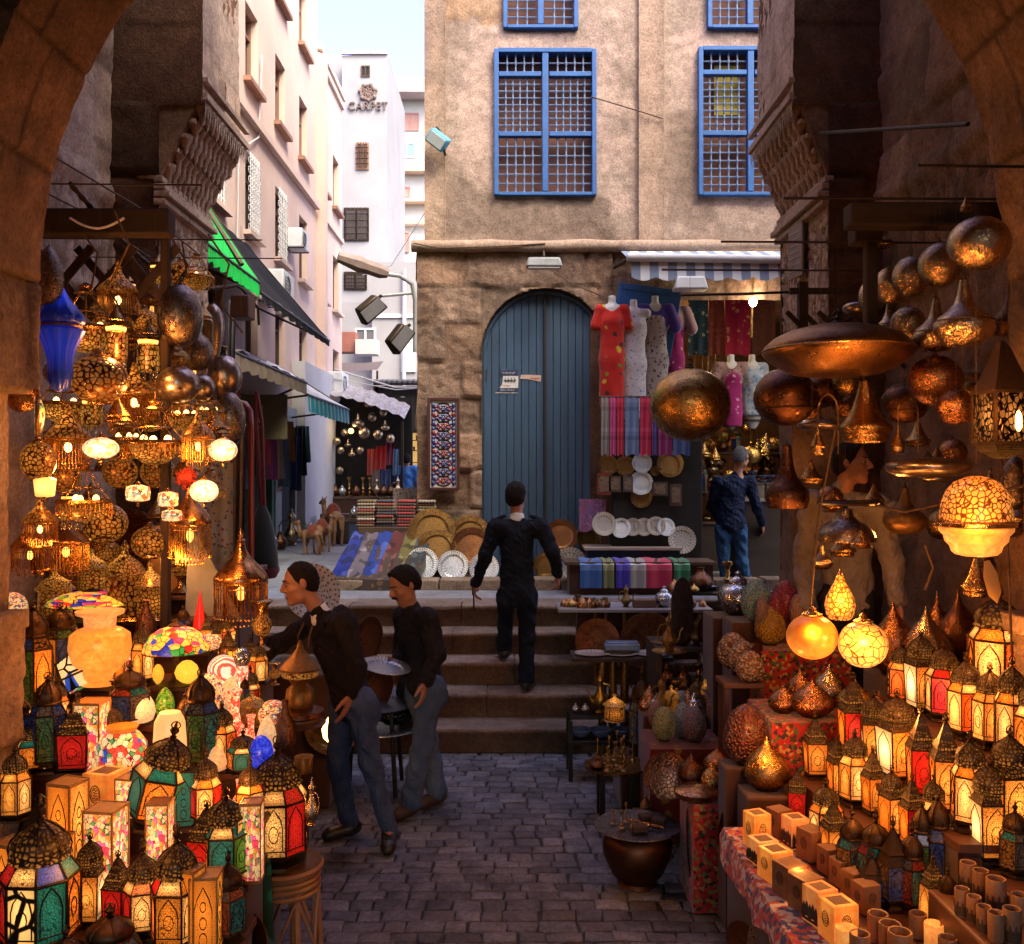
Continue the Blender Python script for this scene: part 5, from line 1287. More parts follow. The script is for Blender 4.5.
P['sqgold']=lantern('square_lantern',4,[g_['gold'],g_['cream'],g_['amber'],g_['gold']],.42,.86,'cone',pz=(.09,.56))
P['sqamber']=lantern('square_lantern',4,[g_['amber'],g_['orange'],g_['amber'],g_['gold']],.40,1.0,'dome',pz=(.10,.58))
P['sqorange']=lantern('square_lantern',4,[g_['orange'],g_['orange'],g_['amber'],g_['red']],.42,.9,'cone',pz=(.10,.56))
P['sqfili']=lantern('square_lantern',4,[g_['gold'],g_['gold']],.42,1.12,'cone',pz=(.06,.58))
P['hat']=lantern('hat_lantern',6,[g_['cream'],g_['white'],g_['pink']],.50,.72,'hat',pz=(.08,.58))
P['darkhex']=lantern('unlit_lantern',6,[f_['grey'],f_['red'],f_['teal'],f_['amber'],f_['grey'],f_['blue']],.42,lit=False,uppers=[f_['teal'],f_['grey'],f_['red']])
P['darksq']=lantern('unlit_lantern',4,[f_['grey'],f_['red'],f_['amber'],f_['blue']],.42,.9,'cone',lit=False)
P['darktall']=lantern('unlit_lantern',6,[f_['blue'],f_['green'],f_['teal'],f_['grey']],.30,lit=False,uppers=[f_['blue'],f_['grey']],pz=(.14,.60))
P['onionlantern']=lantern('onion_lantern',6,[f_['grey'],f_['green'],g_['amber'],f_['blue']],.36,lit=False,pz=(.08,.60),uppers=[f_['green'],f_['blue'],f_['amber']])
def box_lamp(name,mats,metal,arch=True):
 o=empty(name);m=MB()
 for a in(-1,1):
  for b in(-1,1):m.box(a*.29,b*.29,.5,.035,.035,1.0)
  m.box(0,a*.29,.98,.545,.035,.04);m.box(a*.29,0,.98,.035,.545,.04);m.box(0,a*.29,.02,.545,.035,.04);m.box(a*.29,0,.02,.035,.545,.04)
 m.box(0,0,.985,.54,.54,.01);m.build('frame',metal,o,bevel=.004)
 for i in range(4):
  m=MB();m.quad((-.275,-.285,.04),(.275,-.285,.04),(.275,-.285,.96),(-.275,-.285,.96));mm=Matrix.Rotation(PI/2*i,4,'Z');m.xf(mm);m.build('panel',mats[i%len(mats)],o,smooth=False)
 m=MB()
 for i in range(4):
  t=MB();t.tube([(-.19,-.29,.12),(-.19,-.29,.6),(-.12,-.29,.74),(0,-.29,.88),(.12,-.29,.74),(.19,-.29,.6),(.19,-.29,.12),(-.19,-.29,.12)],.012,4)
  for q in range(3):t.torus((0,-.29,.24+.2*q),.085-.012*q,.009,12,4,Matrix.Rotation(PI/2,3,'X'))
  m.join(t.xf(Matrix.Rotation(PI/2*i,4,'Z')))
 if arch:m.build('tracery',M['frame'],o)
 return o
fl_m=glow('floral_panel',(1,.6,.25),.6,1.2,cells=[(1,.58,.22),(1,.62,.26),(.95,.06,.10),(1,.55,.2),(.9,.12,.25),(1,.66,.3),(.15,.3,.08),(.8,.3,.04)],cscale=13,lines=13,lw=.05)
P['floral']=box_lamp('floral_box_lamp',[fl_m],pmat('amber_resin',(.45,.2,.05),(.34,.14,.035),scale=8,rough=.35,bump=.1),False)
P['carvedbox']=box_lamp('carved_box_lamp',[GLW['amber'],GLW['gold']],pmat('amber_resin',(.45,.2,.05)))
P['tealbox']=box_lamp('arabesque_box_lamp',[GLW['teal'],GLW['cream']],M['frame'])
def cordkids(o,z,r=.008,hook=True):
 """a unit-long cord above the lamp, stretched per lamp to reach its beam"""
 m=MB();m.tube([(0,0,0),(.25*r,.2*r,.35),(-.2*r,0,.7),(0,0,1)],r,5);c=m.build('cord',M['cord'],o);c.location=(0,0,z);return c
def metal_pendant(name,prof,mat,n=24,cap=True,seam=None,cr=.008,mid=None):
 o=empty(name);m=MB();m.lathe(prof,n);m.build('shell',mat,o,ang=60)
 zt=prof[-1][1]
 if cap:
  m=MB();m.lathe([(.05,zt-.01),(.055,zt+.02),(.02,zt+.04),(.028,zt+.06),(.008,zt+.08)],10);m.torus((0,0,zt+.10),.026,.007,10,5,Matrix.Rotation(PI/2,3,'X'));m.build('cap',M['iron'],o);zt+=.12
 if seam is not None:
  m=MB();rr=seam[1];m.torus((0,0,seam[0]),rr,.010,28,5);m.build('seam',mid or M['iron'],o)
 cordkids(o,zt,cr);return o
def sph(n=14,asp=1.0,cut=1.0):return[(max(1e-4,.5*math.sin(PI*i/n)),-.5*asp*math.cos(PI*i/n))for i in range(n+1)]
def ballprof(asp=1.0,bottom=.16,n=16):
 a0=math.asin(bottom);return[(.5*math.sin(a0+(PI-a0-.08)*i/n),-.5*asp*math.cos(a0+(PI-a0-.08)*i/n))for i in range(n+1)]
tearp=[(.10,-.42),(.28,-.40),(.42,-.30),(.495,-.16),(.485,-.04),(.40,.06),(.27,.15),(.17,.26),(.115,.40),(.085,.56),(.07,.64)]
bellp=[(.20,-.44),(.40,-.42),(.44,-.36),(.42,-.30),(.50,-.24),(.50,-.18),(.42,-.12),(.33,-.02),(.24,.12),(.17,.28),(.13,.42),(.10,.52)]
onionp=[(.22,0),(.34,.03),(.46,.14),(.50,.28),(.46,.42),(.36,.54),(.22,.64),(.11,.72),(.05,.80),(.015,.88)]
P['ball_silver']=metal_pendant('globe_lamp',ballprof(),silver,seam=(-.46,.19))
P['ball_gold']=metal_pendant('globe_lamp',ballprof(),brass,cr=.006)
P['ball_copper']=metal_pendant('globe_lamp',ballprof(),copper)
P['ball_dark']=metal_pendant('globe_lamp',ballprof(.92),copper_dark,seam=(-.18,.475))
P['ball_dots']=metal_pendant('globe_lamp',ballprof(),silver_dots)
P['tear_silver']=metal_pendant('teardrop_lamp',tearp,silver,seam=(-.02,.475))
P['tear_dark']=metal_pendant('teardrop_lamp',[(.3,-.42),(.44,-.40),(.5,-.2),(.48,-.02),(.36,.1),(.24,.25),(.16,.45),(.12,.7),(.09,.95)],copper_dark,seam=(-.06,.49))
P['tear_old']=metal_pendant('teardrop_lamp',tearp,brass_old)
P['tear_dots']=metal_pendant('teardrop_lamp',[(.02,-.8),(.12,-.7),(.3,-.45),(.46,-.1),(.5,.1),(.42,.3),(.26,.42),(.1,.48)],silver_dots)
P['ufo']=metal_pendant('saucer_lamp',[(.24,-.205),(.30,-.19),(.40,-.13),(.47,-.07),(.5,-.02),(.485,.03),(.42,.10),(.32,.155),(.18,.195),(.05,.205)],brassmat('saucer_brass',(.42,.22,.08),(.24,.11,.04),(.26,.42),hammer=44,chase=70,tarn=.35),36,seam=(-.005,.497),mid=brass_old,cr=.004)
P['flat']=metal_pendant('flat_lamp',[(.2,-.13),(.36,-.115),(.47,-.06),(.5,0),(.47,.05),(.36,.09),(.18,.11),(.08,.12)],silver_dots,28,cr=.004)
P['flatdome']=metal_pendant('dome_lamp',[(.485,-.14),(.5,-.10),(.46,-.01),(.34,.08),(.22,.13),(.14,.2),(.12,.3)],gunmetal,24,cr=.006)
P['bell_brass']=metal_pendant('bell_lamp',bellp,brass_smooth,24)
P['disc_copper']=metal_pendant('beaten_lamp',[(.06,-.55),(.22,-.52),(.40,-.38),(.5,-.12),(.49,.15),(.38,.4),(.2,.55),(.06,.6)],gunmetal,22)
P['egg_dark']=metal_pendant('egg_lamp',[(.08,-1.0),(.3,-.8),(.46,-.4),(.5,0),(.42,.5),(.25,.9),(.08,1.1)],gunmetal,18)
def glow_pendant(name,prof,mat,n=22,capm=None,drop=True,capz=.05,capr=.2):
 o=empty(name);m=MB();m.lathe(prof,n);m.build('glass',mat,o,ang=60);zt=prof[-1][1];zb=prof[0][1]
 m=MB();m.lathe([(capr,zt-.02),(capr*1.05,zt+.01),(capr*.5,zt+.06),(capr*.28,zt+.10),(capr*.4,zt+.13),(.02,zt+.18)],12);m.build('cap',capm or brass_smooth,o)
 if drop:
  m=MB();m.lathe([(.002,zb-.26),(.035,zb-.2),(.05,zb-.14),(.03,zb-.08),(.16,zb-.02),(.17,zb+.01)],12);m.build('drop',capm or brass_smooth,o)
 cordkids(o,zt+.18);return o
P['mosaic']=glow_pendant('mosaic_globe',ballprof(.84,.3),glow('white_mosaic',(1,.74,.45),.85,1.8,cells=[(1,.75,.45),(1,.70,.4),(1,.25,.1),(1,.8,.5),(.95,.65,.35),(.5,.45,.4)],cscale=11,lines=11,lw=.05,lcol=(.6,.35,.15)))
P['filigree']=glow_pendant('filigree_globe',ballprof(1,.14),glow('scale_filigree',(1,.46,.10),.5,2.0,lines=5.5,lw=.06,lcol=(.10,.03,.005),hotspot=.3),drop=False)
P['glassball']=glow_pendant('amber_glass_globe',ballprof(1,.3),glow('amber_blown_glass',(1,.34,.04),.16,1.5,blotch=3,hotspot=.25),drop=False)
P['glassdrop']=glow_pendant('glass_drop_lamp',[(.34,-.55),(.44,-.42),(.5,-.15),(.44,.10),(.30,.34),(.17,.56),(.10,.74)],glow('cut_amber_glass',(1,.40,.06),.28,2.2,lines=7,lw=.12,lcol=(.25,.08,.01),hotspot=.3),drop=False,capr=.1)
P['hexmosaic']=glow_pendant('hexagonal_mosaic_lamp',[(.30,-.36),(.46,-.30),(.5,0),(.46,.28),(.24,.36)],glow('flower_mosaic',(1,.70,.30),.8,1.6,cells=[(1,.72,.35),(1,.75,.4),(.9,.12,.05),(.9,.4,.05),(1,.7,.3),(.25,.25,.2)],cscale=6,lines=6,lw=.05),6)
P['boxlamp']=glow_pendant('box_lamp',[(.34,-.40),(.42,-.36),(.5,.30),(.30,.40)],glow('plain_amber',(1,.52,.12),.9,3.0),4)
P['hemi']=None
def hemi():
 o=empty('ornate_dome_lamp')
 m=MB();m.lathe([(.495,-.03),(.49,.05),(.46,.22),(.40,.36),(.30,.46),(.16,.52),(.07,.54)],28);m.build('upper_dome',glow('arabesque_dome',(1,.36,.06),.34,1.6,lines=13.5,lw=.13,lcol=(.10,.035,.01),hotspot=.35),o,ang=60)
 m=MB();m.lathe([(.18,-.49),(.28,-.47),(.33,-.43),(.355,-.36),(.37,-.345),(.42,-.30),(.44,-.22),(.455,-.21),(.50,-.16),(.50,-.12)],40);m.build('lower_bowl',glow('amber_bowl',(1,.42,.08),.6,1.0,blotch=6,hotspot=.3),o,ang=50)
 m=MB();m.lathe([(.49,-.12),(.545,-.105),(.55,-.06),(.50,-.03)],28,caps=False);m.build('rim',brass_smooth,o)
 cordkids(o,.54);return o
P['hemi']=hemi()
def fringe(name,dome,glowm,rows=1,lit=True):
 o=empty(name)
 m=MB();m.lathe([(.50,0),(.51,.03),(.48,.08),(.40,.17),(.28,.27),(.17,.36),(.10,.48),(.07,.58),(.09,.60),(.05,.64),(.06,.68),(.01,.78)],26);m.build('bell_cap',dome,o,ang=50)
 m=MB()
 for rr,ln in((.485,.55),(.32,.66)):
  n=44 if rr>.4 else 26
  for i in range(n):
   a=2*PI*i/n;m.tube([(rr*math.cos(a),rr*math.sin(a),.0),(rr*math.cos(a)*1.01,rr*math.sin(a)*1.01,-ln*(.92+.08*math.sin(i*2.1)))],.0075,4)
   m.ball((rr*1.01*math.cos(a),rr*1.01*math.sin(a),-ln),.018,5)
 m.torus((0,0,-.03),.495,.012,30,5);m.torus((0,0,-.10),.49,.008,30,5)
 m.build('fringe',brassmat('brass_fringe',(.70,.36,.09),(.5,.22,.05),(.2,.35)),o)
 if lit:
  m=MB();m.ball((0,0,-.2),.085,8,1.3);m.build('bulb',glowm,o)
 cordkids(o,.78);return o
warmbulb=glow('warm_bulb',(1,.42,.08),2.5,4)
P['fringe']=fringe('fringed_lamp',brassmat('fringe_dome',(.5,.25,.1),(.3,.13,.06),(.2,.4),hammer=18),warmbulb)
P['fringe_lit']=fringe('fringed_lamp',openwork,bulb_m)
def chandelier():
 o=empty('brass_chandelier')
 m=MB();m.lathe([(.16,.60),(.20,.62),(.10,.68),(.13,.74),(.04,.80)],14)
 m.lathe([(.50,-.03),(.52,.0),(.50,.05)],30,caps=False);m.torus((0,0,.28),.30,.02,22,5);m.build('hoop',brass_smooth,o)
 m=MB()
 for i in range(6):
  a=2*PI*i/6;c,s_=math.cos(a),math.sin(a)
  m.tube([(.10*c,.10*s_,.62),(.22*c,.22*s_,.45),(.29*c,.29*s_,.28),(.5*c,.5*s_,.02)],.011,5)
 m.build('arm',brass_smooth,o)
 m=MB();m.lathe([(.05,-.40),(.20,-.36),(.34,-.24),(.42,-.08),(.45,0)],20);m.build('basket',openwork_fine,o)
 m=MB()
 for i in range(36):
  a=2*PI*i/36;m.tube([(.505*math.cos(a),.505*math.sin(a),-.02),(.505*math.cos(a),.505*math.sin(a),-.16-.04*(i%3))],.009,4);m.ball((.505*math.cos(a),.505*math.sin(a),-.19-.04*(i%3)),.022,5)
 m.build('fringe',bpy.data.materials['brass_fringe'],o)
 for i in range(3):
  a=2*PI*i/3+.5;m=MB();m.ball((.22*math.cos(a),.22*math.sin(a),.06),.065,8,1.3);m.build('bulb',bulb_m,o)
 cordkids(o,.80);return o
P['chand']=chandelier()
def pillar_lamp():
 o=empty('tiered_lamp');m=MB()
 for z in(.18,.02,-.14):m.lathe([(.5,z-.02),(.52,z),(.36,z+.05),(.30,z+.06)],18)
 m.lathe([(.30,.24),(.22,.34),(.10,.46),(.04,.60)],16);m.build('tier',brass_smooth,o)
 m=MB();m.lathe([(.38,-.9),(.44,-.86),(.44,-.16)],18);m.build('glass',lattice_mat('mosaic_cylinder',7,(1,.40,.06),2.0,(.10,.04,.012),.08,.15),o)
 m=MB();m.lathe([(.36,-.12),(.40,.0)],16,caps=False);m.build('bulb',warmbulb,o)
 m=MB()
 for i in range(8):a=2*PI*i/8;m.lathe([(.001,-1.25),(.05,-1.15),(.03,-.9)],6,(.36*math.cos(a),.36*math.sin(a),0))
 m.build('crystal',silver_bright,o);cordkids(o,.60);return o
P['pillar']=pillar_lamp()
def cage():
 o=empty('openwork_globe');m=MB();m.lathe(ballprof(.95,.3),26);m.build('shell',openwork,o,ang=60)
 m=MB();m.torus((0,0,-.46),.18,.02,20,5);m.lathe([(.16,.44),(.17,.47),(.07,.52),(.09,.56),(.02,.62)],12);m.build('cap',brass_smooth,o)
 cordkids(o,.62);return o
P['cage']=cage()
def arch_lantern():
 o=empty('small_arched_lantern');m=MB()
 m.tube([(.42*math.cos(PI*i/12),0,.30+.45*math.sin(PI*i/12))for i in range(13)],.035,6);m.tube([(.42,0,.3),(.42,0,-.75)],.03,6);m.tube([(-.42,0,.3),(-.42,0,-.75)],.03,6)
 m.build('hoop',brass_old,o)
 m=MB();m.lathe([(.20,-.62),(.26,-.58),(.24,-.46),(.30,-.40),(.26,-.34),(.16,-.2),(.07,-.05),(.03,.12)],12,(-.42,0,-.15));m.build('bell',brass_smooth,o)
 m=MB();m.lathe([(.12,-.50),(.17,-.46),(.17,-.40)],10,(-.42,0,-.18));m.build('bulb',glow('dim_bulb',(1,.4,.08),.8,1.0),o)
 cordkids(o,.75,.012);return o
P['arch']=arch_lantern()
P['mini']=metal_pendant('small_bell_lamp',[(.42,-.5),(.5,-.42),(.40,-.30),(.46,-.22),(.30,.0),(.15,.22),(.06,.48)],brass_smooth,14)
def blue_glass():
 o=empty('blue_glass_lamp')
 wob=lambda a,z:1+.07*math.cos(10*a)
 bg_=glow('cobalt_glass',(.006,.03,.50),.05,1.1,hotspot=.85)
 m=MB();m.lathe([(.04,-1.5),(.19,-1.42),(.27,-1.1),(.27,-.75),(.33,-.5),(.47,-.22),(.54,-.07),(.46,-.02),(.30,0)],40,wob=wob);m.build('lower_glass',bg_,o,ang=70)
 m=MB();m.lathe([(.40,.04),(.54,.12),(.52,.28),(.36,.48),(.20,.66),(.08,.92),(.02,1.0)],40,wob=wob);m.build('upper_glass',bg_,o,ang=70)
 m=MB();m.torus((0,0,.02),.47,.035,26,6);m.build('collar',brass_old,o);cordkids(o,1.0);return o
P['blue']=blue_glass()
def shell_lamp():
 o=empty('round_window_lamp');m=MB();RXm=Matrix.Rotation(PI/2,3,'X')
 m.torus((0,0,0),.47,.045,30,6,RXm);m.build('rim',brass_old,o)
 m=MB();m.lathe([(.46,-.05),(.40,.06),(.2,.12),(.02,.13)],26,m=Matrix.Rotation(PI/2,3,'X'));m.build('glass',glow('striped_glass',(1,.72,.25),.5,3.5,cells=[(1,.8,.3),(.02,.02,.01),(1,.75,.3),(.25,.5,.05),(1,.7,.25),(.12,.06,.02)],cscale=7,hotspot=.2),o)
 m=MB();m.lathe([(.02,.52),(.08,.50),(.05,.46)],8);m.build('cap',brass_old,o);cordkids(o,.52);return o
P['shellamp']=shell_lamp()
def filigree_box():
 o=empty('filigree_box_lantern');m=MB()
 m.lathe([(.72,.28),(.70,.33),(.50,.55),(.34,.78),(.20,1.0),(.06,1.12)],4,rot=PI/4);m.build('roof',M['frame'],o,ang=20)
 for i in range(4):
  a,b=PI/2*i+PI/4,PI/2*(i+1)+PI/4;r_=.66
  m=MB();m.quad((r_*math.cos(a),r_*math.sin(a),-.5),(r_*math.cos(b),r_*math.sin(b),-.5),(r_*math.cos(b),r_*math.sin(b),.28),(r_*math.cos(a),r_*math.sin(a),.28));m.build('panel',lattice_mat('dark_filigree',9,(1,.36,.07),.9,(.03,.018,.01),.08,.13)if i==0 and 'dark_filigree' not in bpy.data.materials else bpy.data.materials['dark_filigree'],o,smooth=False)
 m=MB()
 for i in range(4):a=PI/2*i+PI/4;m.box(.67*math.cos(a),.67*math.sin(a),-.11,.07,.07,.82)
 m.box(0,0,-.53,1.02,1.02,.06);m.box(0,0,.29,1.04,1.04,.05);m.build('frame',M['frame'],o)
 m=MB();m.lathe([(.62,-.56),(.5,-.66),(.3,-.74),(.1,-.78)],4,rot=PI/4);m.build('bottom',pierced,o,ang=20)
 m=MB();m.lathe([(.05,-.35),(.11,-.28),(.10,-.1),(.01,.06)],8,(.12,-.42,0));m.build('bulb',bulb_m,o);cordkids(o,1.12);return o
P['filbox']=filigree_box()
# standing goods
def lathed(name,parts,n=22):
 o=empty(name)
 for nm,prof,mat in parts:m=MB();m.lathe(prof,n);m.build(nm,mat,o,ang=50)
 return o
for k_,mt in(('brass',brass),('copper',copper),('silver',silver),('dark',copper_dark)):
 P['onion_'+k_]=lathed('onion_lamp',[('shell',onionp,mt),('foot',[(.26,-.03),(.28,0),(.22,.02)],M['iron'])])
def beads(name,c1,c2,sc=17):
 s=NT(name);v=s.coord('Object');d_=s.vor(v,sc);cc=s.n('ShaderNodeSeparateColor');s.l(s.vor(v,sc,'F1','Color'),cc.inputs[0])
 col=s.mix(s.ramp(cc.outputs[0],[(.35,0),(.65,1)]),c1,c2);edge=s.ramp(d_,[(.40,1),(.66,.22)])
 s.bsdf(s.mix(1,col,edge,'MULTIPLY'),.38,0,s.bump(s.ramp(d_,[(0,1),(.6,0)]),.9,.03));return s.m
eggp=[(.16,.0),(.30,.05),(.43,.20),(.49,.42),(.48,.62),(.42,.84),(.31,1.04),(.17,1.17),(.05,1.225),(.001,1.23)]
for k_,a_,b_ in(('yellow',(.85,.50,.07),(.65,.36,.05)),('teal',(.42,.60,.58),(.2,.46,.62)),('red',(.60,.07,.11),(.36,.04,.07)),('olive',(.70,.64,.26),(.5,.54,.24)),('rose',(.76,.44,.34),(.6,.32,.26)),('grey',(.60,.66,.68),(.42,.44,.46)),('brown',(.40,.2,.12),(.7,.48,.32)),('purple',(.42,.26,.30),(.55,.38,.38))):
 P['egg_'+k_]=lathed('beaded_egg',[('shell',eggp,beads('beads_'+k_,a_,b_,19 if k_!='brown' else 10)),('stand',[(.20,-.06),(.22,-.05),(.15,-.02),(.19,.02)],M['wood'])])
P['egg_bumpy']=lathed('bumpy_egg',[('shell',eggp,beads('bumpy_copper',(.26,.075,.045),(.16,.05,.035),15)),('foot',[(.2,-.04),(.22,0)],M['iron'])])
def plate_p(depth=.05):return[(.001,.0),(.30,.002),(.335,.012),(.36,depth*.55),(.47,depth),(.495,depth+.004),(.5,depth-.006),(.46,depth-.018),(.35,depth*.3-.012),(.3,-.010),(.001,-.012)]
def plate(name,mat,rimm=None,depth=.05):
 o=empty(name);pr=plate_p(depth);m=MB();m.lathe(pr[:4],36,caps=False);m.build('centre',mat,o,ang=60)
 m=MB();m.lathe(pr[3:],36,caps=False);m.build('rim',rimm or mat,o,ang=60);return o
def ringed(name,base,dark,rings=15,petals=44,metal=1.0,rough=.3):
 """chased plate: concentric bands and petals cut into the metal"""
 s=NT(name);v=s.coord('Object');sx=s.n('ShaderNodeSeparateXYZ');s.l(v,sx.inputs[0])
 r_=s.math('SQRT',s.math('ADD',s.math('MULTIPLY',sx.outputs[0],sx.outputs[0]),s.math('MULTIPLY',sx.outputs[1],sx.outputs[1])))
 an=s.math('ARCTAN2',sx.outputs[1],sx.outputs[0])
 w1=s.math('SINE',s.math('MULTIPLY',r_,6.283*rings*2));w2=s.math('SINE',s.math('ADD',s.math('MULTIPLY',an,petals),s.math('MULTIPLY',w1,1.2)))
 h=s.math('MULTIPLY',w1,w2);e=s.ramp(h,[(.25,1),(.5,0)])
 d2=s.ramp(s.vor(v,48,'DISTANCE_TO_EDGE'),[(.03,.35),(.10,1)])
 c=s.mix(1,s.mix(e,dark,base),d2,'MULTIPLY');s.bsdf(c,rough,metal,s.bump(s.math('ADD',e,d2),.5,.004));return s.m
P['plate_brass']=plate('brass_tray',ringed('chased_brass',(.34,.18,.06),(.07,.035,.014)),tray_brass)
P['plate_copper']=plate('copper_tray',ringed('chased_copper',(.40,.17,.07),(.18,.07,.035)),tray_copper)
P['plate_silver']=plate('silver_plate',ringed('chased_silver',(.74,.74,.78),(.30,.30,.34),7,20),ringed('fluted_silver',(.78,.78,.82),(.20,.16,.14),3,40))
P['plate_wood']=plate('wooden_tray',tray_copper,tray_copper,.03)
P['plate_grey']=plate('grey_tray',tray_grey,tray_grey,.02)
P['plate_white']=plate('painted_plate',ringed('painted_plate',(.50,.46,.44),(.16,.10,.08),5,16,.3,.4),ringed('painted_rim',(.55,.48,.42),(.2,.12,.08),4,28,.3,.4))
mosaic_cols=[(1,.72,.30),(.95,.08,.03),(1,.75,.35),(.03,.10,.55),(1,.45,.08),(1,.80,.45),(.85,.05,.12),(.1,.35,.12)]
P['vase']=lathed('alabaster_vase',[('body',[(.20,0),(.30,.02),(.22,.08),(.30,.16),(.44,.42),(.5,.70),(.48,.92),(.36,1.02),(.25,1.06)],glow('alabaster',(1,.40,.06),.62,.9,blotch=8,hotspot=.5)),('neck',[(.25,1.06),(.26,1.25),(.38,1.30),(.39,1.36),(.26,1.37)],glow('alabaster_neck',(1,.48,.16),.5,.4,blotch=8))])
P['mosvase']=lathed('mosaic_vase',[('body',[(.25,0),(.36,.05),(.5,.35),(.48,.58),(.34,.78),(.27,.84)],glow('star_mosaic',(1,.7,.3),.8,.9,cells=mosaic_cols,cscale=9,lines=9,lw=.05)),('lip',[(.27,.84),(.30,.92),(.32,.94)],GLW['amber'])])
P['column']=lathed('alabaster_column',[('body',[(.46,0),(.5,.05),(.5,1.3),(.44,2.3),(.30,2.55),(.001,2.58)],glow('selenite',(1,.50,.17),.6,2.4,hotspot=.6))])
def tiffany(name,cells,aspect=.5,base=True,sc=9):
 o=empty(name);z0=.62 if base else 0
 m=MB();m.lathe([(.5,z0),(.495,z0+.05),(.46,z0+.16),(.38,z0+.30),(.26,z0+.40),(.10,z0+.46)],30,caps=False)
 m.build('shade',glow(name+'_glass',(1,.5,.1),.55,.7,cells=cells,cscale=sc,lines=sc,lw=.045),o,ang=60)
 m=MB();m.lathe([(.11,z0+.45),(.12,z0+.48),(.05,z0+.52),(.02,z0+.57)],12);m.torus((0,0,z0),.5,.012,30,5);m.build('crown',M['frame'],o)
 if base:m=MB();m.lathe([(.26,0),(.28,.02),(.14,.06),(.05,.12),(.06,.3),(.04,.5),(.03,z0+.3)],14);m.build('stem',M['frame'],o)
 return o
tc_=[(1,.50,.06),(1,.55,.10),(.9,.03,.02),(1,.52,.08),(.02,.05,.45),(.04,.35,.05),(.95,.06,.15),(1,.5,.05),(1,.56,.1)]
P['tiffany']=tiffany('tulip_lamp',tc_);P['tiffany_wide']=tiffany('floral_shade_lamp',[(1,.50,.06),(.9,.03,.02),(1,.52,.08),(.02,.04,.35),(1,.5,.06),(.9,.05,.15),(.2,.4,.03),(1,.52,.07)],sc=10)
P['cone_red']=lathed('red_glass_cone',[('glass',[(.46,0),(.5,.06),(.32,.9),(.12,1.9),(.01,2.5)],GLW['red']),('foot',[(.52,-.06),(.54,0),(.48,.03)],M['frame'])])
P['eggblue']=lathed('mosaic_egg_lamp',[('glass',[(.2,0)]+[(a,z*1.35)for a,z in[(.40,.12),(.5,.38),(.48,.62),(.38,.85),(.2,1.0),(.02,1.06)]],glow('blue_mosaic',(.02,.06,.9),.35,.9,cells=[(.02,.05,.9),(.01,.03,.6),(.05,.10,1)],cscale=13,lines=13,lw=.04)),('foot',[(.22,-.08),(.24,-.02),(.18,.02)],M['frame'])])
P['eggdots']=lathed('mosaic_egg_lamp',[('glass',[(.2,0),(.42,.14),(.5,.48),(.47,.8),(.36,1.1),(.18,1.3),(.02,1.36)],glow('dot_mosaic',(1,.6,.25),.7,.8,cells=[(1,.65,.3),(.9,.15,.05),(1,.7,.35),(.08,.08,.2),(1,.5,.1)],cscale=15,lines=15,lw=.06)),('foot',[(.22,-.08),(.24,-.02)],M['frame'])])
P['eggpale']=lathed('pale_glass_egg',[('glass',[(.2,0),(.42,.14),(.5,.48),(.45,.85),(.3,1.2),(.1,1.42),(.01,1.46)],glow('pale_glass',(1,.72,.35),.5,.5,blotch=9)),('foot',[(.22,-.08),(.24,-.02)],M['frame'])])
P['eggreen']=lathed('mosaic_egg_lamp',[('glass',[(.2,0),(.42,.14),(.5,.48),(.45,.85),(.3,1.2),(.1,1.42),(.01,1.46)],glow('green_mosaic',(.2,.5,.04),.35,.4,cells=[(.15,.45,.03),(.5,.5,.03),(.05,.2,.02)],cscale=10,lines=10)),('foot',[(.22,-.08),(.24,-.02)],M['frame'])])
P['jug']=lathed('mosaic_bottle_lamp',[('glass',[(.3,0),(.46,.15),(.5,.45),(.40,.75),(.20,.98),(.15,1.3),(.17,1.75),(.24,1.95)],glow('red_mosaic',(1,.2,.1),.8,.8,cells=[(1,.1,.04),(1,.45,.2),(.9,.04,.03),(1,.6,.3),(1,.25,.1)],cscale=14,lines=14,lw=.05)),('foot',[(.32,-.06),(.34,0)],M['frame'])])
P['tubelamp']=lathed('mosaic_tube_lamp',[('glass',[(.40,0),(.46,.1),(.42,1.6),(.5,2.6),(.42,2.8)],glow('rose_mosaic',(1,.3,.2),.9,4.0,cells=[(1,.25,.12),(1,.6,.4),(.9,.1,.05),(1,.7,.5)],cscale=7,lines=7,hotspot=.35)),('crown',[(.5,2.8),(.66,3.0),(.70,3.3),(.5,3.6),(.2,3.75)],silver_bright)])
P['zebra']=lathed('striped_globe_lamp',[('glass',sph(14),fabric('x_dummy',(.1,.1,.1)))])
s_=NT('zebra_glass');v_=s_.coord('Object');wv=s_.n('ShaderNodeTexWave');s_.l(v_,wv.inputs['Vector']);wv.inputs['Scale'].default_value=2.2;wv.inputs['Distortion'].default_value=5
c_=s_.ramp(wv.outputs['Fac'],[(.0,(1,.10,.06)),(.5,(1,.75,.55))],'CONSTANT');s_.bsdf(c_,.3,0,None,c_,.9)
P['zebra'].children[0].data.materials.clear();P['zebra'].children[0].data.materials.append(s_.m)
P['petal']=lathed('yellow_petal_lamp',[('glass',[(.12,0),(.42,.5),(.5,1.0),(.4,1.5),(.2,1.85),(.01,1.95)],glow('yellow_petal',(1,.58,.05),.75,.4,lines=14,lw=.03)),('foot',[(.2,-.06),(.22,0)],M['frame'])])
P['pagoda']=lathed('pagoda_lamp',[('roof',[(.5,.95),(.52,1.0),(.44,1.06),(.36,1.2),(.18,1.34),(.08,1.42),(.06,1.52),(.10,1.56),(.01,1.72)],openwork_fine),('body',[(.40,.12),(.44,.16),(.42,.90),(.46,.95)],openwork),('base',[(.5,0),(.54,.03),(.48,.09),(.40,.12)],brass_smooth)])
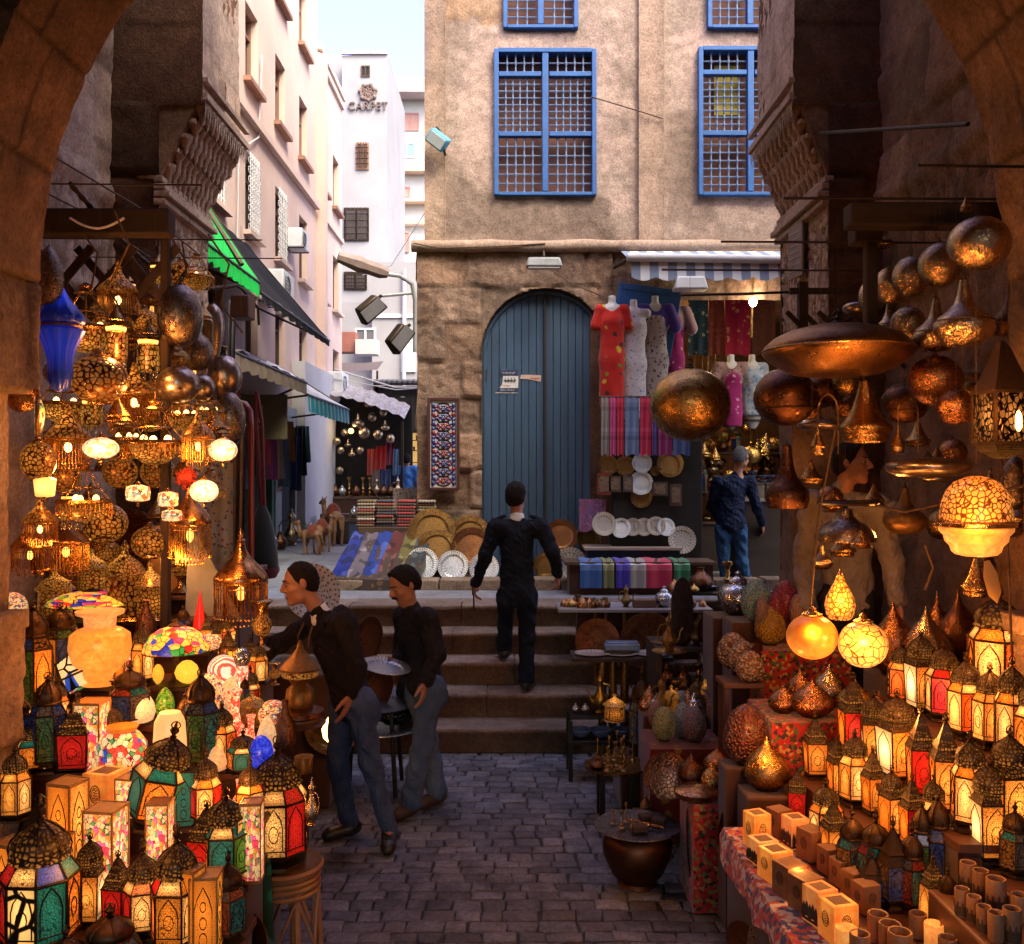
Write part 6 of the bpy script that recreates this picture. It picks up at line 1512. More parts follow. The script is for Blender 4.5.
P['oil']=lathed('pierced_oil_lamp',[('body',[(.16,.52),(.34,.62),(.44,.85),(.40,1.08),(.22,1.26),(.16,1.32)],openwork),('foot',[(.34,0),(.38,.04),(.20,.12),(.10,.26),(.12,.42),(.2,.52)],brass_smooth),('chimney',[(.16,1.32),(.18,1.55),(.40,1.72),(.5,1.80),(.46,1.84)],brass_smooth)])
P['gourd']=lathed('copper_gourd',[('body',[(.2,0),(.4,.1),(.5,.4),(.42,.7),(.2,.92),(.12,1.1),(.16,1.2)],copper_dark)])
P['cloche']=lathed('copper_bell_cover',[('body',[(.5,0),(.5,.1),(.44,.45),(.26,.75),(.10,.9),(.04,1.05)],copper)])
P['samovar']=lathed('pagoda_brass_lamp',[('roof',[(.5,1.62),(.52,1.68),(.40,1.84),(.22,2.05),(.10,2.22),(.06,2.4),(.01,2.5)],brass_old),('gallery',[(.42,1.42),(.46,1.46),(.46,1.60)],openwork_fine),('body',[(.32,.55),(.38,.7),(.34,1.05),(.20,1.2),(.30,1.38),(.42,1.42)],brass_old),('bowl',[(.5,.22),(.62,.3),(.60,.42),(.32,.55)],tray_copper),('base',[(.62,0),(.66,.06),(.5,.16),(.5,.22)],M['wood_red'])])
P['cup']=lathed('metal_beaker',[('body',[(.40,0),(.42,.05),(.5,1.0),(.48,1.02),(.44,.98)],brass_old)])
P['candlestick']=lathed('brass_candlestick',[('base',[(.5,0),(.5,.06),(.3,.14),(.12,.22)],brass_smooth),('stem',[(.12,.22),(.20,.4),(.10,.5),(.2,.75),(.10,.9),(.16,1.2),(.09,1.35),(.2,1.6),(.28,1.7),(.28,1.9),(.2,1.9)],brass_smooth)],12)
P['ewer']=None
def ewer(name,mat):
 o=empty(name);m=MB();m.lathe([(.26,0),(.30,.03),(.18,.12),(.30,.25),(.44,.5),(.40,.75),(.24,.95),(.15,1.15),(.18,1.45),(.22,1.5)],20);m.build('body',mat,o)
 m=MB();m.lathe([(.23,1.5),(.20,1.6),(.10,1.72),(.05,1.8),(.07,1.86),(.005,1.98)],14);m.build('lid',mat,o)
 m=MB();m.tube([(.38,0,.45),(.58,0,.65),(.62,0,.95),(.78,0,1.15)],[.09,.07,.05,.045],7);m.build('spout',mat,o)
 m=MB();m.tube([(-.36,0,.45),(-.62,0,.6),(-.68,0,1.0),(-.5,0,1.3),(-.18,0,1.36)],.04,6);m.build('handle',mat,o);return o
P['ewer']=ewer('brass_ewer',brass_old);P['ewer_silver']=ewer('silver_ewer',silver);P['teapot']=ewer('yellow_coffee_pot',brassmat('yellow_brass',(.50,.32,.07),(.36,.21,.04),(.3,.45)))
P['bowl']=lathed('blue_bowl',[('body',[(.2,0),(.24,.03),(.42,.18),(.5,.34),(.48,.35),(.36,.16),(.05,.08)],pmat('blue_enamel',(.05,.09,.20),(.12,.16,.26),scale=9,rough=.25,bump=.1))])
P['lampot']=lathed('silver_sugar_pot',[('body',[(.25,0),(.28,.04),(.46,.3),(.5,.55),(.36,.8),(.2,.88)],silver_bright),('lid',[(.22,.88),(.2,.98),(.06,1.08),(.08,1.16),(.01,1.22)],silver_bright)],16)
def candle_box(name,mat,motif='oval'):
 o=empty(name);m=MB();m.box(0,0,.5,.8,.8,1.0);m.build('block',mat,o,bevel=.02)
 m=MB();m.box(0,0,1.001,.52,.52,.004);m.build('well',pmat('wax_well',(.22,.12,.06),(.16,.08,.04),scale=6,bump=.2),o)
 m=MB()
 for a in(0,-PI/2):
  mm=Matrix.Rotation(a,4,'Z')
  t=MB()
  if motif=='oval':
   D_=Matrix.Diagonal((1,1,1.3)).to_3x3()@Matrix.Rotation(PI/2,3,'X')
   t.torus((0,-.403,.56),.15,.014,18,4,D_);t.torus((0,-.403,.56),.11,.008,16,4,D_)
   for q in range(4):t.tube([(-.07,-.404,.46+.06*q),(-.03,-.404,.49+.06*q),(.02,-.404,.45+.06*q),(.07,-.404,.48+.06*q)],.012,4)
  else:
   for q in range(5):t.lathe([(.07,.10),(.075,.3),(.05,.42),(.01,.5)],6,(-.30+.15*q,-.402,.05+.05*(q%2)))
   t.box(0,-.403,.1,.78,.01,.08)
  t.xf(mm);m.join(t)
 m.build('motif',pmat('dark_motif',(.035,.02,.012),(.05,.025,.015),scale=20,bump=0),o);return o
P['box_lit']=candle_box('candle_box',glow('lit_alabaster',(1,.38,.06),.26,1.7,blotch=5,hotspot=.85))
P['box_dim']=candle_box('candle_box',pmat('cream_alabaster',(.25,.12,.06),(.17,.08,.04),scale=6,rough=.5,bump=.1))
P['box_arch']=candle_box('candle_box',glow('half_lit_alabaster',(1,.46,.13),.22,.6,blotch=5,hotspot=.8),'arch')
def candle_cup(name,mat,dark=True):
 o=empty(name);m=MB();m.lathe([(.44,0),(.46,.04),(.47,1.0),(.45,1.03),(.38,1.02),(.36,.75),(.01,.72)],20);m.build('cup',mat,o)
 if dark:
  m=MB();m.lathe([(.474,.06),(.478,.30),(.476,.42)],20,caps=False)
  for i in range(10):a=2*PI*i/10;m.lathe([(.05,-.05),(.07,.06),(.02,.16)],6,(.45*math.cos(a),.45*math.sin(a),.44))
  m.build('motif',bpy.data.materials['dark_motif'],o)
 return o
P['cup_dark']=candle_cup('candle_cup',pmat('cup_alabaster',(.26,.14,.08),(.18,.09,.05),scale=7,rough=.5,bump=.1));P['cup_plain']=candle_cup('candle_cup',pmat('cup_wax',(.26,.14,.07),(.18,.09,.045),scale=7,rough=.5,bump=.1),False)
P['cup_lit']=candle_cup('candle_cup',glow('lit_cup',(1,.45,.10),.35,.8,blotch=6,hotspot=.8),False)
# placing
GO={}
def sc3(w,h,d,aspect):return(w*d/F,w*d/F,h*d/F/aspect)
def proto_box(o):
 zs,xs=[],[]
 for c in o.children_recursive:
  if c.type=='MESH' and not c.name.startswith('cord'):
   for v in c.data.vertices:zs.append(v.co.z);xs.append(math.hypot(v.co.x,v.co.y))
 return min(zs),max(zs),2*max(xs)
BOX={}
def pbox(k):
 if k not in BOX:BOX[k]=proto_box(P[k])
 return BOX[k]
def stand_at(k,px,top,base,w,pos,label,cat,group=None,rz=0,rot=None):
 """pos: point on the shelf; scaled so that width and top come out at the photographed size"""
 z0,z1,wd=pbox(k);d=pos[1];yb=HY+(CH-pos[2])*F/d
 h=max(4,yb-top)*d/F;s=w*d/F/wd;sz=h/(z1-z0)
 return put(P[k],label,cat,(pos[0],pos[1],pos[2]-z0*sz),(s,s,sz),rz,group,rot)
def stand(k,px,top,base,w,label,cat,surf,group=None,rz=None,rot=None):
 pos=surf(px,base);return stand_at(k,px,top,base,w,pos,label,cat,group,random.uniform(0,6.28)if rz is None else rz,rot)
def hang(k,px,py,w,h,d,ztop,label,cat,group=None,rz=None):
 z0,z1,wd=pbox(k);s=w*d/F/wd;sz=h*d/F/(z1-z0);p=W(px,py,d);zc=(z0+z1)/2
 o=put(P[k],label,cat,(p.x,p.y,p.z-zc*sz),(s,s,sz),random.uniform(0,6.28)if rz is None else rz,group)
 for c in o.children:
  if c.name.startswith('cord'):
   L=max(.05,ztop-(o.location.z+c.location.z*sz));c.scale=(min(1.6,.5/(s*60)*1.0+.35),)*2+(L/sz,)
 return o
def surf_z(z):return lambda px,py:onz(px,py,z)
def surf_steps(steps):
 """steps: (d0, d1, z) from near to far"""
 def f(px,py):
  k=(py-HY)/F
  for d0,d1,z in steps:
   d=(CH-z)/k if k>0 else 99
   if d<=d0:d=d0+.02
   if d<=d1:return Vector(((px-CX)*d/F,d,z))
  d0,d1,z=steps[-1];return Vector(((px-CX)*d1/F,d1-.02,z))
 return f
# west stall: stepped shelves and everything on and over them
def zprof(d,tab):
 for(a,za),(b,zb)in zip(tab,tab[1:]):
  if d<=b:return za+(zb-za)*(d-a)/(b-a)
 return tab[-1][1]
LT=[(2.7,.36),(3.3,.52),(3.7,.68),(4.2,.86),(4.7,1.08),(5.3,1.32),(6.3,1.70)]
Lsteps=[(2.7+.3*i,3.0+.3*i,zprof(2.85+.3*i,LT))for i in range(12)]
LS=surf_steps(Lsteps)
lst=empty('display_stand','stepped wooden stand loaded with lit lanterns on the west side','stand',(-1.8,4.5,0))
cloth_dark=fabric('dark_drape',(.07,.03,.02),rough=.95)
for d0,d1,z in Lsteps:
 x0=-2.0 if d0<4.1 else-2.86;x1=(-.93-(d0-3.0)*.12)if d0<4.4 else(-1.22-(d0-4.4)*.10)if d0<5.0 else-1.62
 m=MB();m.bx(x0,x1,d0+.003,d1,z-.03,z);kid(m.build('shelf',M['wood_red'],bevel=.004),lst)
 m=MB();m.bx(x0+.02,x1-.02,d0+.02,d1-.005,0,z-.031);kid(m.build('drape',cloth_dark),lst)
LW='lit lanterns and lamps heaped on the west stall'
left_standing=[('hexmulti',40,793,968,80,'largest octagonal lantern with red, teal and script glass at the bottom corner','lantern'),('sqwhite',90,832,925,36,'slim white-lit square lantern with dark dome beside the largest octagonal one','lantern'),('hexred',143,838,938,42,'red glass lantern with cream shoulder behind the frame-bottom domes','lantern'),('hexwhite',177,822,952,56,'hexagonal lantern with cream and red panes and a tall dark knob','lantern'),('darkhex',110,902,990,66,'dark domed lantern cut off by the bottom of the view','lantern'),('darkhex',66,925,1000,46,'small dark domed lantern low beside the cut-off one','lantern'),('sqorange',207,800,905,44,'pointed lantern with dark red panes and white shoulder','lantern'),('hexteal',226,782,885,52,'teal-paned lantern with white upper glass in front of the wooden disc','lantern'),('carvedbox',206,872,965,40,'carved amber box lamp low beside the stool','lantern'),('hexteal',150,716,832,62,'tilting teal arabesque lantern with a wide pierced dome','lantern'),('box_lit',106,770,814,44,'plain amber alabaster box with a round emblem','candle box'),('floral',106,806,905,46,'tall floral box lamp under the amber emblem box','lantern'),('carvedbox',68,780,866,40,'honey coloured box lamp with pointed arches','lantern'),('mosvase',122,726,788,50,'round shouldered vase lamp with red star mosaic','vase'),('sqorange',76,698,792,44,'lantern with one large crimson pane by the stone pier','lantern'),('darktall',48,672,795,36,'narrow dark blue lantern with a pointed cone','lantern'),('darktall',18,690,800,34,'narrow dark lantern pressed against the stone pier','lantern'),('column',170,711,806,34,'bright tapering alabaster column lamp','lamp'),('darktall',201,668,795,40,'tall dark lantern with blue rosettes next to the alabaster column','lantern'),('eggreen',165,687,718,19,'small green mosaic egg above the alabaster column','lamp'),('petal',187,660,708,24,'yellow petal shaped glass lamp below the tulip shade','lamp'),('petal',158,664,700,12,'thin yellow glass flame beside the green egg','lamp'),('hexteal',243,728,800,34,'small lantern with green and yellow panes behind the blue egg','lantern'),('eggblue',261,735,778,25,'cobalt blue mosaic egg lamp','lamp'),('eggdots',273,700,752,32,'large egg lamp of orange and white dots','lamp'),('eggpale',267,716,762,22,'pale cream glass egg between the dotted egg and the blue egg','lamp'),('jug',234,690,756,34,'long necked red mosaic bottle lamp','lamp'),('jug',251,715,760,20,'short red mosaic bottle behind the blue egg','lamp'),('tubelamp',242,648,716,17,'thin rose mosaic tube lamp with silver crown','lamp'),('zebra',223,655,690,30,'red and white swirled glass globe','lamp'),('eggdots',210,672,720,30,'flowered orange glass lamp below the swirled globe','lamp'),('eggpale',232,676,712,26,'rosy cream glass egg beside the rose tube lamp','lamp'),('vase',100,610,697,60,'big glowing veined alabaster urn','vase'),('onionlantern',33,600,716,42,'dark onion topped lantern closest to the stone pier','lantern'),('onionlantern',60,602,706,40,'dark onion topped lantern touching the alabaster urn','lantern'),('tiffany',176,620,702,66,'tulip patterned stained glass mushroom lamp','lamp'),('tiffany_wide',92,588,640,88,'wide floral stained glass shade behind the alabaster urn','lamp'),('cone_red',200,590,652,24,'scarlet glass cone lamp by the fringed bell','lamp'),('oil',181,530,604,32,'pierced brass oil lamp with flared chimney on a small table','lamp'),('pagoda',125,540,622,46,'pagoda roofed brass lamp before the great copper tray','lamp'),('pagoda',55,565,640,40,'squat pagoda brass lamp behind the dark onion lanterns','lamp'),('gourd',22,500,590,34,'dark beaten copper gourd by the stone pier','vase'),('gourd',146,600,665,22,'thin dark mosaic bottle behind the urn','bottle'),('cloche',72,525,588,44,'dim copper bell cover under the hanging lamps','cover'),('sqgold',250,634,682,26,'small amber lantern under the reaching arm','lantern'),('sqgold',228,628,676,24,'small amber lantern beside the scarlet cone','lantern'),('cup',304,756,800,19,'plain metal beaker at the stall edge','beaker'),('ewer_silver',312,776,845,28,'silver ewer with looped handle behind the stool lantern','ewer'),('samovar',300,640,752,52,'tall pagoda topped brass lamp on a red wooden base','lamp'),('hexgold',15,745,820,34,'gold glass lantern tucked behind the pier foot','lantern'),('carvedbox',12,840,930,38,'carved amber box lamp at the frame edge behind the largest octagonal lantern','lantern'),('floral',130,776,850,30,'narrower floral box lamp behind the red lantern','lantern'),('hexred',205,745,830,34,'red lantern between the alabaster column and the blue egg','lantern'),('floral',92,700,770,38,'square floral box lamp squeezed under the urn','lantern'),('darkhex',130,660,740,44,'black pierced lantern leaning against the urn','lantern'),('eggpale',140,690,735,30,'cream glass egg below the tulip lamp','lamp'),('tealbox',234,815,900,32,'teal and cream box lamp between the stool and the teal-paned lantern','lantern'),('floral',252,800,880,30,'narrow floral box lamp directly behind the stool lantern','lantern'),('tealbox',185,768,840,30,'teal and cream box lamp under the dark rosette lantern','lantern'),('eggdots',12,592,640,30,'rosy mosaic glass lamp behind the pier','lamp'),('hexgold',258,640,690,22,'small gold lantern closest to the reaching hand','lantern'),('eggdots',214,630,668,24,'round flowered lamp at the foot of the scarlet cone','lamp'),('oil',262,600,650,22,'small pierced brass burner at the shelf end by the fringed bell','lamp'),('sqgold',205,612,660,20,'little gold lantern under the small orange table','lantern'),('pagoda',150,560,625,34,'pagoda brass lamp between the copper tray and the gold panel','lamp'),('pagoda',92,548,600,34,'pagoda brass lamp behind the wide floral shade','lamp'),('onionlantern',78,690,765,30,'onion topped lantern under the tilted cube','lantern'),('hexred',110,695,765,32,'red lantern below the urn next to the black pierced one','lantern'),('darktall',186,690,770,26,'thin dark lantern right behind the alabaster column','lantern'),('hexamber',222,700,770,30,'amber lantern behind the long necked red bottle','lantern'),('floral',160,800,868,32,'floral box lamp in front of the alabaster column','lantern'),('carvedbox',58,835,905,34,'carved amber box lamp squeezed behind the largest octagonal lantern','lantern'),('sqorange',118,850,930,34,'orange lantern between the slim white one and the red one','lantern'),('hexteal',30,715,800,38,'teal and cream lantern by the pier foot','lantern'),('hexwhite',250,755,830,32,'cream lantern just behind the blue egg lamp','lantern'),('darkhex',228,850,940,40,'dark pierced lantern standing low beside the stool legs','lantern'),('carvedbox',190,866,955,32,'carved amber box lamp behind the hexagonal cream and red lantern','lantern'),('pagoda',252,690,745,30,'small brass pagoda burner behind the orange dotted egg','lamp'),('gourd',285,700,760,22,'brown copper gourd between dotted egg and tall pagoda lamp','vase'),('eggpale',215,742,790,28,'pale glowing egg in front of the red bottle lamp','lamp'),('hexamber',178,740,815,30,'amber lantern peeking from behind the alabaster column','lantern'),('hexgold',143,620,690,26,'thin gold lantern between urn and tulip lamp','lantern'),]
for k,px,t,b,w_,lab,cat in left_standing:
 rz=random.uniform(-.35,.35)if k in('floral','carvedbox','tealbox','sqwhite','sqorange','sqgold','sqamber','sqfili','box_lit','hexmulti','hexwhite','hexred')else None
 o=stand(k,px,t,b,w_,lab,cat,LS,LW,rz)
 if 'tilting' in lab:o.rotation_euler=(R(6),R(14),.3)
fr_=random.Random(77)
fill=[('eggpale','small pale glass bulb',13,22),('eggdots','small dotted mosaic egg',16,24),('hexgold','small gold glass lantern',20,46),('sqamber','small amber square lantern',20,42),('hexred','small red glass lantern',20,44),('darktall','small dark narrow lantern',16,50),('jug','small red mosaic bottle',14,34),('oil','small pierced brass burner',16,34),('hexteal','small teal glass lantern',20,42),('floral','small floral box lamp',18,34)]
for i in range(64):
 k,nm,w_,h_=fill[i%10];b=fr_.uniform(650,900);px=fr_.uniform(36 if b>720 else 50,282 if b>690 else 235);s0=fr_.uniform(.8,1.15)
 if b>840 and px>240:px-=60
 stand(k,px,b-h_*s0,b,w_*s0,nm+' wedged among the bigger lamps of the west heap','lamp' if 'lantern' not in nm else 'lantern',LS,'small lights wedged in the west heap')
mc=empty('mosaic_cube_lamp','tilted mosaic cube lamp of red and cream glass leaning on the urn','lamp',LS(80,704)+Vector((0,-.03,.085)),group=LW)
m=MB();m.box(0,0,0,.16,.16,.13);m.build('glass',bpy.data.materials['star_mosaic'],mc,bevel=.01);m=MB()
for a in(-1,1):
 for b in(-1,1):m.tube([(a*.08,b*.08,-.065),(a*.08,b*.08,.065)],.006,5);m.tube([(a*.08,-.08,b*.065),(a*.08,.08,b*.065)],.006,5);m.tube([(-.08,a*.08,b*.065),(.08,a*.08,b*.065)],.006,5)
m.build('frame',M['frame'],mc);mc.rotation_euler=(R(38),R(-22),R(25))
sp=W(284,864,4.2);st_=empty('cane_stool','round cane stool with a ringed top carrying a large lantern','stool',(sp.x,sp.y,0));zt=sp.z
m=MB();m.lathe([(.001,zt-.02),(.14,zt-.015),(.155,zt-.03),(.175,zt+.0),(.165,zt+.012),(.15,zt+.004),(.13,zt-.004),(.001,zt-.004)],28);m.build('seat',pmat('cane',(.36,.17,.07),(.24,.10,.045),scale=12,rough=.4,bump=.2),st_)
m=MB()
for q,z in enumerate((zt-.045,zt-.07,zt-.10)):m.torus((0,0,z),.15,.012,28,6)
m.build('ring',bpy.data.materials['cane'],st_)
for i in range(5):
 a=2*PI*i/5+.3;m=MB();m.tube([(.14*math.cos(a),.14*math.sin(a),zt-.04),(.165*math.cos(a),.165*math.sin(a),0)],.014,6);m.tube([(.14*math.cos(a),.14*math.sin(a),zt-.10),(.155*math.cos(a+.6),.155*math.sin(a+.6),.2),(.15*math.cos(a+1.25),.15*math.sin(a+1.25),zt-.1)],.009,5);m.build('leg',bpy.data.materials['cane'],st_)
stand_at('stool',277,735,868,66,Vector((sp.x-.03,sp.y,zt+.0)),'large octagonal lantern of teal, cream and red glass on the cane stool','lantern',rz=.12)
tp=LS(181,606);tb=empty('small_table','small orange wooden table under the pierced oil lamp','table',(tp.x,tp.y,tp.z-.24))
m=MB();m.box(0,0,.225,.30,.26,.022);m.build('tabletop',M['wood_red'],tb,bevel=.004)
for a in(-1,1):
 for b in(-1,1):m=MB();m.bx(a*.12-.012,a*.12+.012,b*.1-.012,b*.1+.012,0,.213);m.build('leg',M['wood_red'],tb)
m=MB();m.lathe(plate_p(.05),44,m=Matrix.Rotation(R(76),3,'X')@Matrix.Scale(.62,3));gt=m.build('copper_tray',tray_copper,loc=W(122,556,6.15),ang=60);tag(gt,'great brown copper tray standing behind the brass lamps of the west stall','tray')
m=MB();m.bx(-.09,.09,-.012,.012,0,.40);o=m.build('framed_panel',pmat('gold_panel',(.40,.22,.07),(.3,.16,.05),scale=5,bump=.1),loc=LS(160,600)+Vector((0,.1,0)));tag(o,'plain gold panel standing behind the brass oil lamp','panel');o.rotation_euler=(R(-8),0,R(12))
m=MB();m.quad((0,0,0),(.34,0,.0),(.06,.05,.50),(0,.05,.5));m.quad((0,.012,0),(0,.062,.5),(.06,.062,.5),(.34,.012,0));o=m.build('slanted_board',M['grey_metal'],loc=W(185,622,5.55));tag(o,'grey slanted board with dark edge behind the fringed bell','board')
o=plate('leaning_tray',tray_copper,tray_copper,.03);put(o,'brown oval tray leaning on the floor below the stool','tray',W(240,945,3.75),(.26,.26,.3),rot=(R(70),0,R(-20)))
m=MB();m.box(0,0,.2,.22,.02,.42);o=m.build('painted_panel',fabric('swirl_paint',(.015,.07,.05),cells=[(.02,.16,.10),(.01,.03,.04),(.05,.12,.16)],cscale=14),loc=W(247,968,3.9));o.rotation_euler=(R(-12),0,R(24));tag(o,'green and blue swirled painted panel below the stool','panel');o.name='painting'
# beams, lattice and chains carrying the hanging lamps
bt=empty('timber_rack','dark timber rack with crossed lattice carrying the hanging lamps of the west stall','rack',(-2.2,5.2,3.6))
def tk(mb,nm,mat,root,**k):return kid(mb.build(nm,mat,**k),root)
zb=3.62
m=MB();m.bx(-2.75,-1.86,5.14,5.26,zb-.07,zb+.07);tk(m,'beam',M['timber'],bt,bevel=.01)
m=MB();m.bx(-1.955,-1.905,5.27,5.32,1.3,zb-.02);tk(m,'post',M['timber'],bt,bevel=.01)
m=MB();m.bx(-2.86,-2.78,5.14,5.22,1.3,zb+.06);tk(m,'post',M['timber'],bt,bevel=.01)
m=MB()
for i in range(3):
 x=-2.62+i*.24;m.box(x+.1,5.32,zb-.30,.045,.02,.52,m=Matrix.Translation((x+.1,5.32,zb-.3))@Matrix.Rotation(R(40),4,'Y')@Matrix.Translation((-x-.1,-5.32,-zb+.3)));m.box(x+.1,5.345,zb-.30,.045,.02,.52,m=Matrix.Translation((x+.1,5.345,zb-.3))@Matrix.Rotation(R(-40),4,'Y')@Matrix.Translation((-x-.1,-5.345,-zb+.3)))
tk(m,'lattice',M['timber'],bt)
for x in(-2.4,-2.05):
 m=MB();m.tube([(x,6.3,zb+.06),(x+.02,5.2,zb+.08),(x,4.2,zb+.05)],.005,6);tk(m,'pole',M['iron'],bt)
for y in(4.6,5.7,6.2):
 m=MB();m.tube([(-2.85,y,zb+.04),(-1.5,y,zb+.03)],.004,6);tk(m,'pole',M['iron'],bt)
m=MB();a,b=W(70,183,5.0),W(238,285,7.2);pts=[a.lerp(b,i/60)-Vector((0,0,.22*math.sin(PI*i/60)))for i in range(61)]
m.tube(pts,[.012+.006*(i%2)for i in range(61)],6);tag(m.build('chain',M['iron']),'rusty chain slung from the arch to the tower over the lamps','chain')
m=MB();a,b=W(70,218,5.05),W(124,218,5.05);m.tube([a.lerp(b,i/14)-Vector((0,0,.055*math.sin(PI*i/14)))for i in range(15)],.007,5);tag(m.build('slack_cable',M['white_plaster']),'pale slack cable looped along the dark timber beam','cable')
r_=random.Random(5)
for i in range(5):
 m=MB();a=Vector((r_.uniform(-2.4,-1.7),r_.uniform(4.7,5.7),zb));b=a+Vector((r_.uniform(-.2,.2),.1,-.55));m.tube([a,a.lerp(b,.3)+Vector((.06,0,0)),a.lerp(b,.7)-Vector((.07,0,0)),b],.006,5)
 tag(m.build('dangling_wire',M['cord']),'loose copper coloured wire dangling among the hanging chandeliers','wire','loose wires among the chandeliers')
LH='lamps hanging over the west stall'
left_hanging=[('egg_dark',49,276,28,66,4.55,'dark polished egg lamp half hidden by the pier'),('blue',60,338,48,108,4.6,'cobalt blue fluted glass lamp in two pieces'),('chand',86,318,62,70,5.1,'brass chandelier with wire arms beside the blue glass'),('cage',99,376,56,56,4.8,'openwork brass globe under the wire armed chandelier'),('fringe_lit',118,290,40,60,5.3,'small bell capped brass lamp under the timber beam'),('pillar',116,340,26,70,5.0,'tiered mosaic cylinder lamp beside the openwork globe'),('pillar',148,352,26,64,5.3,'tiered mosaic cylinder lamp under the beaten disc'),('mini',168,342,26,32,5.4,'plain brass cap lamp between cylinder lamp and beaten disc'),('mini',133,332,22,30,5.5,'plain brass cap lamp between the two cylinder lamps'),('disc_copper',180,312,44,70,5.3,'large beaten metal lamp with raised dots'),('disc_copper',198,350,30,42,5.7,'smaller beaten lamp behind the large dotted one'),('tear_dots',213,335,22,76,5.9,'long pierced teardrop lamp near the green awning'),('ball_dots',225,374,34,48,5.9,'pierced globe glowing orange under the long teardrop'),('ball_dots',178,382,42,42,5.2,'pierced grey globe at the middle of the hanging lamps'),('ball_dots',202,386,26,30,5.5,'small pierced grey globe behind the middle one'),('disc_copper',230,416,30,60,5.7,'smooth tilted copper lamp nearest the alley'),('shellamp',38,416,50,42,4.5,'round striped glass lamp against the stone pier'),('cage',38,458,34,46,4.6,'mosaic brass globe below the striped glass lamp'),('mosaic',101,449,34,32,4.7,'bright white mosaic globe in the middle of the brass chandeliers'),('mosaic',223,451,28,34,5.0,'bright white mosaic globe hanging farthest toward the alley'),('mosaic',204,492,28,34,4.9,'bright white mosaic globe beside the patterned cloth'),('boxlamp',45,488,24,30,4.6,'glowing amber box lamp near the stone pier'),('hexmosaic',138,494,24,26,4.7,'hexagonal mosaic lamp with a flower medallion'),('hexmosaic',168,500,20,24,4.75,'hexagonal mosaic lamp with a red flower near the fringed bell'),('hexmosaic',172,516,22,18,4.6,'low hexagonal mosaic lamp under the red flower one'),('chand',155,432,62,66,5.0,'wide brass hoop chandelier full of dark beads'),('chand',84,492,54,60,5.0,'brass chandelier with crystal basket above the copper tray'),('fringe_lit',198,436,34,62,5.0,'fringed brass chandelier lit from its cap'),('fringe_lit',134,392,44,62,5.2,'fringed brass chandelier beside the openwork globe'),('fringe_lit',68,436,44,66,5.0,'fringed brass chandelier beside the striped glass lamp'),('chand',128,430,46,60,5.4,'brass hoop chandelier behind the bright middle globe'),('fringe',190,520,42,90,5.0,'tall fringed brass lamp with a red knob above'),('fringe',241,577,54,96,5.25,'large hammered bell lamp with long beaded fringe'),('fringe',66,540,44,70,5.4,'dim fringed bell lamp over the onion lanterns'),('cage',64,476,30,34,5.0,'small openwork globe between amber box lamp and crystal chandelier'),('fringe_lit',166,396,40,60,5.6,'small lit fringed lamp behind the pierced grey globe'),('ball_copper',22,390,34,44,4.6,'copper globe mostly hidden behind the stone pier'),('mini',215,420,24,30,5.3,'small brass bell above the farthest mosaic globe'),('cage',105,520,44,46,5.6,'dim openwork globe before the great copper tray'),('cage',128,312,34,34,5.6,'openwork globe behind the cylinder lamps near the beam'),('chand',62,395,50,56,5.4,'wire armed chandelier behind the blue glass tip'),('fringe',152,300,30,60,5.7,'dim fringed bell in front of the timber post'),('chand',186,408,44,50,5.3,'small hoop chandelier under the pierced grey globe'),('cage',120,470,34,36,5.2,'openwork globe between two mosaic hexagon lamps and the bright middle globe'),('fringe_lit',40,520,34,54,4.8,'lit fringed cap lamp above the copper gourd'),('chand',208,405,36,46,5.6,'small hoop chandelier beside the smooth tilted copper lamp'),('mini',118,408,26,30,4.9,'brass bell over the bright middle globe'),('pillar',70,505,22,50,5.2,'tiered lamp beside the crystal chandelier'),('cage',150,540,36,38,5.3,'openwork globe near the gold panel'),('pillar',92,410,24,50,5.3,'tiered mosaic lamp below the openwork globe'),('mini',186,462,26,30,5.2,'brass bell lamp below the lit fringed cap'),('cage',158,470,34,36,5.4,'dark openwork globe above the flower mosaic lamps'),('fringe',30,545,36,60,5.0,'dim fringed lamp against the stone pier'),]
for it in left_hanging:
 k,px,py,w_,h_,d_,lab=it
 hang(k,px,py,w_,h_,d_,zb,lab,'lamp',LH)
hf=[('cage','small openwork brass globe',26),('fringe','small fringed brass bell',26),('mini','small plain brass bell',20),('chand','small brass hoop chandelier',32),('tear_old','small brass teardrop',20),('ball_gold','small beaten brass globe',20),('pillar','small tiered glass lamp',16)]
for i in range(49):
 k,nm,w_=hf[i%7];px,py=fr_.uniform(52,218),fr_.uniform(262,560)
 if px>150 and py>520:continue
 s0=fr_.uniform(.8,1.2);z0_,z1_,wd_=pbox(k);hang(k,px,py,w_*s0,w_*s0*(z1_-z0_)/wd_,fr_.uniform(5.3,6.3),zb,nm+' deep in the hanging cluster of the west stall','lamp','small brass lamps deep in the west cluster')
m=MB();m.ball((0,0,0),.05,8)
for i in range(40):
 a,b=r_.uniform(0,6.28),r_.uniform(-1,1);v=Vector((math.cos(a)*math.sqrt(1-b*b),math.sin(a)*math.sqrt(1-b*b),b));m.tube([v*.04,v*.065],[.012,.004],4)
o=m.build('red_pompom',pmat('red_wool',(.45,.03,.015),(.3,.02,.01),scale=30),loc=W(186,478,5.02));tag(o,'red woollen pompom over the tall fringed lamp','pompom')
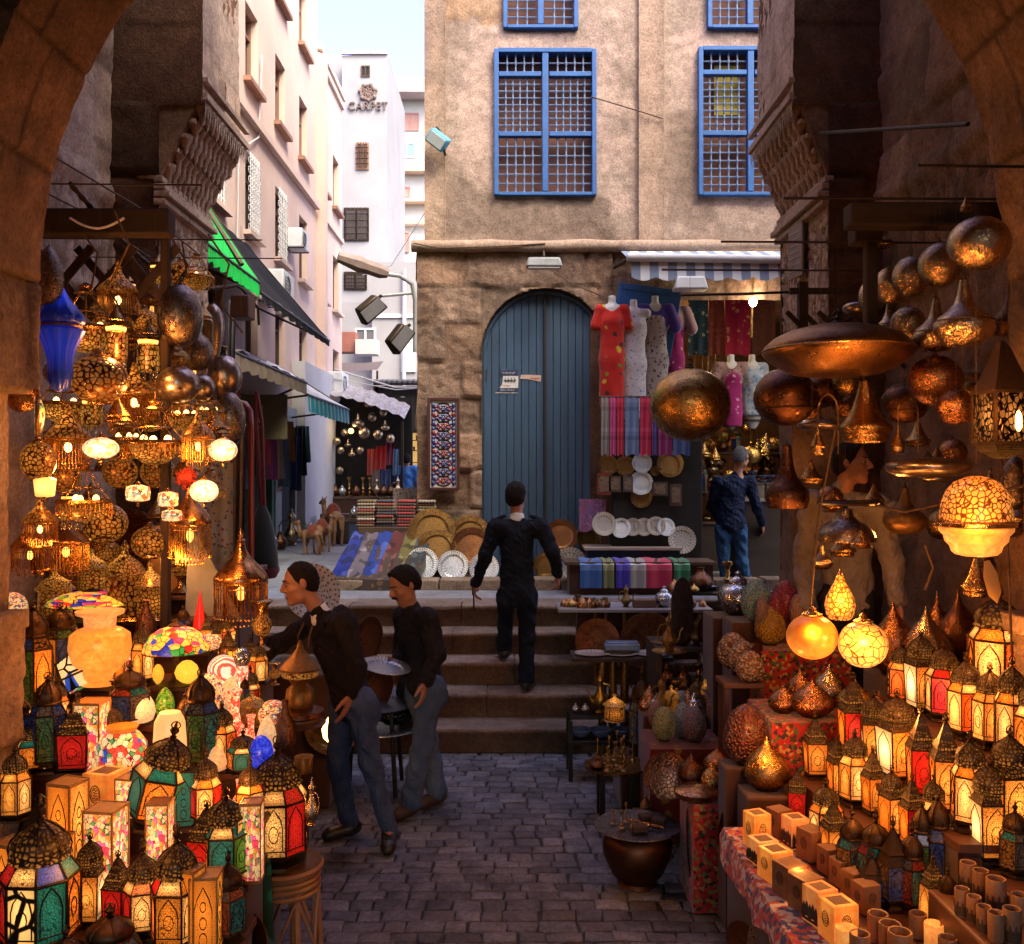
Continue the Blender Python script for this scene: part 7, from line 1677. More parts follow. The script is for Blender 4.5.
def hanging_cloth(name,label,cat,x0,x1,z0,z1,y,mat,dirv=(1,0,0),fold=.012,nf=3,group=None):
 m=MB();n,k_=30,14;L=x1-x0
 D=Vector(dirv).normalized();Nn=D.cross(Vector((0,0,1)))
 for i in range(n+1):
  for j in range(k_+1):
   u=i/n;v=j/k_;p=Vector((x0,y,z1))+D*(L*u)+Nn*(fold*(.3+v)*math.sin(u*nf*2*PI+1.5*v))+Vector((0,0,-(z1-z0)*v-.012*math.sin(u*9)*v));m.v.append(tuple(p))
 for i in range(n):
  for j in range(k_):q=i*(k_+1)+j;m.f.append((q,q+1,q+k_+2,q+k_+1))
 o=m.build(name,mat);return tag(o,label,cat,group)
pc=W(196,400,6.6);hanging_cloth('patterned_cloth','tall pale cloth with blue and red vine pattern at the end of the west stall','cloth',pc.x,W(233,400,6.6).x,W(212,668,6.6).z,pc.z,6.6,fabric('vine_cloth',(.50,.50,.56),cells=[(.10,.18,.32),(.35,.06,.08),(.45,.46,.52),(.12,.25,.28),(.48,.46,.5)],cscale=34),fold=.008)
m=MB();d_=7.2;m.tube([W(222,402,d_),W(236,402,d_),W(245,404,d_),W(250,411,d_),W(251,430,d_),W(251,560,d_)],.024,8);rp=m.build('red_pole',pmat('red_enamel',(.20,.012,.02),(.14,.01,.015),scale=5,rough=.3,bump=0));tag(rp,'dark red hooked pole bending over at the edge of the alley','pole')
ss=W(262,548,7.6);bagm=MB();bagm.lathe([(.02,-.24),(.105,-.235),(.135,-.19),(.125,-.05),(.10,.12),(.065,.26),(.03,.34)],18);bg2=empty('shoulder_bag','black cloth shoulder bag with a dark red base hung by long straps','bag',ss)
bagm.build('pouch',fabric('black_cloth',(.012,.012,.015)),bg2);m=MB();m.lathe([(.03,-.245),(.112,-.238),(.139,-.185),(.138,-.155)],18,caps=False);m.build('base_band',fabric('wine_cloth',(.13,.012,.02)),bg2);m=MB();m.tube([(0,0,.32),(-.05,0,1.0),(-.04,0,1.25)],.018,6);m.tube([(.02,0,.32),(.0,0,1.0),(-.04,0,1.25)],.014,6);m.build('strap',fabric('wine_cloth',(.13,.012,.02)),bg2)
for i,(a,b,c,e,mt,lab)in enumerate(((225,240,385,440,fabric('pink_scarf',(.35,.05,.12)),'crumpled pink scarf hung beside the pierced globe'),(234,246,415,560,fabric('ochre_scarf',(.22,.12,.05)),'ochre and brown scarf hung behind the red pole'),(228,236,300,385,fabric('grey_scarf',(.28,.29,.34)),'long pale grey scarf hung under the black awning'))):
 p=W(a,c,7.3+i*.15);q=W(b,e,7.3+i*.15);hanging_cloth('scarf',lab,'scarf',p.x,q.x,q.z,p.z,7.3+i*.15,mt,fold=.03,nf=2)
m=MB();m.box(0,0,0,.14,.2,.17);o=m.build('wooden_box',M['wood_red'],loc=W(243,308,7.4),bevel=.008);tag(o,'small orange wooden box mounted under the black awning','box')
m=MB();m.tube([W(236,285,7.3),W(243,290,7.4),W(258,308,7.7),W(259,325,7.7)],.012,5);tag(m.build('thin_pipe',M['iron']),'thin bent iron pipe beside the orange wooden box','pipe')
o=empty('folding_table','low black folding table heaped with silver trays behind the young man','table',W(372,738,6.75));o.location.z=0;tx0=o.location
m=MB();m.lathe([(.001,.60),(.30,.60),(.31,.615),(.29,.62),(.001,.615)],28);m.build('tabletop',M['black'],o)
for i in range(4):a=PI/4+PI/2*i;m=MB();m.tube([(.22*math.cos(a),.22*math.sin(a),.6),(.27*math.cos(a),.27*math.sin(a),0)],.016,6);m.build('leg',M['black'],o)
def tray(k,px,py,d,w,label,rot,cat='tray',group=None,h=None):
 s=w*d/F;return put(P[k],label,cat,W(px,py,d),s,0,group,rot)
tray('plate_silver',392,727,6.7,80,'large silver tray lying on the low black table',(R(4),R(-4),0))
tray('plate_silver',385,668,6.15,52,'oval silver tray held flat by the moustached man',(R(6),R(10),0))
tray('plate_copper',369,642,6.9,52,'copper tray standing on edge behind the young man',(R(70),0,R(-50)))
tray('plate_copper',378,690,6.9,50,'orange lit copper tray below the standing one',(R(66),0,R(-45)))
tray('plate_grey',408,700,6.75,62,'dark tray on edge held against the jeans of the moustached man',(R(84),0,R(-62)))
tray('plate_grey',392,705,6.85,46,'small pewter tray leaning over the large silver one',(R(35),0,R(-10)))
tray('plate_brass',332,728,6.4,56,'glowing gold tray seen between the jeans of the young man',(R(60),0,R(20)))
gl=W(331,742,6.0);m=MB();m.lathe([(.02,0),(.05,.03),(.06,.08),(.03,.14),(.01,.17)],12);ol=m.build('candle_lamp',bulb_m,loc=gl);tag(ol,'tiny blazing lamp between the legs of the young man','lamp')
al=empty('genie_lamp','small spouted oil lamp standing on the large silver tray','lamp',W(392,724,6.68));m=MB();m.lathe([(.05,0),(.06,.008),(.02,.02),(.02,.03),(.055,.05),(.05,.07),(.02,.085),(.01,.10)],14);m.build('body',silver_bright,al);m=MB();m.tube([(-.04,0,.055),(-.09,0,.06),(-.12,0,.075)],[.02,.012,.008],6);m.tube([(.045,0,.05),(.08,0,.07),(.07,0,.1),(.04,0,.075)],.006,5);m.build('spout',silver_bright,al)
tray('plate_white',312,592,6.9,58,'white painted plate with blue edge behind the face of the young man',(R(72),0,R(30)))
m=MB();m.bx(-1.72,-1.22,6.35,7.0,0,.9);o=m.build('draped_box',cloth_dark,bevel=.02);tag(o,'dark draped box behind the young man holding up his brass goods','box')
for px,py,d_,e in((100,449,4.55,9),(223,451,4.85,8),(204,492,4.75,8),(120,345,4.85,10),(60,470,4.75,7),(150,400,4.95,10),(185,560,4.9,5),(100,640,4.2,4),(60,545,4.9,5),(240,660,4.9,5),(150,690,4.2,5),(235,780,3.8,4),(110,830,3.2,3),(331,735,5.95,4),(150,560,5.3,6),(40,720,4.3,3)):
 lamp('bulb',W(px,py,d_),e*1.05,(1,.36,.07))
gr2=random.Random(8)
# east stall
est=empty('display_stand','stepped wooden stand crowded with lit lanterns on the east side','stand',(1.7,3.8,0))
LR='lanterns massed on the steps of the east stall'
def shelf_poly(pts,z,nm='shelf'):
 for k,(za,zb_,sh,mt)in enumerate(((z-.03,z,0,M['wood_red']),(0,z-.031,.012,cloth_dark))):
  m=MB();n=len(pts);c=sum((Vector((x,y,0))for x,y in pts),Vector())/n
  q=[Vector((x,y,0))+(c-Vector((x,y,0))).normalized()*sh for x,y in pts]
  m.v=[(p.x,p.y,za)for p in q]+[(p.x,p.y,zb_)for p in q]
  m.f=[tuple(range(n,2*n)),tuple(reversed(range(n)))]+[(i,(i+1)%n,n+(i+1)%n,n+i)for i in range(n)]
  kid(m.build(nm if k==0 else 'drape',mt,smooth=False),est)
shelf_poly([(.98,2.7),(1.78,2.7),(1.78,4.36),(.98,4.36)],.63)
shelf_poly([(1.49,3.60),(1.74,3.58),(1.74,4.63),(1.36,4.63),(1.44,4.05)],.78)
shelf_poly([(1.60,3.40),(1.88,3.38),(1.88,4.63),(1.50,4.63),(1.56,4.05)],.93)
shelf_poly([(1.84,3.36),(2.14,3.36),(2.14,4.8),(1.84,4.8)],1.12)
def rowsurf(X,z=None):
 def f(px,py):
  zz=z
  d=F*(CH-zz)/(py-HY);return Vector(((px-CX)*d/F,d,zz))
 return f
R1,R2,R3,R4,R5=(surf_z(1.12),surf_z(.93),surf_z(.78),surf_z(.63),surf_z(.85))
right_standing=[('hexgold',903,640,703,34,R1,'gold lantern with pointed dome at the alley end of the upper row'),('sqwhite',921,628,712,36,R1,'white-hot lantern second along the upper row'),('hexrose',944,640,720,38,R1,'lantern with orange panes and dark finial in the upper row'),('hexrose',966,652,738,38,R1,'lantern with one rose red pane in the upper row'),('hexgold',990,662,748,36,R1,'pale gold lantern following the rose red one in the upper row'),('hexamber',1012,655,760,38,R1,'amber lantern with dark chess-like finial at the frame edge of the upper row'),('hexamber',1034,668,775,40,R1,'amber lantern sliced by the frame in the upper row'),('sqorange',853,672,757,36,R2,'lantern with red edge pane at the alley end of the middle row'),('sqwhite',874,690,765,36,R2,'white lantern with low pierced collar in the middle row'),('sqwhite',897,688,780,46,R2,'wide white lantern under the brown pointed dome in the middle row'),('sqorange',921,705,800,36,R2,'orange lantern after the wide white one in the middle row'),('sqgold',946,712,815,40,R2,'golden lantern with a pale roof in the middle row'),('hexamber',970,730,830,40,R2,'amber and green lantern near the end of the middle row'),('sqamber',1010,725,840,48,R2,'broad amber lantern with red panel at the frame edge of the middle row'),('sqgold',815,712,778,30,R3,'gold lantern with pointed window panes before the red cloth'),('sqgold',838,733,798,26,R3,'narrow white gold lantern leaning in the lower row'),('hexgold',855,728,805,34,R3,'lantern of red and cream strips in the lower row'),('sqgold',873,745,815,26,R3,'slim gold lantern beside the strip paned one'),('sqamber',892,765,838,28,R3,'gold domed lantern behind the unlit ones'),('sqorange',912,772,850,28,R3,'deep orange lantern behind the unlit ones'),('hexamber',934,770,856,30,R3,'green and amber lantern in the lower row'),('sqwhite',990,755,862,46,R5,'large white lantern with red band at the end of the lower row'),('darkhex',1015,800,875,34,R5,'dark green glass lantern beside the large white one'),('sqorange',797,765,822,26,R4,'small pear shaped lantern with a red pane'),('hexgold',826,778,850,36,R4,'fat pale gold dome lantern over the orange box'),('sqgold',834,796,866,32,R4,'white gold lantern half behind the fat dome'),('darkhex',852,805,886,34,R4,'unlit black lantern first of the dark cluster'),('darkhex',876,808,898,38,R4,'unlit black lantern with a gilded dome top'),('darksq',872,850,905,32,R4,'unlit lantern with one salmon pane at the front of the dark cluster'),('darksq',893,815,910,34,R4,'unlit pointed lantern in the middle of the dark cluster'),('darkhex',912,820,912,32,R4,'unlit lantern with red and teal glass in the dark cluster'),('darktall',922,798,905,28,R4,'tall unlit lantern with a blue glass jewel'),('darktall',938,790,908,30,R4,'tall unlit lantern with blue and green glass at the back of the dark cluster'),('hat',958,800,905,48,R4,'lit lantern with a broad pierced hat'),('sqfili',933,852,930,30,R4,'glowing square filigree lantern with a tall pierced roof'),('darkhex',948,862,940,26,R4,'red glass lantern in shadow beside the filigree one'),]
for k,px,t,b,w_,sf,lab in right_standing:
 rz=random.uniform(-.3,.3)if k.startswith('sq')or k=='darksq' else None
 stand(k,px,t,b,w_,lab,'lantern',sf,LR,rz)
bp=W(998,705,4.2);crate=MB();crate.bx(bp.x-.17,bp.x+.17,4.05,4.35,1.121,bp.z);tag(crate.build('wooden_crate',M['wood_red'],bevel=.006),'red brown crate under the biggest orange lantern of the upper row','crate')
stand_at('hexamber',998,585,705,62,bp,'biggest orange lantern with a glowing oval bulb above the upper row','lantern',LR,.26)
tag(MB().bx(1.92,2.6,4.86,5.2,0,1.19).build('draped_plinth',cloth_dark,bevel=.01),'dark draped plinth carrying beaten copper lamps behind the upper row','plinth')
for k,px,t,d_,w_,lab in(('onion_silver',926,607,4.95,54,'large swirling silver onion lamp reflecting blue daylight'),('onion_copper',893,600,5.02,42,'tall copper lamp with silvery top beside the silver onion'),('onion_dark',958,590,5.12,50,'dark burgundy onion lamp behind the silver onion'),('onion_copper',937,590,5.16,26,'small red copper lamp with a long neck')):
 stand_at(k,px,t,0,w_,Vector(((px-CX)*d_/F,d_,1.19)),lab,'lamp','onion shaped metal lamps of the east stall')
redcloth=fabric('red_paisley',(.34,.018,.02),cells=[(.30,.015,.02),(.05,.03,.02),(.36,.22,.06),(.06,.10,.04),(.32,.02,.02),(.34,.02,.02),(.03,.02,.04)],cscale=56,fill=.8)
def cloth_block(name,label,x0,x1,y0,y1,z0,z1,mat,trim=True):
 t=empty(name,label,'table',((x0+x1)/2,(y0+y1)/2,z0));m=MB();n=40
 ring_=[]
 per=[(x0,y0),(x1,y0),(x1,y1),(x0,y1)]
 pts=[]
 for(a,b),(c,d)in zip(per,per[1:]+per[:1]):
  for i in range(14):pts.append((a+(c-a)*i/14,b+(d-b)*i/14))
 cx,cy=(x0+x1)/2,(y0+y1)/2;N=len(pts)
 for j,z in enumerate((z1,z1-.012,z1-(z1-z0)*.5,z0+.01)):
  for i,(x,y)in enumerate(pts):
   k=1.0 if j==0 else 1+(.012+.02*j/3*(1+.8*math.sin(i*1.3)));m.v.append((cx+(x-cx)*k,cy+(y-cy)*k,z))
 for j in range(3):
  for i in range(N):a,b=j*N+i,j*N+(i+1)%N;m.f.append((a,a+N,b+N,b))
 m.f.append(tuple(range(N)))
 kid(m.build('cloth',mat,ang=50),t);return t
cloth_block('cloth_table','red paisley draped table carrying a row of onion lamps',1.28,1.84,4.66,5.15,0,1.03,redcloth)
TB=surf_z(1.03);ON='onion shaped metal lamps of the east stall'
for k,px,t,b,w_,lab in(('onion_copper',783,684,712,30,'copper onion lamp at the alley end of the red table'),('onion_copper',812,678,716,42,'ruddy onion lamp with violet highlight on the red table'),('onion_silver',829,664,705,34,'patterned silver onion lamp behind the ruddy one'),('onion_brass',855,678,718,38,'brass onion lamp with a bright tip on the red table'),('onion_dark',879,690,722,26,'dark onion lamp at the shadowed end of the red table'),('onion_copper',800,668,703,28,'violet copper onion lamp behind the row on the red table')):
 stand(k,px,t,b,w_,lab,'lamp',TB,ON)
cloth_block('cloth_ottoman','square ottoman draped in red, green and black patterned cloth',.93,1.22,4.85,5.25,0,.56,fabric('medallion_cloth',(.36,.02,.022),cells=[(.34,.02,.02),(.03,.02,.02),(.12,.16,.05),(.38,.04,.025),(.30,.02,.02),(.34,.16,.05),(.30,.02,.03)],cscale=58,fill=.8))
OT=surf_z(.56)
for k,px,t,b,w_,lab in(('onion_copper',717,746,776,30,'ruddy copper lamp behind the burgundy globe'),('onion_dark',734,758,793,36,'burgundy globe lamp with fiery reflection on the ottoman'),('onion_dark',691,752,785,26,'wine red teardrop lamp on the ottoman corner'),('onion_brass',712,762,790,24,'small gold lamp wedged between the copper ones')):
 stand(k,px,t,b,w_,lab,'lamp',OT,ON)
tag(MB().bx(1.10,1.345,4.42,4.645,0,.74).build('draped_plinth',cloth_dark,bevel=.01),'dark little plinth under the big golden onion lamp','plinth')
stand_at('onion_brass',764,736,786,46,Vector((1.222,4.56,.74)),'big golden onion lamp between the ottoman and the candle boxes','lamp',ON)
stand('egg_bumpy',746,704,764,46,'large bumpy dark copper egg behind the golden onion lamp','egg',surf_z(.80),None)
tag(MB().bx(1.05,1.275,4.66,4.845,0,.80).build('draped_plinth',cloth_dark,bevel=.01),'dark draped plinth under the bumpy copper egg','plinth')
o=empty('flat_copper_box','flat oval copper box in front of the globes on the ottoman','box',OT(697,797));m=MB();m.lathe([(.10,0),(.115,.01),(.12,.035),(.10,.05),(.03,.062),(.01,.065)],22);m.build('body',copper,o)
tray('plate_wood',690,838,5.15,92,'dark round tray standing on edge against the patterned ottoman',(R(86),0,R(74)))
tray('plate_wood',752,832,4.75,76,'large brown round tray behind the candle boxes',(R(80),0,R(12)))
tray('plate_wood',786,945,3.78,76,'large round wooden tray leaning at the bottom of the view',(R(72),0,R(-14)))
tray('plate_wood',741,940,3.95,36,'narrow turned wooden tray leaning beside the large one',(R(78),0,R(-52)))
dm=W(668,776,5.45);o=empty('copper_drum','small dark copper drum lying behind the brass pot','drum',dm);m=MB();m.lathe([(.12,-.16),(.13,-.12),(.10,.02),(.13,.14),(.13,.16),(.115,.165)],20);q=m.build('shell',copper_dark,o);o.rotation_euler=(R(72),0,R(-12))
pp=W(637,884,5.2);pot=empty('copper_pot','wide brown copper pot standing on the cobbles','pot',(pp.x,pp.y,0.0))
m=MB();m.lathe([(.09,0),(.11,.01),(.10,.03),(.14,.07),(.185,.17),(.19,.23),(.175,.275),(.15,.295),(.17,.31)],30);m.build('body',brassmat('brown_pot',(.14,.06,.03),(.08,.032,.017),(.4,.6),hammer=9),pot)
q=put(P['plate_grey'],'broad pewter tray resting on the copper pot','tray',(pp.x,pp.y,.318),.47)
for i,(dx,dy,k,s_,lab)in enumerate(((-.09,-.05,'candlestick',(.035,.035,.05),'short brass bottle on the pewter tray'),(-.055,.04,'candlestick',(.03,.03,.055),'tall brass stopper bottle on the pewter tray'),(-.13,.02,'candlestick',(.032,.032,.04),'squat brass piece at the rim of the pewter tray'),(-.03,-.08,'onion_brass',(.05,.05,.05),'tiny brass onion on the pewter tray'))):
 put(P[k],lab,'brassware',(pp.x+dx,pp.y+dy,.33),s_,0,'small brassware on the pewter tray')
for i,(dx,dy,rz,lab)in enumerate(((.06,.06,.3,'dark little box on the pewter tray, the higher one'),(.12,0,-.4,'dark little box near the rim of the pewter tray'),(.0,-.10,.1,'flat dark slab at the front of the pewter tray'))):
 m=MB();m.box(0,0,.018,.08,.055,.034);o=m.build('small_box',M['timber'],loc=(pp.x+dx,pp.y+dy,.332),bevel=.005);o.rotation_euler=(0,0,rz);tag(o,lab,'box','small brassware on the pewter tray')
m=MB()
for i in range(4):m.tube([(-.06+.03*i,.02-.02*i,.35),(.04+.025*i,-.06-.01*i,.345)],.008,6)
q=m.build('letter_opener',brass_smooth,loc=(pp.x+.02,pp.y,0));q['kind']='stuff';tag(q,'handful of brass letter openers across the pewter tray','brassware')
tb_=onz(616,765,.345);ct_=empty('round_table','low round black table crowded with brass candlesticks','table',(tb_.x,tb_.y,0))
m=MB();m.lathe([(.001,.325),(.17,.325),(.205,.335),(.205,.35),(.19,.345),(.001,.345)],30);m.build('tabletop',tray_brass,ct_)
for i in range(4):
 a=PI/4+PI/2*i;m=MB();m.box(.14*math.cos(a),.14*math.sin(a),.162,.035,.035,.324);m.build('leg',M['black'],ct_)
tt=random.Random(6)
for i in range(22):
 a,r0=tt.uniform(0,6.28),.15*math.sqrt(tt.random());hgt=tt.choice([.05,.07,.10,.13,.16]);wd=tt.uniform(.028,.05)
 put(P['candlestick'],'small brass candlestick in the crowd on the low round table','candlestick',(tb_.x+r0*math.cos(a),tb_.y+r0*math.sin(a),.347),(wd,wd,hgt/1.6),0,'brass candlesticks on the low round table')
put(P['gourd'],'dark lidded metal pot at the edge of the low round table','pot',(tb_.x-.13,tb_.y-.07,.347),(.10,.10,.05))
b2=onz(603,735,.30);t2=empty('low_table','low black table with blue bowls and a yellow coffee pot','table',(b2.x,b2.y,0))
m=MB();m.bx(-.27,.27,-.16,.16,.27,.30);m.build('tabletop',M['black'],t2,bevel=.004);m=MB();m.bx(-.25,.25,-.1,.15,.44,.46);m.build('upper_shelf',M['black'],t2)
for a in(-1,1):
 for b in(-1,1):m=MB();m.bx(a*.25-.015,a*.25+.015,b*.14-.015,b*.14+.015,0,.44);m.build('leg',M['black'],t2)
for i,x in enumerate((-.17,-.02,.14)):put(P['bowl'],('blue enamel bowl at the alley side of the low table','blue enamel bowl in the middle of the low table','blue enamel bowl beside the candlestick crowd')[i],'bowl',(b2.x+x,b2.y-.05,.302),.17,0,'blue bowls on the low table')
put(P['teapot'],'slim yellow coffee pot with pointed lid on the low table','coffee pot',(b2.x-.02,b2.y+.02,.462),(.13,.13,.16),PI)
for i,(x,c)in enumerate(((-.2,(.05,.12,.3)),(-.13,(.4,.3,.12)),(.12,(.05,.14,.34)),(.19,(.38,.28,.1)))):
 put(P['lampot'],('blue small pot at the alley side of the coffee pot','tan small pot close by the coffee pot','blue small pot just past the coffee pot','tan small pot farthest along the shelf')[i],'pot',(b2.x+x,b2.y+.02,.462),.06,0,'small pots beside the coffee pot')if i else put(P['lampot'],'blue small pot at the alley side of the coffee pot','pot',(b2.x+x,b2.y+.02,.462),.06,0,'small pots beside the coffee pot')
b3=onz(618,654,.86);t3=empty('tray_table','tall tray table on golden ribbed legs before the steps','table',(b3.x,b3.y,0));
m=MB();m.bx(-.36,.40,-.16,.16,.83,.86);m.build('tabletop',M['timber'],t3,bevel=.004)
for x in(-.12,-.04,.05):m=MB();m.lathe([(.035,0),(.032,.83)],10,(x,0,0));m.build('leg',brass_old,t3)
for i,(x,lab)in enumerate(((-.2,'flat oval plate at the near end of the golden legged table'),(.02,'flat oval plate beneath the blue tray'),(.26,'flat oval plate at the stall end of the golden legged table'))):put(P['plate_white'],lab,'plate',(b3.x+x,b3.y-.03,.865),(.27,.25,.25),i*.4,'oval plates on the golden legged table')
m=MB();m.box(0,0,.03,.27,.12,.05);m.box(0,0,.06,.25,.10,.02);o=m.build('blue_box',pmat('steel_blue',(.10,.16,.30),(.16,.22,.36),scale=9,rough=.3,metal=.4,bump=.1),loc=(b3.x+.03,b3.y+.02,.885),bevel=.01);tag(o,'steel blue long box on the golden legged table','box')
for x,w_,lab in((-.33,.36,'dark copper tray standing under the upper counter, the smaller'),(.08,.46,'dark copper tray standing under the upper counter, the larger')):put(P['plate_wood'],lab,'tray',(b3.x+x+.2,b3.y+.32,.80+.1),w_,0,None,(R(82),0,0))
b4=W(606,606,8.35);t4=empty('long_counter','grey topped counter with brass trinkets over the end of the steps','table',(b4.x+.35,8.35,0));zc=b4.z
m=MB();m.bx(-.78,.55,-.2,.25,zc-.03,zc);m.build('tabletop',pmat('grey_top',(.26,.25,.28),(.2,.19,.22),scale=5,rough=.4,bump=.1),t4,bevel=.005)
for x in(-.45,-.36,-.2,.45):m=MB();m.lathe([(.022,.4),(.02,zc-.03)],8,(x,-.1,0));m.build('leg',brass_old,t4)
m=MB();m.bx(-.6,.5,.05,.22,.3,zc-.05);m.build('drape',cloth_dark,t4)
tk_=random.Random(12)
kinds=['candlestick','onion_brass','gourd','cloche','lampot','ewer','bowl']
for i in range(26):
 k=tk_.choice(kinds[:4]);s0=tk_.uniform(.06,.10);x=-.72+i*.022 if i<18 else tk_.uniform(-.1,.5)
 put(P[k],'tiny brass trinket in the scatter on the grey counter','trinket',(t4.location.x+x,8.35+tk_.uniform(-.14,.1),zc),(s0,s0,s0*(.5 if k=='candlestick' else.9)),tk_.uniform(0,6),'brass trinkets scattered on the grey counter')
m=MB();m.box(0,0,.035,.2,.1,.07);o=m.build('small_box',pmat('brown_box',(.18,.10,.07),(.12,.07,.05),scale=9),loc=(W(644,600,8.3).x,8.28,zc+.001),bevel=.008);tag(o,'brown oblong box beside the shining pot on the grey counter','box')
put(P['lampot'],'shining silver pot catching blue light on the grey counter','pot',(W(664,600,8.3).x,8.3,zc),(.16,.16,.15))
put(P['ewer'],'little brass ewer on the grey counter','ewer',(W(626,600,8.3).x,8.3,zc),(.1,.1,.1))
rack=empty('wooden_shelf','dark wooden shelf unit packed with trays and brass between counter and eggs','shelf',(1.45,6.9,0))
for z in(.45,.75,1.02):m=MB();m.bx(-.42,.38,-.25,.25,z-.025,z);m.build('board',M['timber'],rack,bevel=.004)
for x in(-.42,.38):m=MB();m.bx(x-.02,x+.02,-.25,.25,0,1.02);m.build('side',M['timber'],rack)
tray('plate_grey',681,610,6.7,66,'grey round tray seen almost edge-on above the shelf unit',(R(88),0,R(60)))
tray('plate_copper',706,630,6.75,30,'small brown oval tray on edge, first of the pair on the shelf unit',(R(86),0,R(40)))
tray('plate_copper',715,640,6.7,26,'small brown oval tray on edge, second of the pair on the shelf unit',(R(86),0,R(20)))
rg=random.Random(21)
SHK=[('cloche','shallow copper cover'),('gourd','little dark gourd'),('ewer','brass ewer'),('onion_copper','copper onion'),('plate_brass','small brass dish'),('candlestick','brass candlestick')]
WH=['by the grey edge-on tray','next to the brown oval trays','at the front edge','at the stair end','toward the eggs','behind the others','in the middle']
n_=0
for z,lv in((.45,'bottom'),(.75,'middle'),(1.02,'top')):
 for i in range(7):
  k,nm=SHK[(i*5+int(z*10))%6];s0=rg.uniform(.10,.18)
  put(P[k],f'{nm} on the {lv} board of the shelf, {WH[i]}','metalware',(1.45-.36+.115*i,6.9-.1+rg.uniform(-.1,.08),z+.002),(s0,s0,s0*(.6 if k=='candlestick' else.9)),rg.uniform(0,6),'metalware on the shelf unit')
mf=[('onion_copper','copper onion'),('ewer','brass ewer'),('gourd','dark copper gourd'),('cloche','copper cover'),('onion_silver','pewter onion'),('candlestick','brass candlestick'),('lampot','pewter pot'),('pagoda','brass burner')]
ground_of=[(px,py,z)for z,ys in((.305,(742,752)),(.0,(790,800)))for py in ys for px in range(650,740,15)]
wm=['by the kettle side','second from the stairs','third from the stairs','in the middle','next to the ottoman side','closest to the ottoman']
for i in range(12):
 k,nm=mf[i%8];s0=gr2.uniform(.10,.17);put(P[k],f'{nm} before the red egg table, '+wm[i%6]+(' in front' if i<6 else ' behind'),'metalware',(.66+.045*(i%6)+.02*gr2.random(),(5.56 if i<6 else 5.70)+.04*gr2.random(),0.003),(s0,s0,s0*(.7 if k=='candlestick' else 1.0)),gr2.uniform(0,6),'metalware standing before the egg table')
for i in range(14):
 k,nm=mf[(i*3)%8];s0=gr2.uniform(.10,.16);put(P[k],f'{nm} crowding the space above the egg table','metalware',(.90+.03*i,6.26+.16*gr2.random(),.66),(s0,s0,s0*(.7 if k=='candlestick' else 1.0)),gr2.uniform(0,6),'metalware crowding behind the beaded eggs')
tag(MB().bx(.86,1.34,6.22,6.48,0,.66).build('draped_plinth',cloth_dark,bevel=.01),'long dark plinth of metalware behind the low red egg table','plinth')
ew=W(664,632,6.9);put(P['ewer'],'olive brass ewer on a dish before the golden legged table','ewer',(ew.x-.02,6.55,onz(664,632,1.02).z),(.12,.12,.14));put(P['plate_brass'],'brass dish under the olive ewer','dish',(ew.x-.02,6.55,1.012),.24)
jr=onz(655,740,.50);put(P['darkhex'],'tall dark lantern with black polished dome behind the olive eggs','lantern',(jr.x-.04,jr.y+.35,.3),(.42,.42,.62))
tag(MB().bx(.72,1.0,6.25,6.75,0,.3).build('draped_plinth',cloth_dark,bevel=.01),'low dark plinth behind the olive eggs','plinth')
put(P['pagoda'],'rusty ornate burner beside the black domed lantern','burner',(jr.x-.22,jr.y+.42,.52),(.16,.16,.11));put(P['ball_dark'],'black iron kettle on the ground behind the eggs','kettle',(1.05,6.5,.62),.2)
cloth_block('egg_table','low table in dark red cloth carrying beaded eggs',.84,1.30,5.75,6.20,0,.58,fabric('maroon_cloth',(.13,.018,.015),cells=[(.12,.012,.012),(.2,.12,.04),(.14,.02,.02)],cscale=16))
ET=surf_z(.58);EG='beaded ostrich eggs on the low red table'
for k,px,t,b,w_,lab in(('olive',664,706,741,24,'olive beaded egg at the front of the low red table'),('rose',656,700,728,17,'small rosy beaded egg behind the olive one'),('grey',680,691,726,18,'bluish grey beaded egg with pale tip'),('grey',683,702,738,22,'speckled grey beaded egg beside the olive one'),('purple',694,706,742,25,'dark purple beaded egg on the low red table'),('olive',698,681,716,22,'moss green beaded egg at the back of the low red table'),('rose',711,685,724,24,'rose beaded egg at the back of the low red table'),('rose',717,690,727,22,'brown rose beaded egg farthest along the low red table')):
 stand('egg_'+k,px,t,b,w_,lab,'egg',ET,EG)
cloth_block('egg_stand','tall red paisley stand holding the largest beaded eggs',1.46,1.98,5.56,5.82,0,1.21,redcloth)
cloth_block('egg_stand','taller dark stand behind the mustard beaded egg',1.36,1.98,5.84,6.12,0,1.33,cloth_dark)
ES,ES2=surf_z(1.21),surf_z(1.33);EG2='large beaded eggs on the tall stand'
for k,px,t,b,w_,lab in(('yellow',770,605,645,31,'mustard yellow beaded egg on the tall stand'),('teal',757,579,622,32,'teal and grey beaded egg with blue top'),('red',785,580,622,30,'crimson beaded egg on the tall stand'),('red',776,592,625,18,'small crimson egg below the larger crimson one'),('rose',797,594,625,16,'small tan beaded egg at the seller side'),('purple',762,596,626,14,'small wine dark egg before the teal one')):
 stand('egg_'+k,px,t,b,w_,lab,'egg',ES if b>630 else ES2,EG2)
put(P['lampot'],'lidded clay and pewter jar behind the teal egg','jar',(W(738,605,6.3).x,6.3,1.31),(.28,.28,.24));tag(MB().bx(1.30,1.72,6.14,6.48,0,1.31).build('draped_plinth',cloth_dark,bevel=.01),'dark plinth under the lidded jar','plinth')
bs=onz(741,680,1.065);sb_=empty('small_bench','small dark wooden bench holding three speckled brown eggs','bench',(bs.x,bs.y,0))
m=MB();m.box(0,.02,1.05,.24,.22,.03);m.build('seat',M['wood_red'],sb_,bevel=.005)
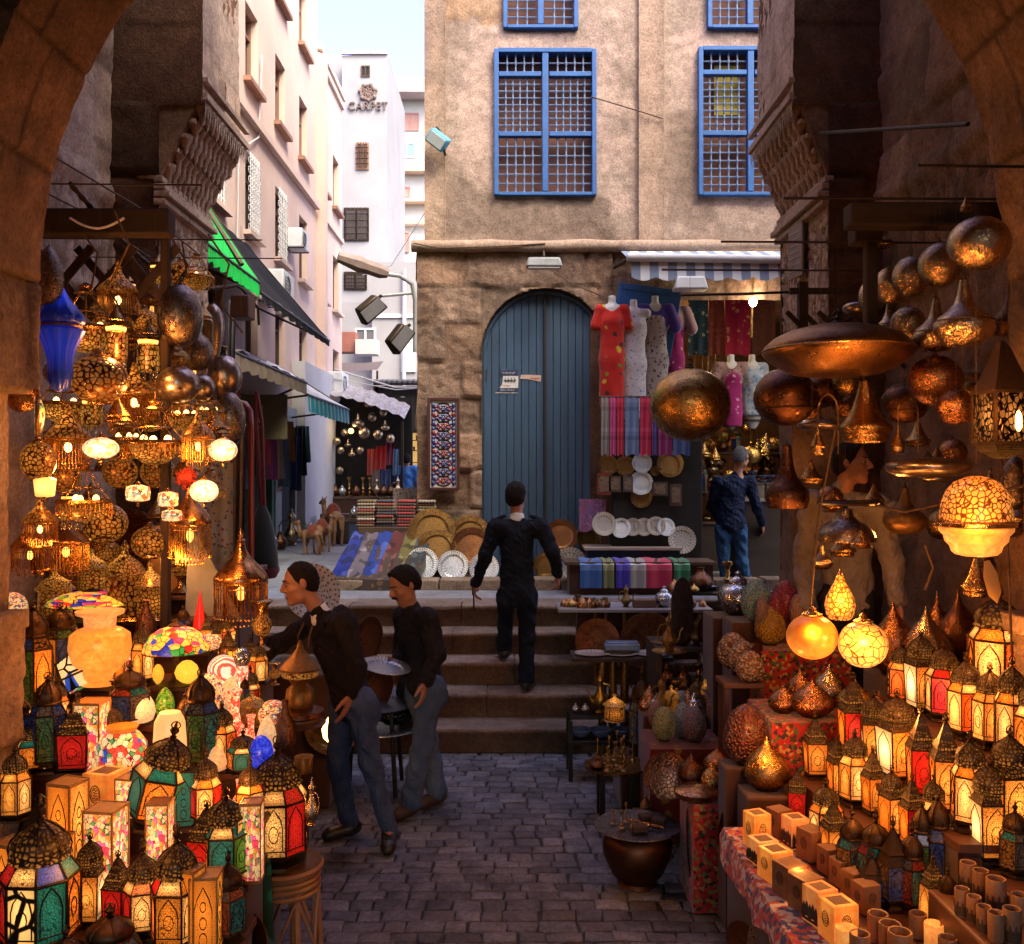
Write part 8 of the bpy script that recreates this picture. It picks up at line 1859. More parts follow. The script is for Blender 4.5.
for a in(-1,1):
 for b in(-1,1):m=MB();m.bx(a*.10-.012,a*.10+.012,b*.08-.012,b*.08+.012,.0,1.035);m.build('leg',M['wood_red'],sb_)
for px,t,b,w_,lab in((733,632,668,32,'speckled brown egg at the back of the small bench'),(743,640,674,30,'speckled brown egg in the middle of the small bench'),(750,650,682,29,'speckled brown egg at the front of the small bench')):stand('egg_brown',px,t,b,w_,lab,'egg',surf_z(1.066),'speckled eggs on the small bench')
tray('plate_copper',757,655,bs.y+.05,34,'brown leather-like tray standing on the small bench',(R(86),0,R(60)))
cc=empty('print_cloth','red and white printed cloth edging the candle table','cloth');
m=MB();n=40
for i in range(n+1):
 y=2.75+1.6*i/n
 for j,(dx,z)in enumerate(((.25,.634),(-.012,.636),(-.03,.60),(-.04-.012*math.sin(i*.9),.52+.02*math.sin(i*.7)))):m.v.append((.98+dx,y,z))
for i in range(n):
 for j in range(3):p=i*4+j;m.f.append((p,p+1,p+5,p+4))
k0=len(m.v)
for i in range(9):
 x=.95+.3*i/8;m.v+=[(x,4.36,.634),(x,4.375,.60),(x,4.38,.53)]
m.build('cloth',fabric('print_red_white',(.42,.06,.045),cells=[(.45,.05,.04),(.5,.42,.38),(.05,.06,.16),(.5,.12,.05)],cscale=44,fill=.8),cc)
CB='candle boxes in two rows along the table edge'
CT=surf_z(.637)
front=[(757,812,846,24,'box_lit','brightest tall candle box at the corner of the table'),(763,838,862,28,'box_arch','candle box with arch motif next to the corner one'),(775,848,878,30,'box_lit','lit candle box third along the front row'),(790,862,894,30,'box_dim','unlit cream candle box in the middle of the front row'),(806,875,908,30,'box_dim','unlit candle box with dark wax well'),(820,886,922,30,'box_arch','amber candle box before the last lit one'),(838,900,938,34,'box_lit','glowing candle box near the bottom of the front row')]
back=[(779,808,834,22,'box_dim','small candle box with script top at the far end of the back row'),(795,816,846,24,'box_arch','candle box with oval seal second along the back row'),(812,828,858,26,'box_dim','cream candle box tilted third along the back row'),(830,846,872,22,'box_dim','candle box with brown seal fourth along the back row'),(842,858,884,22,'box_dim','candle box with dark oval fifth along the back row'),(854,870,896,22,'box_dim','candle box with dark oval sixth along the back row'),(866,882,910,24,'box_dim','candle box with ringed oval last along the back row')]
for px,t,b,w_,k,lab in front+back:stand(k,px,t,b,w_*1.18,lab,'candle box',CT,CB,random.uniform(.25,.5))
CU='candle cups at the bottom of the east stall'
for px,t,b,w_,k,lab in((846,922,955,26,'cup_lit','lit orange cup right behind the last glowing box'),(860,928,962,24,'cup_plain','plain cup with dark opening by the lit orange cup'),(878,908,940,24,'cup_plain','white rimmed plain cup behind the yellow one'),(890,918,950,26,'cup_plain','yellowish plain cup in the middle of the cups'),(900,926,960,28,'cup_plain','wide yellow waxed cup nearest the filigree lantern'),(918,908,936,20,'cup_plain','slim plain cup under the filigree lantern'),(934,918,950,22,'cup_lit','amber cup directly below the filigree lantern'),(948,932,966,22,'cup_plain','pale cup cut by the bottom of the view')):
 stand(k,px,t+5,b,w_*.86,lab,'candle cup',CT,CU)
ps_=W(1000,866,3.3)
tag(MB().bx(1.66,2.1,3.12,3.375,.82,.85).build('plank_shelf',M['wood_red'],bevel=.006),'red brown plank shelf above the patterned candle cups','shelf')
CU2='black patterned candle cups below the plank shelf'
UT=surf_z(.80);tag(MB().bx(1.46,1.75,2.75,3.34,.631,.80).build('stone_block',M['wood_red'],bevel=.01),'low wooden block carrying the black patterned cups','block')
for px,t,b,w_,k,lab in((968,858,892,20,'cup_dark','black patterned cup at the far end of its row'),(981,866,900,20,'cup_dark','black patterned cup second in its row'),(996,874,912,24,'cup_dark','largest black patterned cup with hollow top'),(962,884,915,18,'cup_dark','dark figured cup below the far one'),(974,892,922,18,'cup_dark','dark figured cup below the second one'),(984,902,932,18,'cup_dark','dark figured cup under the largest one'),(996,908,940,18,'cup_plain','plain cream cup under the largest patterned one'),(1012,904,942,22,'cup_dark','dark leafed cup near the frame edge'),(1020,890,920,20,'cup_plain','round white cup at the frame edge')):
 stand(k,px,t+4,b,w_*.88,lab,'candle cup',UT,CU2)
tag(MB().bx(1.05,1.90,4.9,6.6,0,.60).build('wooden_platform',M['wood'],bevel=.01),'raised dark platform on which the seller stands','platform')if False else None
pf=MB();pf.bx(1.34,2.68,5.2,6.6,0,.60);q=pf.build('wooden_platform',M['wood'],bevel=.01);q.location.z=0;tag(q,'raised dark wooden platform on which the seller stands','platform')
# hanging over the east stall
zr=3.46
bt2=empty('timber_rack','dark timber rack with post and cross bar carrying the hanging globes of the east stall','rack',(1.9,4.5,0))
m=MB();m.bx(1.58,2.7,4.42,4.54,zr-.05,zr+.06);tk(m,'beam',M['timber'],bt2,bevel=.01)
m=MB();a,b=W(852,216,4.8),W(870,216,4.8);m.bx(a.x,a.x+.14,4.75,4.87,zr-.05,zr+.06);m.bx(a.x+.06,a.x+.12,4.76,4.82,W(0,335,4.8).z,zr-.05);tk(m,'post',M['timber'],bt2,bevel=.01)
for y,x0,x1 in((3.75,1.6,2.3),(4.2,1.2,2.7),(5.0,1.1,2.7),(5.7,.9,2.7)):
 m=MB();m.tube([(x0,y,zr+.012),(x1,y,zr+.004)],.006,6);tk(m,'cross_wire',M['iron'],bt2)
b5=W(800,296,7.0);m=MB();m.tube([W(680,295,6.8),W(740,294,6.9),W(792,292,7.0)],.010,6);tag(m.build('awning_rod',M['iron']),'thin horizontal iron rod in front of the brown tower','rod')
m=MB();m.tube([W(820,133,6.9),W(968,124,5.1)],.013,8);tag(m.build('iron_bar',M['iron']),'long iron bar spanning from the brown tower to the court wall','bar')
lp=empty('lattice_gate','dark timber lattice panel beside the brown tower behind the saucer lamp','lattice',W(850,340,6.6))
m=MB()
for i in range(6):
 for s_ in(-1,1):m.box(-.25+i*.11,0,0,.03,.02,.55,m=Matrix.Translation((-.25+i*.11,.012*s_,0))@Matrix.Rotation(R(45*s_),4,'Y')@Matrix.Translation((.25-i*.11,0,0)))
m.build('slats',M['timber'],lp);m=MB();m.bx(-.36,-.30,-.03,.03,-1.6,.40);m.build('post',M['timber'],lp);m=MB();m.bx(-.42,.5,-.02,.02,.32,.36);m.build('rail',M['timber'],lp)
RH='lamps hanging over the east stall'
right_hanging=[('ball_silver',979,240,60,60,3.75,'nearest and largest of the silver globes in a line'),('ball_silver',940,262,42,50,4.2,'silver globe second largest in the line'),('ball_silver',911,274,36,46,4.6,'silver globe in the middle of the line'),('ball_silver',890,283,30,42,5.0,'silver globe fourth largest in the line'),('ball_silver',872,294,26,38,5.4,'smallest and farthest silver globe in the line'),('tear_silver',964,309,58,74,3.9,'broad silver teardrop lamp under the largest silver globe'),('tear_silver',936,322,44,60,4.3,'silver teardrop lamp half behind the broad one'),('ball_silver',908,322,34,40,4.7,'low silver globe behind the teardrops'),('tear_silver',888,318,20,40,5.2,'small teardrop tip peeking over the saucer lamp'),('ufo',838,342,150,66,4.4,'huge beaten saucer lamp glowing underneath'),('ball_dark',785,393,62,66,5.1,'dark brown globe with a seam below the saucer lamp'),('ball_gold',690,400,80,82,5.8,'great golden beaten ball hanging alone before the dresses'),('ball_copper',935,377,54,56,4.3,'old gold ball under the silver teardrops'),('ball_copper',956,405,38,40,3.95,'smaller red copper ball before the old gold one'),('ball_dark',820,388,44,40,5.4,'dull copper bowl lamp behind the saucer lamp'),('bell_brass',865,408,52,70,4.5,'smooth brass bell lamp under the saucer lamp'),('arch',828,424,36,62,4.5,'little bell in a brass arch, alley side of the brass bell'),('arch',908,424,36,58,4.4,'little bell in a brass arch under the old gold ball'),('flat',928,462,82,30,4.2,'flat pierced silver disc lamp above the ornate dome lamp'),('tear_old',905,508,42,52,4.5,'squat long necked lamp below the flat disc'),('flatdome',845,520,60,42,4.7,'shallow domed grey lamp in front of the seller'),('mini',861,538,22,20,4.5,'cluster-like small silver bell below the shallow dome'),('hemi',976,516,76,80,3.7,'ornate glowing dome lamp with arabesques and a ribbed bowl'),('filbox',1002,400,60,118,3.7,'dark filigree box lantern with a candle glow at the frame edge'),('tear_dark',787,474,44,70,5.3,'dark long necked teardrop lamp beside the seller'),('glassdrop',840,594,30,50,4.5,'glowing cut glass drop lamp on a chain'),('glassball',812,632,50,52,4.3,'amber blown glass globe on a cord'),('filigree',863,640,48,54,4.2,'glowing globe with scale pattern filigree'),('bell_brass',976,575,28,44,4.3,'small copper bell under the ornate dome lamp'),('mini',880,238,28,18,5.0,'pair-like small brass saucer above the silver globes'),('mini',966,203,12,16,3.8,'tiny silver knob lamp by the court wall'),('flat',856,305,26,18,5.6,'small dark beaded disc behind the saucer lamp'),('ball_dark',905,400,46,46,5.0,'dim round lamp in the shadow behind the old gold ball'),('disc_copper',1015,480,30,60,4.4,'shadowed metal lamp behind the ornate dome lamp'),('tear_dark',1012,305,40,60,4.3,'shadowed dark lamp behind the largest silver globe'),]
for k,px,py,w_,h_,d_,lab in right_hanging:hang(k,px,py,w_,h_,d_,zr,lab,'lamp',RH,0.1 if k in('arch','filbox')else None)
gr_=random.Random(31)
hf2=[('ball_gold','small beaten brass globe',26),('tear_silver','small pewter teardrop',26),('mini','small plain brass bell',20),('bell_brass','small brass bell lamp',26),('flat','small flat pierced lamp',40),('ball_copper','small copper globe',24)]
for i in range(30):
 k,nm,w_=hf2[i%6];px,py=gr_.uniform(800,1020),gr_.uniform(330,560)
 s0=gr_.uniform(.8,1.2);z0_,z1_,wd_=pbox(k);hang(k,px,py,w_*s0,w_*s0*(z1_-z0_)/wd_,gr_.uniform(4.9,5.5)if px>890 else gr_.uniform(5.0,5.4),zr,nm+' deep in the hanging cluster of the east stall','lamp','small lamps deep in the east cluster')
fill2=[('hexgold','small gold glass lantern',24,52),('sqamber','small amber square lantern',22,46),('hexamber','small amber glass lantern',24,50),('sqorange','small orange pointed lantern',20,46),('hexrose','small rose and cream lantern',24,50)]
for i in range(30):
 k,nm,w_,h_=fill2[i%5];sf,(xa,ya,xb,yb)=[(R1,(905,698,1030,765)),(R2,(860,752,985,826)),(R3,(825,782,925,852))][i%3];t=gr_.random();s0=gr_.uniform(.75,1.0)
 px,b=xa+(xb-xa)*t+gr_.uniform(2,10),ya+(yb-ya)*t-gr_.uniform(2,8);stand(k,px,b-h_*s0,b,w_*s0,nm+' wedged between the larger ones of the east rows','lantern',sf,'small lanterns wedged in the east rows')
m=MB();m.lathe([(.13,0),(.15,.01),(.13,.02)],26,caps=False);m.tube([(-.15,0,.01),(.15,0,.02)],.008,5);o=m.build('ring_holder',M['iron'],loc=W(848,505,4.6));tag(o,'dark ring holder with knotted cords above the shallow dome lamp','holder')
m=MB()
for a,b,c in(((862,504,4.6),(880,506,4.5),(905,512,4.4)),((905,512,4.4),(960,500,4.1),(1024,486,3.8))):m.tube([W(*a),W(*b),W(*c)],.006,5)
tag(m.build('light_wire',M['cord']),'pale wire strung from the ring holder to the ornate dome lamp','wire')
for i,(x,y0,y1,d_)in enumerate(((810,430,610,4.35),(1000,440,660,3.8),(925,545,590,4.3))):
 m=MB();m.tube([W(x+25*(i==0),y0,d_),W(x+8,(y0+y1)/2,d_),W(x+(12 if i==1 else 0),y1,d_)],.005,5);tag(m.build('light_wire',M['cord']),('thin cord slanting across the seller','loose wire by the dark filigree box lantern','short wire under the ornate dome lamp')[i],'wire')
m=MB();m.lathe([(.001,-.09),(.028,-.05),(.03,.03),(.012,.09)],10,m=Matrix.Diagonal((1,.12,1)).to_3x3());o=m.build('paper_tag',pmat('tag_paper',(.50,.30,.09),(.42,.24,.07),scale=9,bump=0),loc=W(992,582,3.9));o.rotation_euler=(0,R(-14),0);tag(o,'yellow oval price tag hanging under the ornate dome lamp','tag')
bd=MB();bd.quad((0,0,0),(.38,0,0),(.38,0,1.15),(.0,0,1.15));bd.quad((0,.02,0),(0,.02,1.15),(.38,.02,1.15),(.38,.02,0));o=bd.build('stone_slab',M['plaster_pale'],loc=W(793,560,6.3));white_tint(o);tag(o,'pale stone slab behind the seller beside the brown tower','slab')
for px,py,d_,e in((840,352,4.35,0),(863,640,4.05,5),(812,632,4.2,5),(840,594,4.35,4),(976,530,3.45,7),(1002,410,3.5,4),(905,715,3.9,6),(960,760,3.2,6),(860,770,3.7,5),(800,870,3.6,1.5),(925,880,3.0,1.6),(990,640,3.9,6),(885,530,4.9,8),(806,560,4.8,7),(930,350,3.5,8),(760,720,4.4,6),(850,400,3.9,6)):
 if e:lamp('bulb',W(px,py,d_),e*1.05,(1,.36,.07))  # several are unseen lamps added to brighten the seller, goods and hanging globes
for o in('light',):pass
# upper street in front of the house: trays, textiles, dresses, back shop
FR='engraved trays leaning against the stone house'
def lean(k,px,py,d,w,lab,rx=76,rz=0,group=FR,cat='tray'):return put(P[k],lab,cat,W(px,py,d),w*d/F,0,group,(R(rx),0,R(rz)))
lean('plate_brass',432,532,10.75,48,'large brass tray at the textile end of the back row');lean('plate_brass',470,536,10.75,42,'brass tray beside the blue door, behind the others')
lean('plate_brass',437,549,10.6,40,'brown and gold tray in the second row above the fluted plate');lean('plate_copper',472,548,10.6,42,'copper gold tray in the second row above the plain silver plate')
lean('plate_silver',422,564,10.45,33,'fluted silver plate standing on the kerb',group='silver plates on the kerb',cat='plate');lean('plate_silver',453,566,10.42,31,'plain bright silver plate in the middle of the kerb',group='silver plates on the kerb',cat='plate');lean('plate_silver',484,568,10.4,30,'silver plate half hidden by the climbing man',group='silver plates on the kerb',cat='plate')
lean('plate_copper',561,536,10.75,34,'orange copper tray just past the climbing man');lean('plate_brass',588,540,10.6,34,'brass tray turned sideways by the flowered cloth',74,42);lean('plate_white',570,564,10.45,34,'cream and brown plate on the kerb past the climbing man',group='silver plates on the kerb',cat='plate');lean('plate_brass',546,566,10.5,26,'small tray hidden behind the hand of the climbing man')
lean('plate_white',682,540,10.2,28,'round mosaic tray with a star at the end of the plate rack',78,0,None);
rug=empty('textile_stall','sloping stall base draped in cloth at the mouth of the alley','stall',W(392,570,10.6));rug.location.z=1.0
m=MB();m.bx(-.42,.62,.25,.75,0,.62);m.build('table',M['wood'],rug,bevel=.01)
m=MB();m.v=[(-.62,-.52,.0),(.32,-.62,0),(.45,.2,.36),(-.42,.24,.36),(-.62,-.5,.12),(.32,-.6,.10),(.45,.25,.55),(-.42,.28,.55)];m.f=[(0,1,5,4),(4,5,6,7),(1,2,6,5),(3,0,4,7)];m.build('drape',fabric('brown_kilim',(.055,.035,.03),cells=[(.09,.05,.03),(.03,.03,.04),(.12,.07,.04)],cscale=14),rug)
L0=rug.location;tr_=random.Random(3)
strips=[((.008,.018,.17),'royal blue folded scarf at the lowest corner of the textile stall'),((.10,.08,.11),'pale grey lilac scarf on the slope of the textile stall'),((.012,.03,.19),'bright blue scarf on the slope of the textile stall'),((.075,.016,.018),'wine red scarf on the slope of the textile stall'),((.11,.09,.03),'olive patterned scarf on the slope of the textile stall'),((.03,.035,.04),'slate scarf beside the fluted plate')]
for i,(c,lab)in enumerate(strips):
 m=MB();x0=-.56+i*.155;n,k_=6,8;fab=fabric('scarf_%s'%lab.split()[0],c,cells=[c,tuple(x*.4 for x in c),c,tuple(min(.6,x*1.5+.03)for x in c)],cscale=9,fill=.8)
 for a in range(n+1):
  for b in range(k_+1):
   f_=b/k_;xx=x0+.15*a/n+.10*f_-.02;m.v.append((xx,-.52+.78*f_-.03*math.sin(f_*5+i),.135+.43*f_+.012*math.sin(a*1.3+i*2+f_*6)-(.08 if b==0 else 0)))
 for a in range(n):
  for b in range(k_):p=a*(k_+1)+b;m.f.append((p,p+k_+1,p+k_+2,p+1))
 tag(m.build('scarf',fab,loc=L0),lab,'scarf','scarves spread on the textile stall')
cols=[(.12,.08,.045),(.20,.16,.12),(.05,.045,.06),(.22,.05,.04),(.15,.13,.06),(.07,.05,.05),(.30,.24,.2),(.10,.03,.03)]
for s_,(x,lab)in enumerate(((-.34,'stack of brown folded shawls at the alley side'),(-.12,'stack of dark folded shawls in the middle'),(.12,'stack of red striped folded shawls'),(.36,'stack of folded shawls nearest the brass trays'))):
 stk=empty('shawl_stack',lab+' of the textile stall','stack',L0+Vector((x,.42,.62)),group='stacks of folded shawls')
 for q in range(9):
  c=cols[(q*3+s_*2)%8]if s_!=2 or q%2 else(.26,.04,.04);m=MB();m.box(tr_.uniform(-.008,.008),-.02+tr_.uniform(-.01,.01),.018+q*.034,.20,.26,.031);m.build('shawl',fabric('shawl_%d%d'%(s_,q%4),c,stripes=[c,tuple(x_*.6 for x_ in c),tuple(min(.6,x_*1.5)for x_ in c)],sscale=30,sdir='X'),stk,bevel=.011)
m=MB();m.box(0,0,.14,.24,.16,.28);o=m.build('checked_box',fabric('check_box',(.35,.26,.2),cells=[(.05,.03,.03)],cscale=14),loc=L0+Vector((-.28,.62,.62)),bevel=.008);tag(o,'small inlaid chequered box at the back of the textile stall','box')
tag(hanging_cloth('shawl_curtain','fringed checked shawl hanging over the back of the textile stall','shawl',L0.x-.1,L0.x+.3,1.75,2.05,L0.y+.9,fabric('checked_shawl',(.28,.22,.2),cells=[(.1,.06,.06)],cscale=30)))
fp=empty('tile_panel','tall framed panel of blue, red and white floral tiles on the stone wall','panel',W(443.5,444,FD-.09))
hw,hh=16*PX,46*PX
m=MB();m.bx(-hw,-hw+.035,-.03,.02,-hh,hh);m.bx(hw-.035,hw,-.03,.02,-hh,hh);m.bx(-hw+.035,hw-.035,-.03,.02,hh-.035,hh);m.bx(-hw+.035,hw-.035,-.03,.02,-hh,-hh+.035);m.build('frame',pmat('dark_red_frame',(.07,.012,.012),(.045,.01,.01),scale=8,rough=.5),fp,bevel=.004)
m=MB();m.bx(-hw+.03,hw-.03,-.005,.0,-hh+.03,hh-.03);m.build('ground_tile',pmat('tile_white',(.55,.50,.52),(.48,.44,.46),scale=12,rough=.3,bump=0),fp)
cb={n_:(MB(),pmat('tile_'+n_,c,tuple(x*.7 for x in c),scale=16,rough=.3,bump=0))for n_,c in(('navy',(.025,.04,.18)),('crimson',(.28,.03,.04)),('black',(.015,.012,.02)),('gold',(.35,.24,.10)))}
for r_i in range(9):
 zc_=-hh+.11+r_i*(2*hh-.2)/8.3
 for s_ in(-1,1):
  cb['black'][0].tube([(0,-.008,zc_-.06),(s_*.055,-.008,zc_-.045),(s_*.10,-.008,zc_),(s_*.055,-.008,zc_+.045),(0,-.008,zc_+.06)],.009,4)
  cb['black'][0].tube([(s_*.125,-.007,zc_-.06),(s_*.08,-.007,zc_),(s_*.125,-.007,zc_+.06)],.008,4)
  for q in range(5):a=q*2*PI/5;cb['navy' if(q+r_i)%2 else 'crimson'][0].ball((s_*.065+.024*math.cos(a),-.004,zc_+.024*math.sin(a)),.017,5)
  cb['crimson' if r_i%2 else 'navy'][0].ball((s_*.115,-.004,zc_+.03),.024,5,1.3);cb['navy'][0].ball((s_*.115,-.004,zc_-.03),.022,5,1.2)
 for q in range(6):a=q*2*PI/6;cb['navy' if r_i%3 else 'crimson'][0].ball((.024*math.cos(a),-.004,zc_+.024*math.sin(a)),.017,5)
 cb['gold'][0].ball((0,-.006,zc_),.014,5)
m_=cb['black'][0]
for s_ in(-1,1):m_.bx(*sorted((s_*(hw-.05),s_*(hw-.043))),-.009,-.004,-hh+.04,hh-.04)
for n_,(mb,mt)in cb.items():mb.build('motif_'+n_,mt,fp)
aw2=empty('striped_awning','rolled white and blue striped awning over the dress shop','awning',(fx(700),FD-.5,fz(268)))
m=MB();m.tube([(fx(616),FD-1.05,4.50),(fx(830),FD-1.05,4.46)],.045,10);kid(m.build('roller_bar',M['white_paint']),aw2)
m=MB();n=60
for i in range(n+1):
 x=fx(620)+(fx(840)-fx(620))*i/n
 m.v+=[(x,FD-.1,4.78),(x,FD-1.02,4.46),(x,FD-1.06,4.29-.04*abs(math.sin(i*PI/6)))]
for i in range(n):p=3*i;m.f+=[(p,p+1,p+4,p+3),(p+1,p+2,p+5,p+4)]
kid(m.build('canvas',fabric('blue_white_stripe',(.6,.6,.62),stripes=[(.62,.62,.64),(.20,.24,.34)],sscale=5.2,sdir='X',sheen=0)),aw2)
m=MB();m.tube([(fx(614),FD-.05,4.6),(fx(616),FD-1.0,4.48)],.022,6);kid(m.build('arm',M['iron']),aw2)
shop=empty('dress_shop','open shop room in the house front hung with dresses and lamps','shop',(2.2,FD,1))
sx0,sx1=fx(612),3.9
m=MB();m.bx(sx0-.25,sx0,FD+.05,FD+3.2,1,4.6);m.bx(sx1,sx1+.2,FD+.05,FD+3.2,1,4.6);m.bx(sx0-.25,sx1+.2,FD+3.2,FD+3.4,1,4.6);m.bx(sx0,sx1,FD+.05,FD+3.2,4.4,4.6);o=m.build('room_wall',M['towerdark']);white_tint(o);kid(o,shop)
m=MB();m.bx(2.92,3.02,FD-1.2,FD-1.08,1,4.5);kid(m.build('post',M['timber'],bevel=.01),shop)
m=MB();m.bx(0,.05,0,.03,0,1.0);m.bx(.05,.72,.005,.025,0,.95);m.bx(.05,.72,-.004,.03,.93,1.0);o=m.build('shutter_leaf',M['blue_paint'],loc=(fx(603),FD-.12,fz(370)),bevel=.004);o.rotation_euler=(0,R(10),R(-12));tag(o,'bright blue shutter leaf behind the mannequins','shutter')
skin_w=pmat('mannequin_white',(.62,.60,.60),(.55,.53,.53),scale=6,rough=.4,bump=0)
floral_red=fabric('red_floral',(.50,.02,.015),cells=[(.52,.02,.015),(.48,.02,.02),(.50,.32,.02),(.5,.03,.02),(.16,.22,.02),(.05,.02,.02),(.5,.02,.015)],cscale=13)
white_print=fabric('white_blue_print',(.60,.56,.60),cells=[(.60,.56,.60),(.16,.20,.42),(.58,.54,.58),(.34,.36,.5)],cscale=30)
leopard=fabric('blue_leopard',(.42,.36,.34),cells=[(.07,.05,.05),(.40,.34,.3),(.12,.08,.07)],cscale=28)
magenta=fabric('magenta_print',(.32,.015,.14),cells=[(.36,.02,.18),(.45,.3,.38),(.28,.012,.12)],cscale=18)
def mannequin(label,px,py_neck,d,hgt,mat,top_mat=None,sleeves=True,wbase=1.0):
 base=W(px,py_neck,d);o=empty('mannequin',label,'mannequin',(base.x,base.y,base.z-hgt),group='mannequins in dresses outside the shop')
 S=SDF((-.3,-.2,-.1),(.3,.2,hgt+.25),.014)
 H_=hgt
 S.cone((0,0,H_-.04),(0,0,H_+.085),.042,.04,.02);S.ell((0,0,H_-.22),(.135,.085,.20),None,.03);S.ell((0,0,H_-.06),(.17,.06,.06),None,.03);S.ell((0,0,H_-.55),(.12,.085,.28),None,.04)
 S.halfspace(V3(0,0,H_+.09),V3(0,0,1));me=S.mesh('form',skin_w);q=bpy.data.objects.new('form',me);COL.objects.link(q);q.parent=o
 T=SDF((-.36,-.24,-.05),(.36,.24,H_+.05),.012)
 T.ell((0,0,H_-.21),(.148,.10,.19),None,.02);T.ell((0,-.05,H_-.20),(.10,.075,.08),None,.03)
 T.cone((0,0,H_-.30),(0,0,H_-.62),.125,.138,.05,((0,1,0),1.3));T.cone((0,0,H_-.62),(0,0,.12),.142,.135*wbase,.05,((0,1,0),1.25))
 T.cone((-.14,0,H_-.06),(.14,0,H_-.06),.055,.055,.03)
 if sleeves:
  for s in(-1,1):T.cone((s*.14,0,H_-.07),(s*.18,-.01,H_-.24),.052,.055,.02)
 T.ell((0,-.07,H_+.01),(.07,.09,.10),None,cut=True);T.halfspace(V3(0,0,H_+.0),V3(0,0,1));T.wrinkle(.004,24,px,(1,1,.25));T.halfspace(V3(0,0,.06),V3(0,0,-1))
 q=bpy.data.objects.new('dress',T.mesh('dress',mat));COL.objects.link(q);q.parent=o
 if top_mat:
  T2=SDF((-.36,-.24,H_-.6),(.36,.24,H_+.05),.012);T2.ell((0,0,H_-.19),(.158,.108,.20),None,.02);T2.cone((-.14,0,H_-.06),(.14,0,H_-.06),.062,.062,.03)
  for s in(-1,1):T2.cone((s*.15,0,H_-.06),(s*.22,-.01,H_-.26),.072,.075,.02)
  T2.ell((0,-.07,H_+.01),(.07,.10,.11),None,cut=True);T2.halfspace(V3(0,0,H_),V3(0,0,1));T2.halfspace(V3(0,0,H_-.34),V3(0,0,-1))
  q=bpy.data.objects.new('bodice',T2.mesh('bodice',top_mat));COL.objects.link(q);q.parent=o
 m=MB();m.tube([(0,0,0),(0,0,.2)],.012,6);m.lathe([(.001,0),(.12,0),(.1,.015),(.001,.02)],14);m.build('stand',M['iron'],o);return o
mannequin('mannequin in a red dress with yellow flowers beside the blue door',612,304,10.4,1.22,floral_red)
mannequin('mannequin in a white dress with blue print next to the red one',633.5,308,10.5,1.28,white_print,None,False)
mannequin('mannequin with a violet top and spotted skirt',655,304,10.65,1.2,leopard,fabric('violet_top',(.06,.04,.26)))
mannequin('mannequin in a magenta dress at the back of the line',672,306,10.95,1.1,magenta,fabric('mauve_lace',(.32,.2,.24)))
mannequin('short mannequin in a spotted tunic over magenta trousers below the hanging cloths',731,362,11.6,.85,magenta,fabric('dusty_spots',(.34,.2,.2),cells=[(.12,.06,.07),(.34,.22,.22)],cscale=26))
mannequin('short mannequin in a pale blue lace tunic',752,362,11.6,.72,fabric('pale_blue_lace',(.34,.38,.48),cells=[(.10,.22,.42),(.40,.42,.5)],cscale=20))
m=MB();m.bx(fx(606),fx(690),FD-.72,FD-.3,1.0,W(0,428,10.5).z);o=m.build('dark_cabinet',M['dark'],bevel=.01);tag(o,'dark cabinet under the line of mannequins','cabinet')
sc_list=[('grey_fringe',(.22,.2,.2),601,609,'grey fringed scarf first in the row under the red dress'),('pink_plain',(.46,.06,.22),610,616,'narrow pink scarf in the row under the red dress'),('red_band',(.42,.02,.06),617,624,'red banded scarf in the row under the white dress'),('blue_weave',(.12,.17,.32),625,639,'wide blue and grey woven scarf under the white dress'),('crimson_band',(.40,.02,.07),640,651,'crimson scarf right of the wide blue one'),('violet_plain',(.09,.05,.24),652,657,'thin violet scarf beside the golden ball'),('plum',(.2,.02,.11),658,672,'plum scarf partly behind the golden ball'),('indigo',(.05,.08,.2),673,690,'indigo scarf behind the golden ball')]
for nm,c,a,b,lab in sc_list:
 lab=lab.replace('right of','next to');d_=10.15;p,q=W(a,397,d_),W(b,455,d_)
 hanging_cloth('scarf',lab,'scarf',p.x,q.x,q.z,p.z,d_,fabric(nm,c,stripes=[c,c,tuple(x*.7 for x in c),c,tuple(min(.6,x*1.2+.02)for x in c),c,c],sscale=3.2,sdir='Z'),fold=.01,nf=2,group='scarves in a row under the dresses')
m=MB();m.tube([W(598,397,10.16),W(695,397,10.16)],.012,6);tag(m.build('scarf_rail',M['iron']),'thin rail carrying the row of scarves','rail')
for a,b,c,cells,lab in((688,708,(.02,.05,.08),[(.02,.05,.09),(.35,.3,.2),(.02,.08,.12)],'dark teal cloth with pale spots hung in the shop mouth'),(709,724,(.16,.03,.02),[(.2,.04,.03),(.14,.02,.02)],'rust brown cloth hung in the shop mouth'),(725,750,(.30,.01,.05),[(.32,.012,.05),(.4,.2,.1),(.28,.01,.045)],'crimson cloth with small spangles hung in the shop mouth'),(752,775,(.10,.03,.02),[(.12,.035,.02),(.08,.02,.015)],'dim brown cloth hung beside the bare bulb')):
 p,q=W(a,292,11.8),W(b,355,11.8);hanging_cloth('hanging_textile',lab,'textile',p.x,q.x,q.z,p.z,11.8,fabric('tex_%d'%a,c,cells=cells,cscale=16),fold=.015,nf=2,group='textiles hung in the mouth of the dress shop')
bl_=W(753,302,10.9);bb=empty('bare_bulb','blazing bare bulb hanging in the dress shop','lamp',bl_);m=MB();m.ball((0,0,0),.045,12,1.2);m.build('glass',glow('shop_bulb',(1,.82,.55),25,10),bb);m=MB();m.tube([(0,0,.05),(0,0,.5)],.008,5);m.tube([(-.005,.02,-.05),(-.01,.03,-.4)],.012,5);m.build('cord',brass_old,bb)
lamp('bulb',bl_+Vector((0,-.12,0)),18,(1,.78,.48),.05)
lamp('bulb',(2.5,12.2,3.6),45,(1,.72,.30),.1)
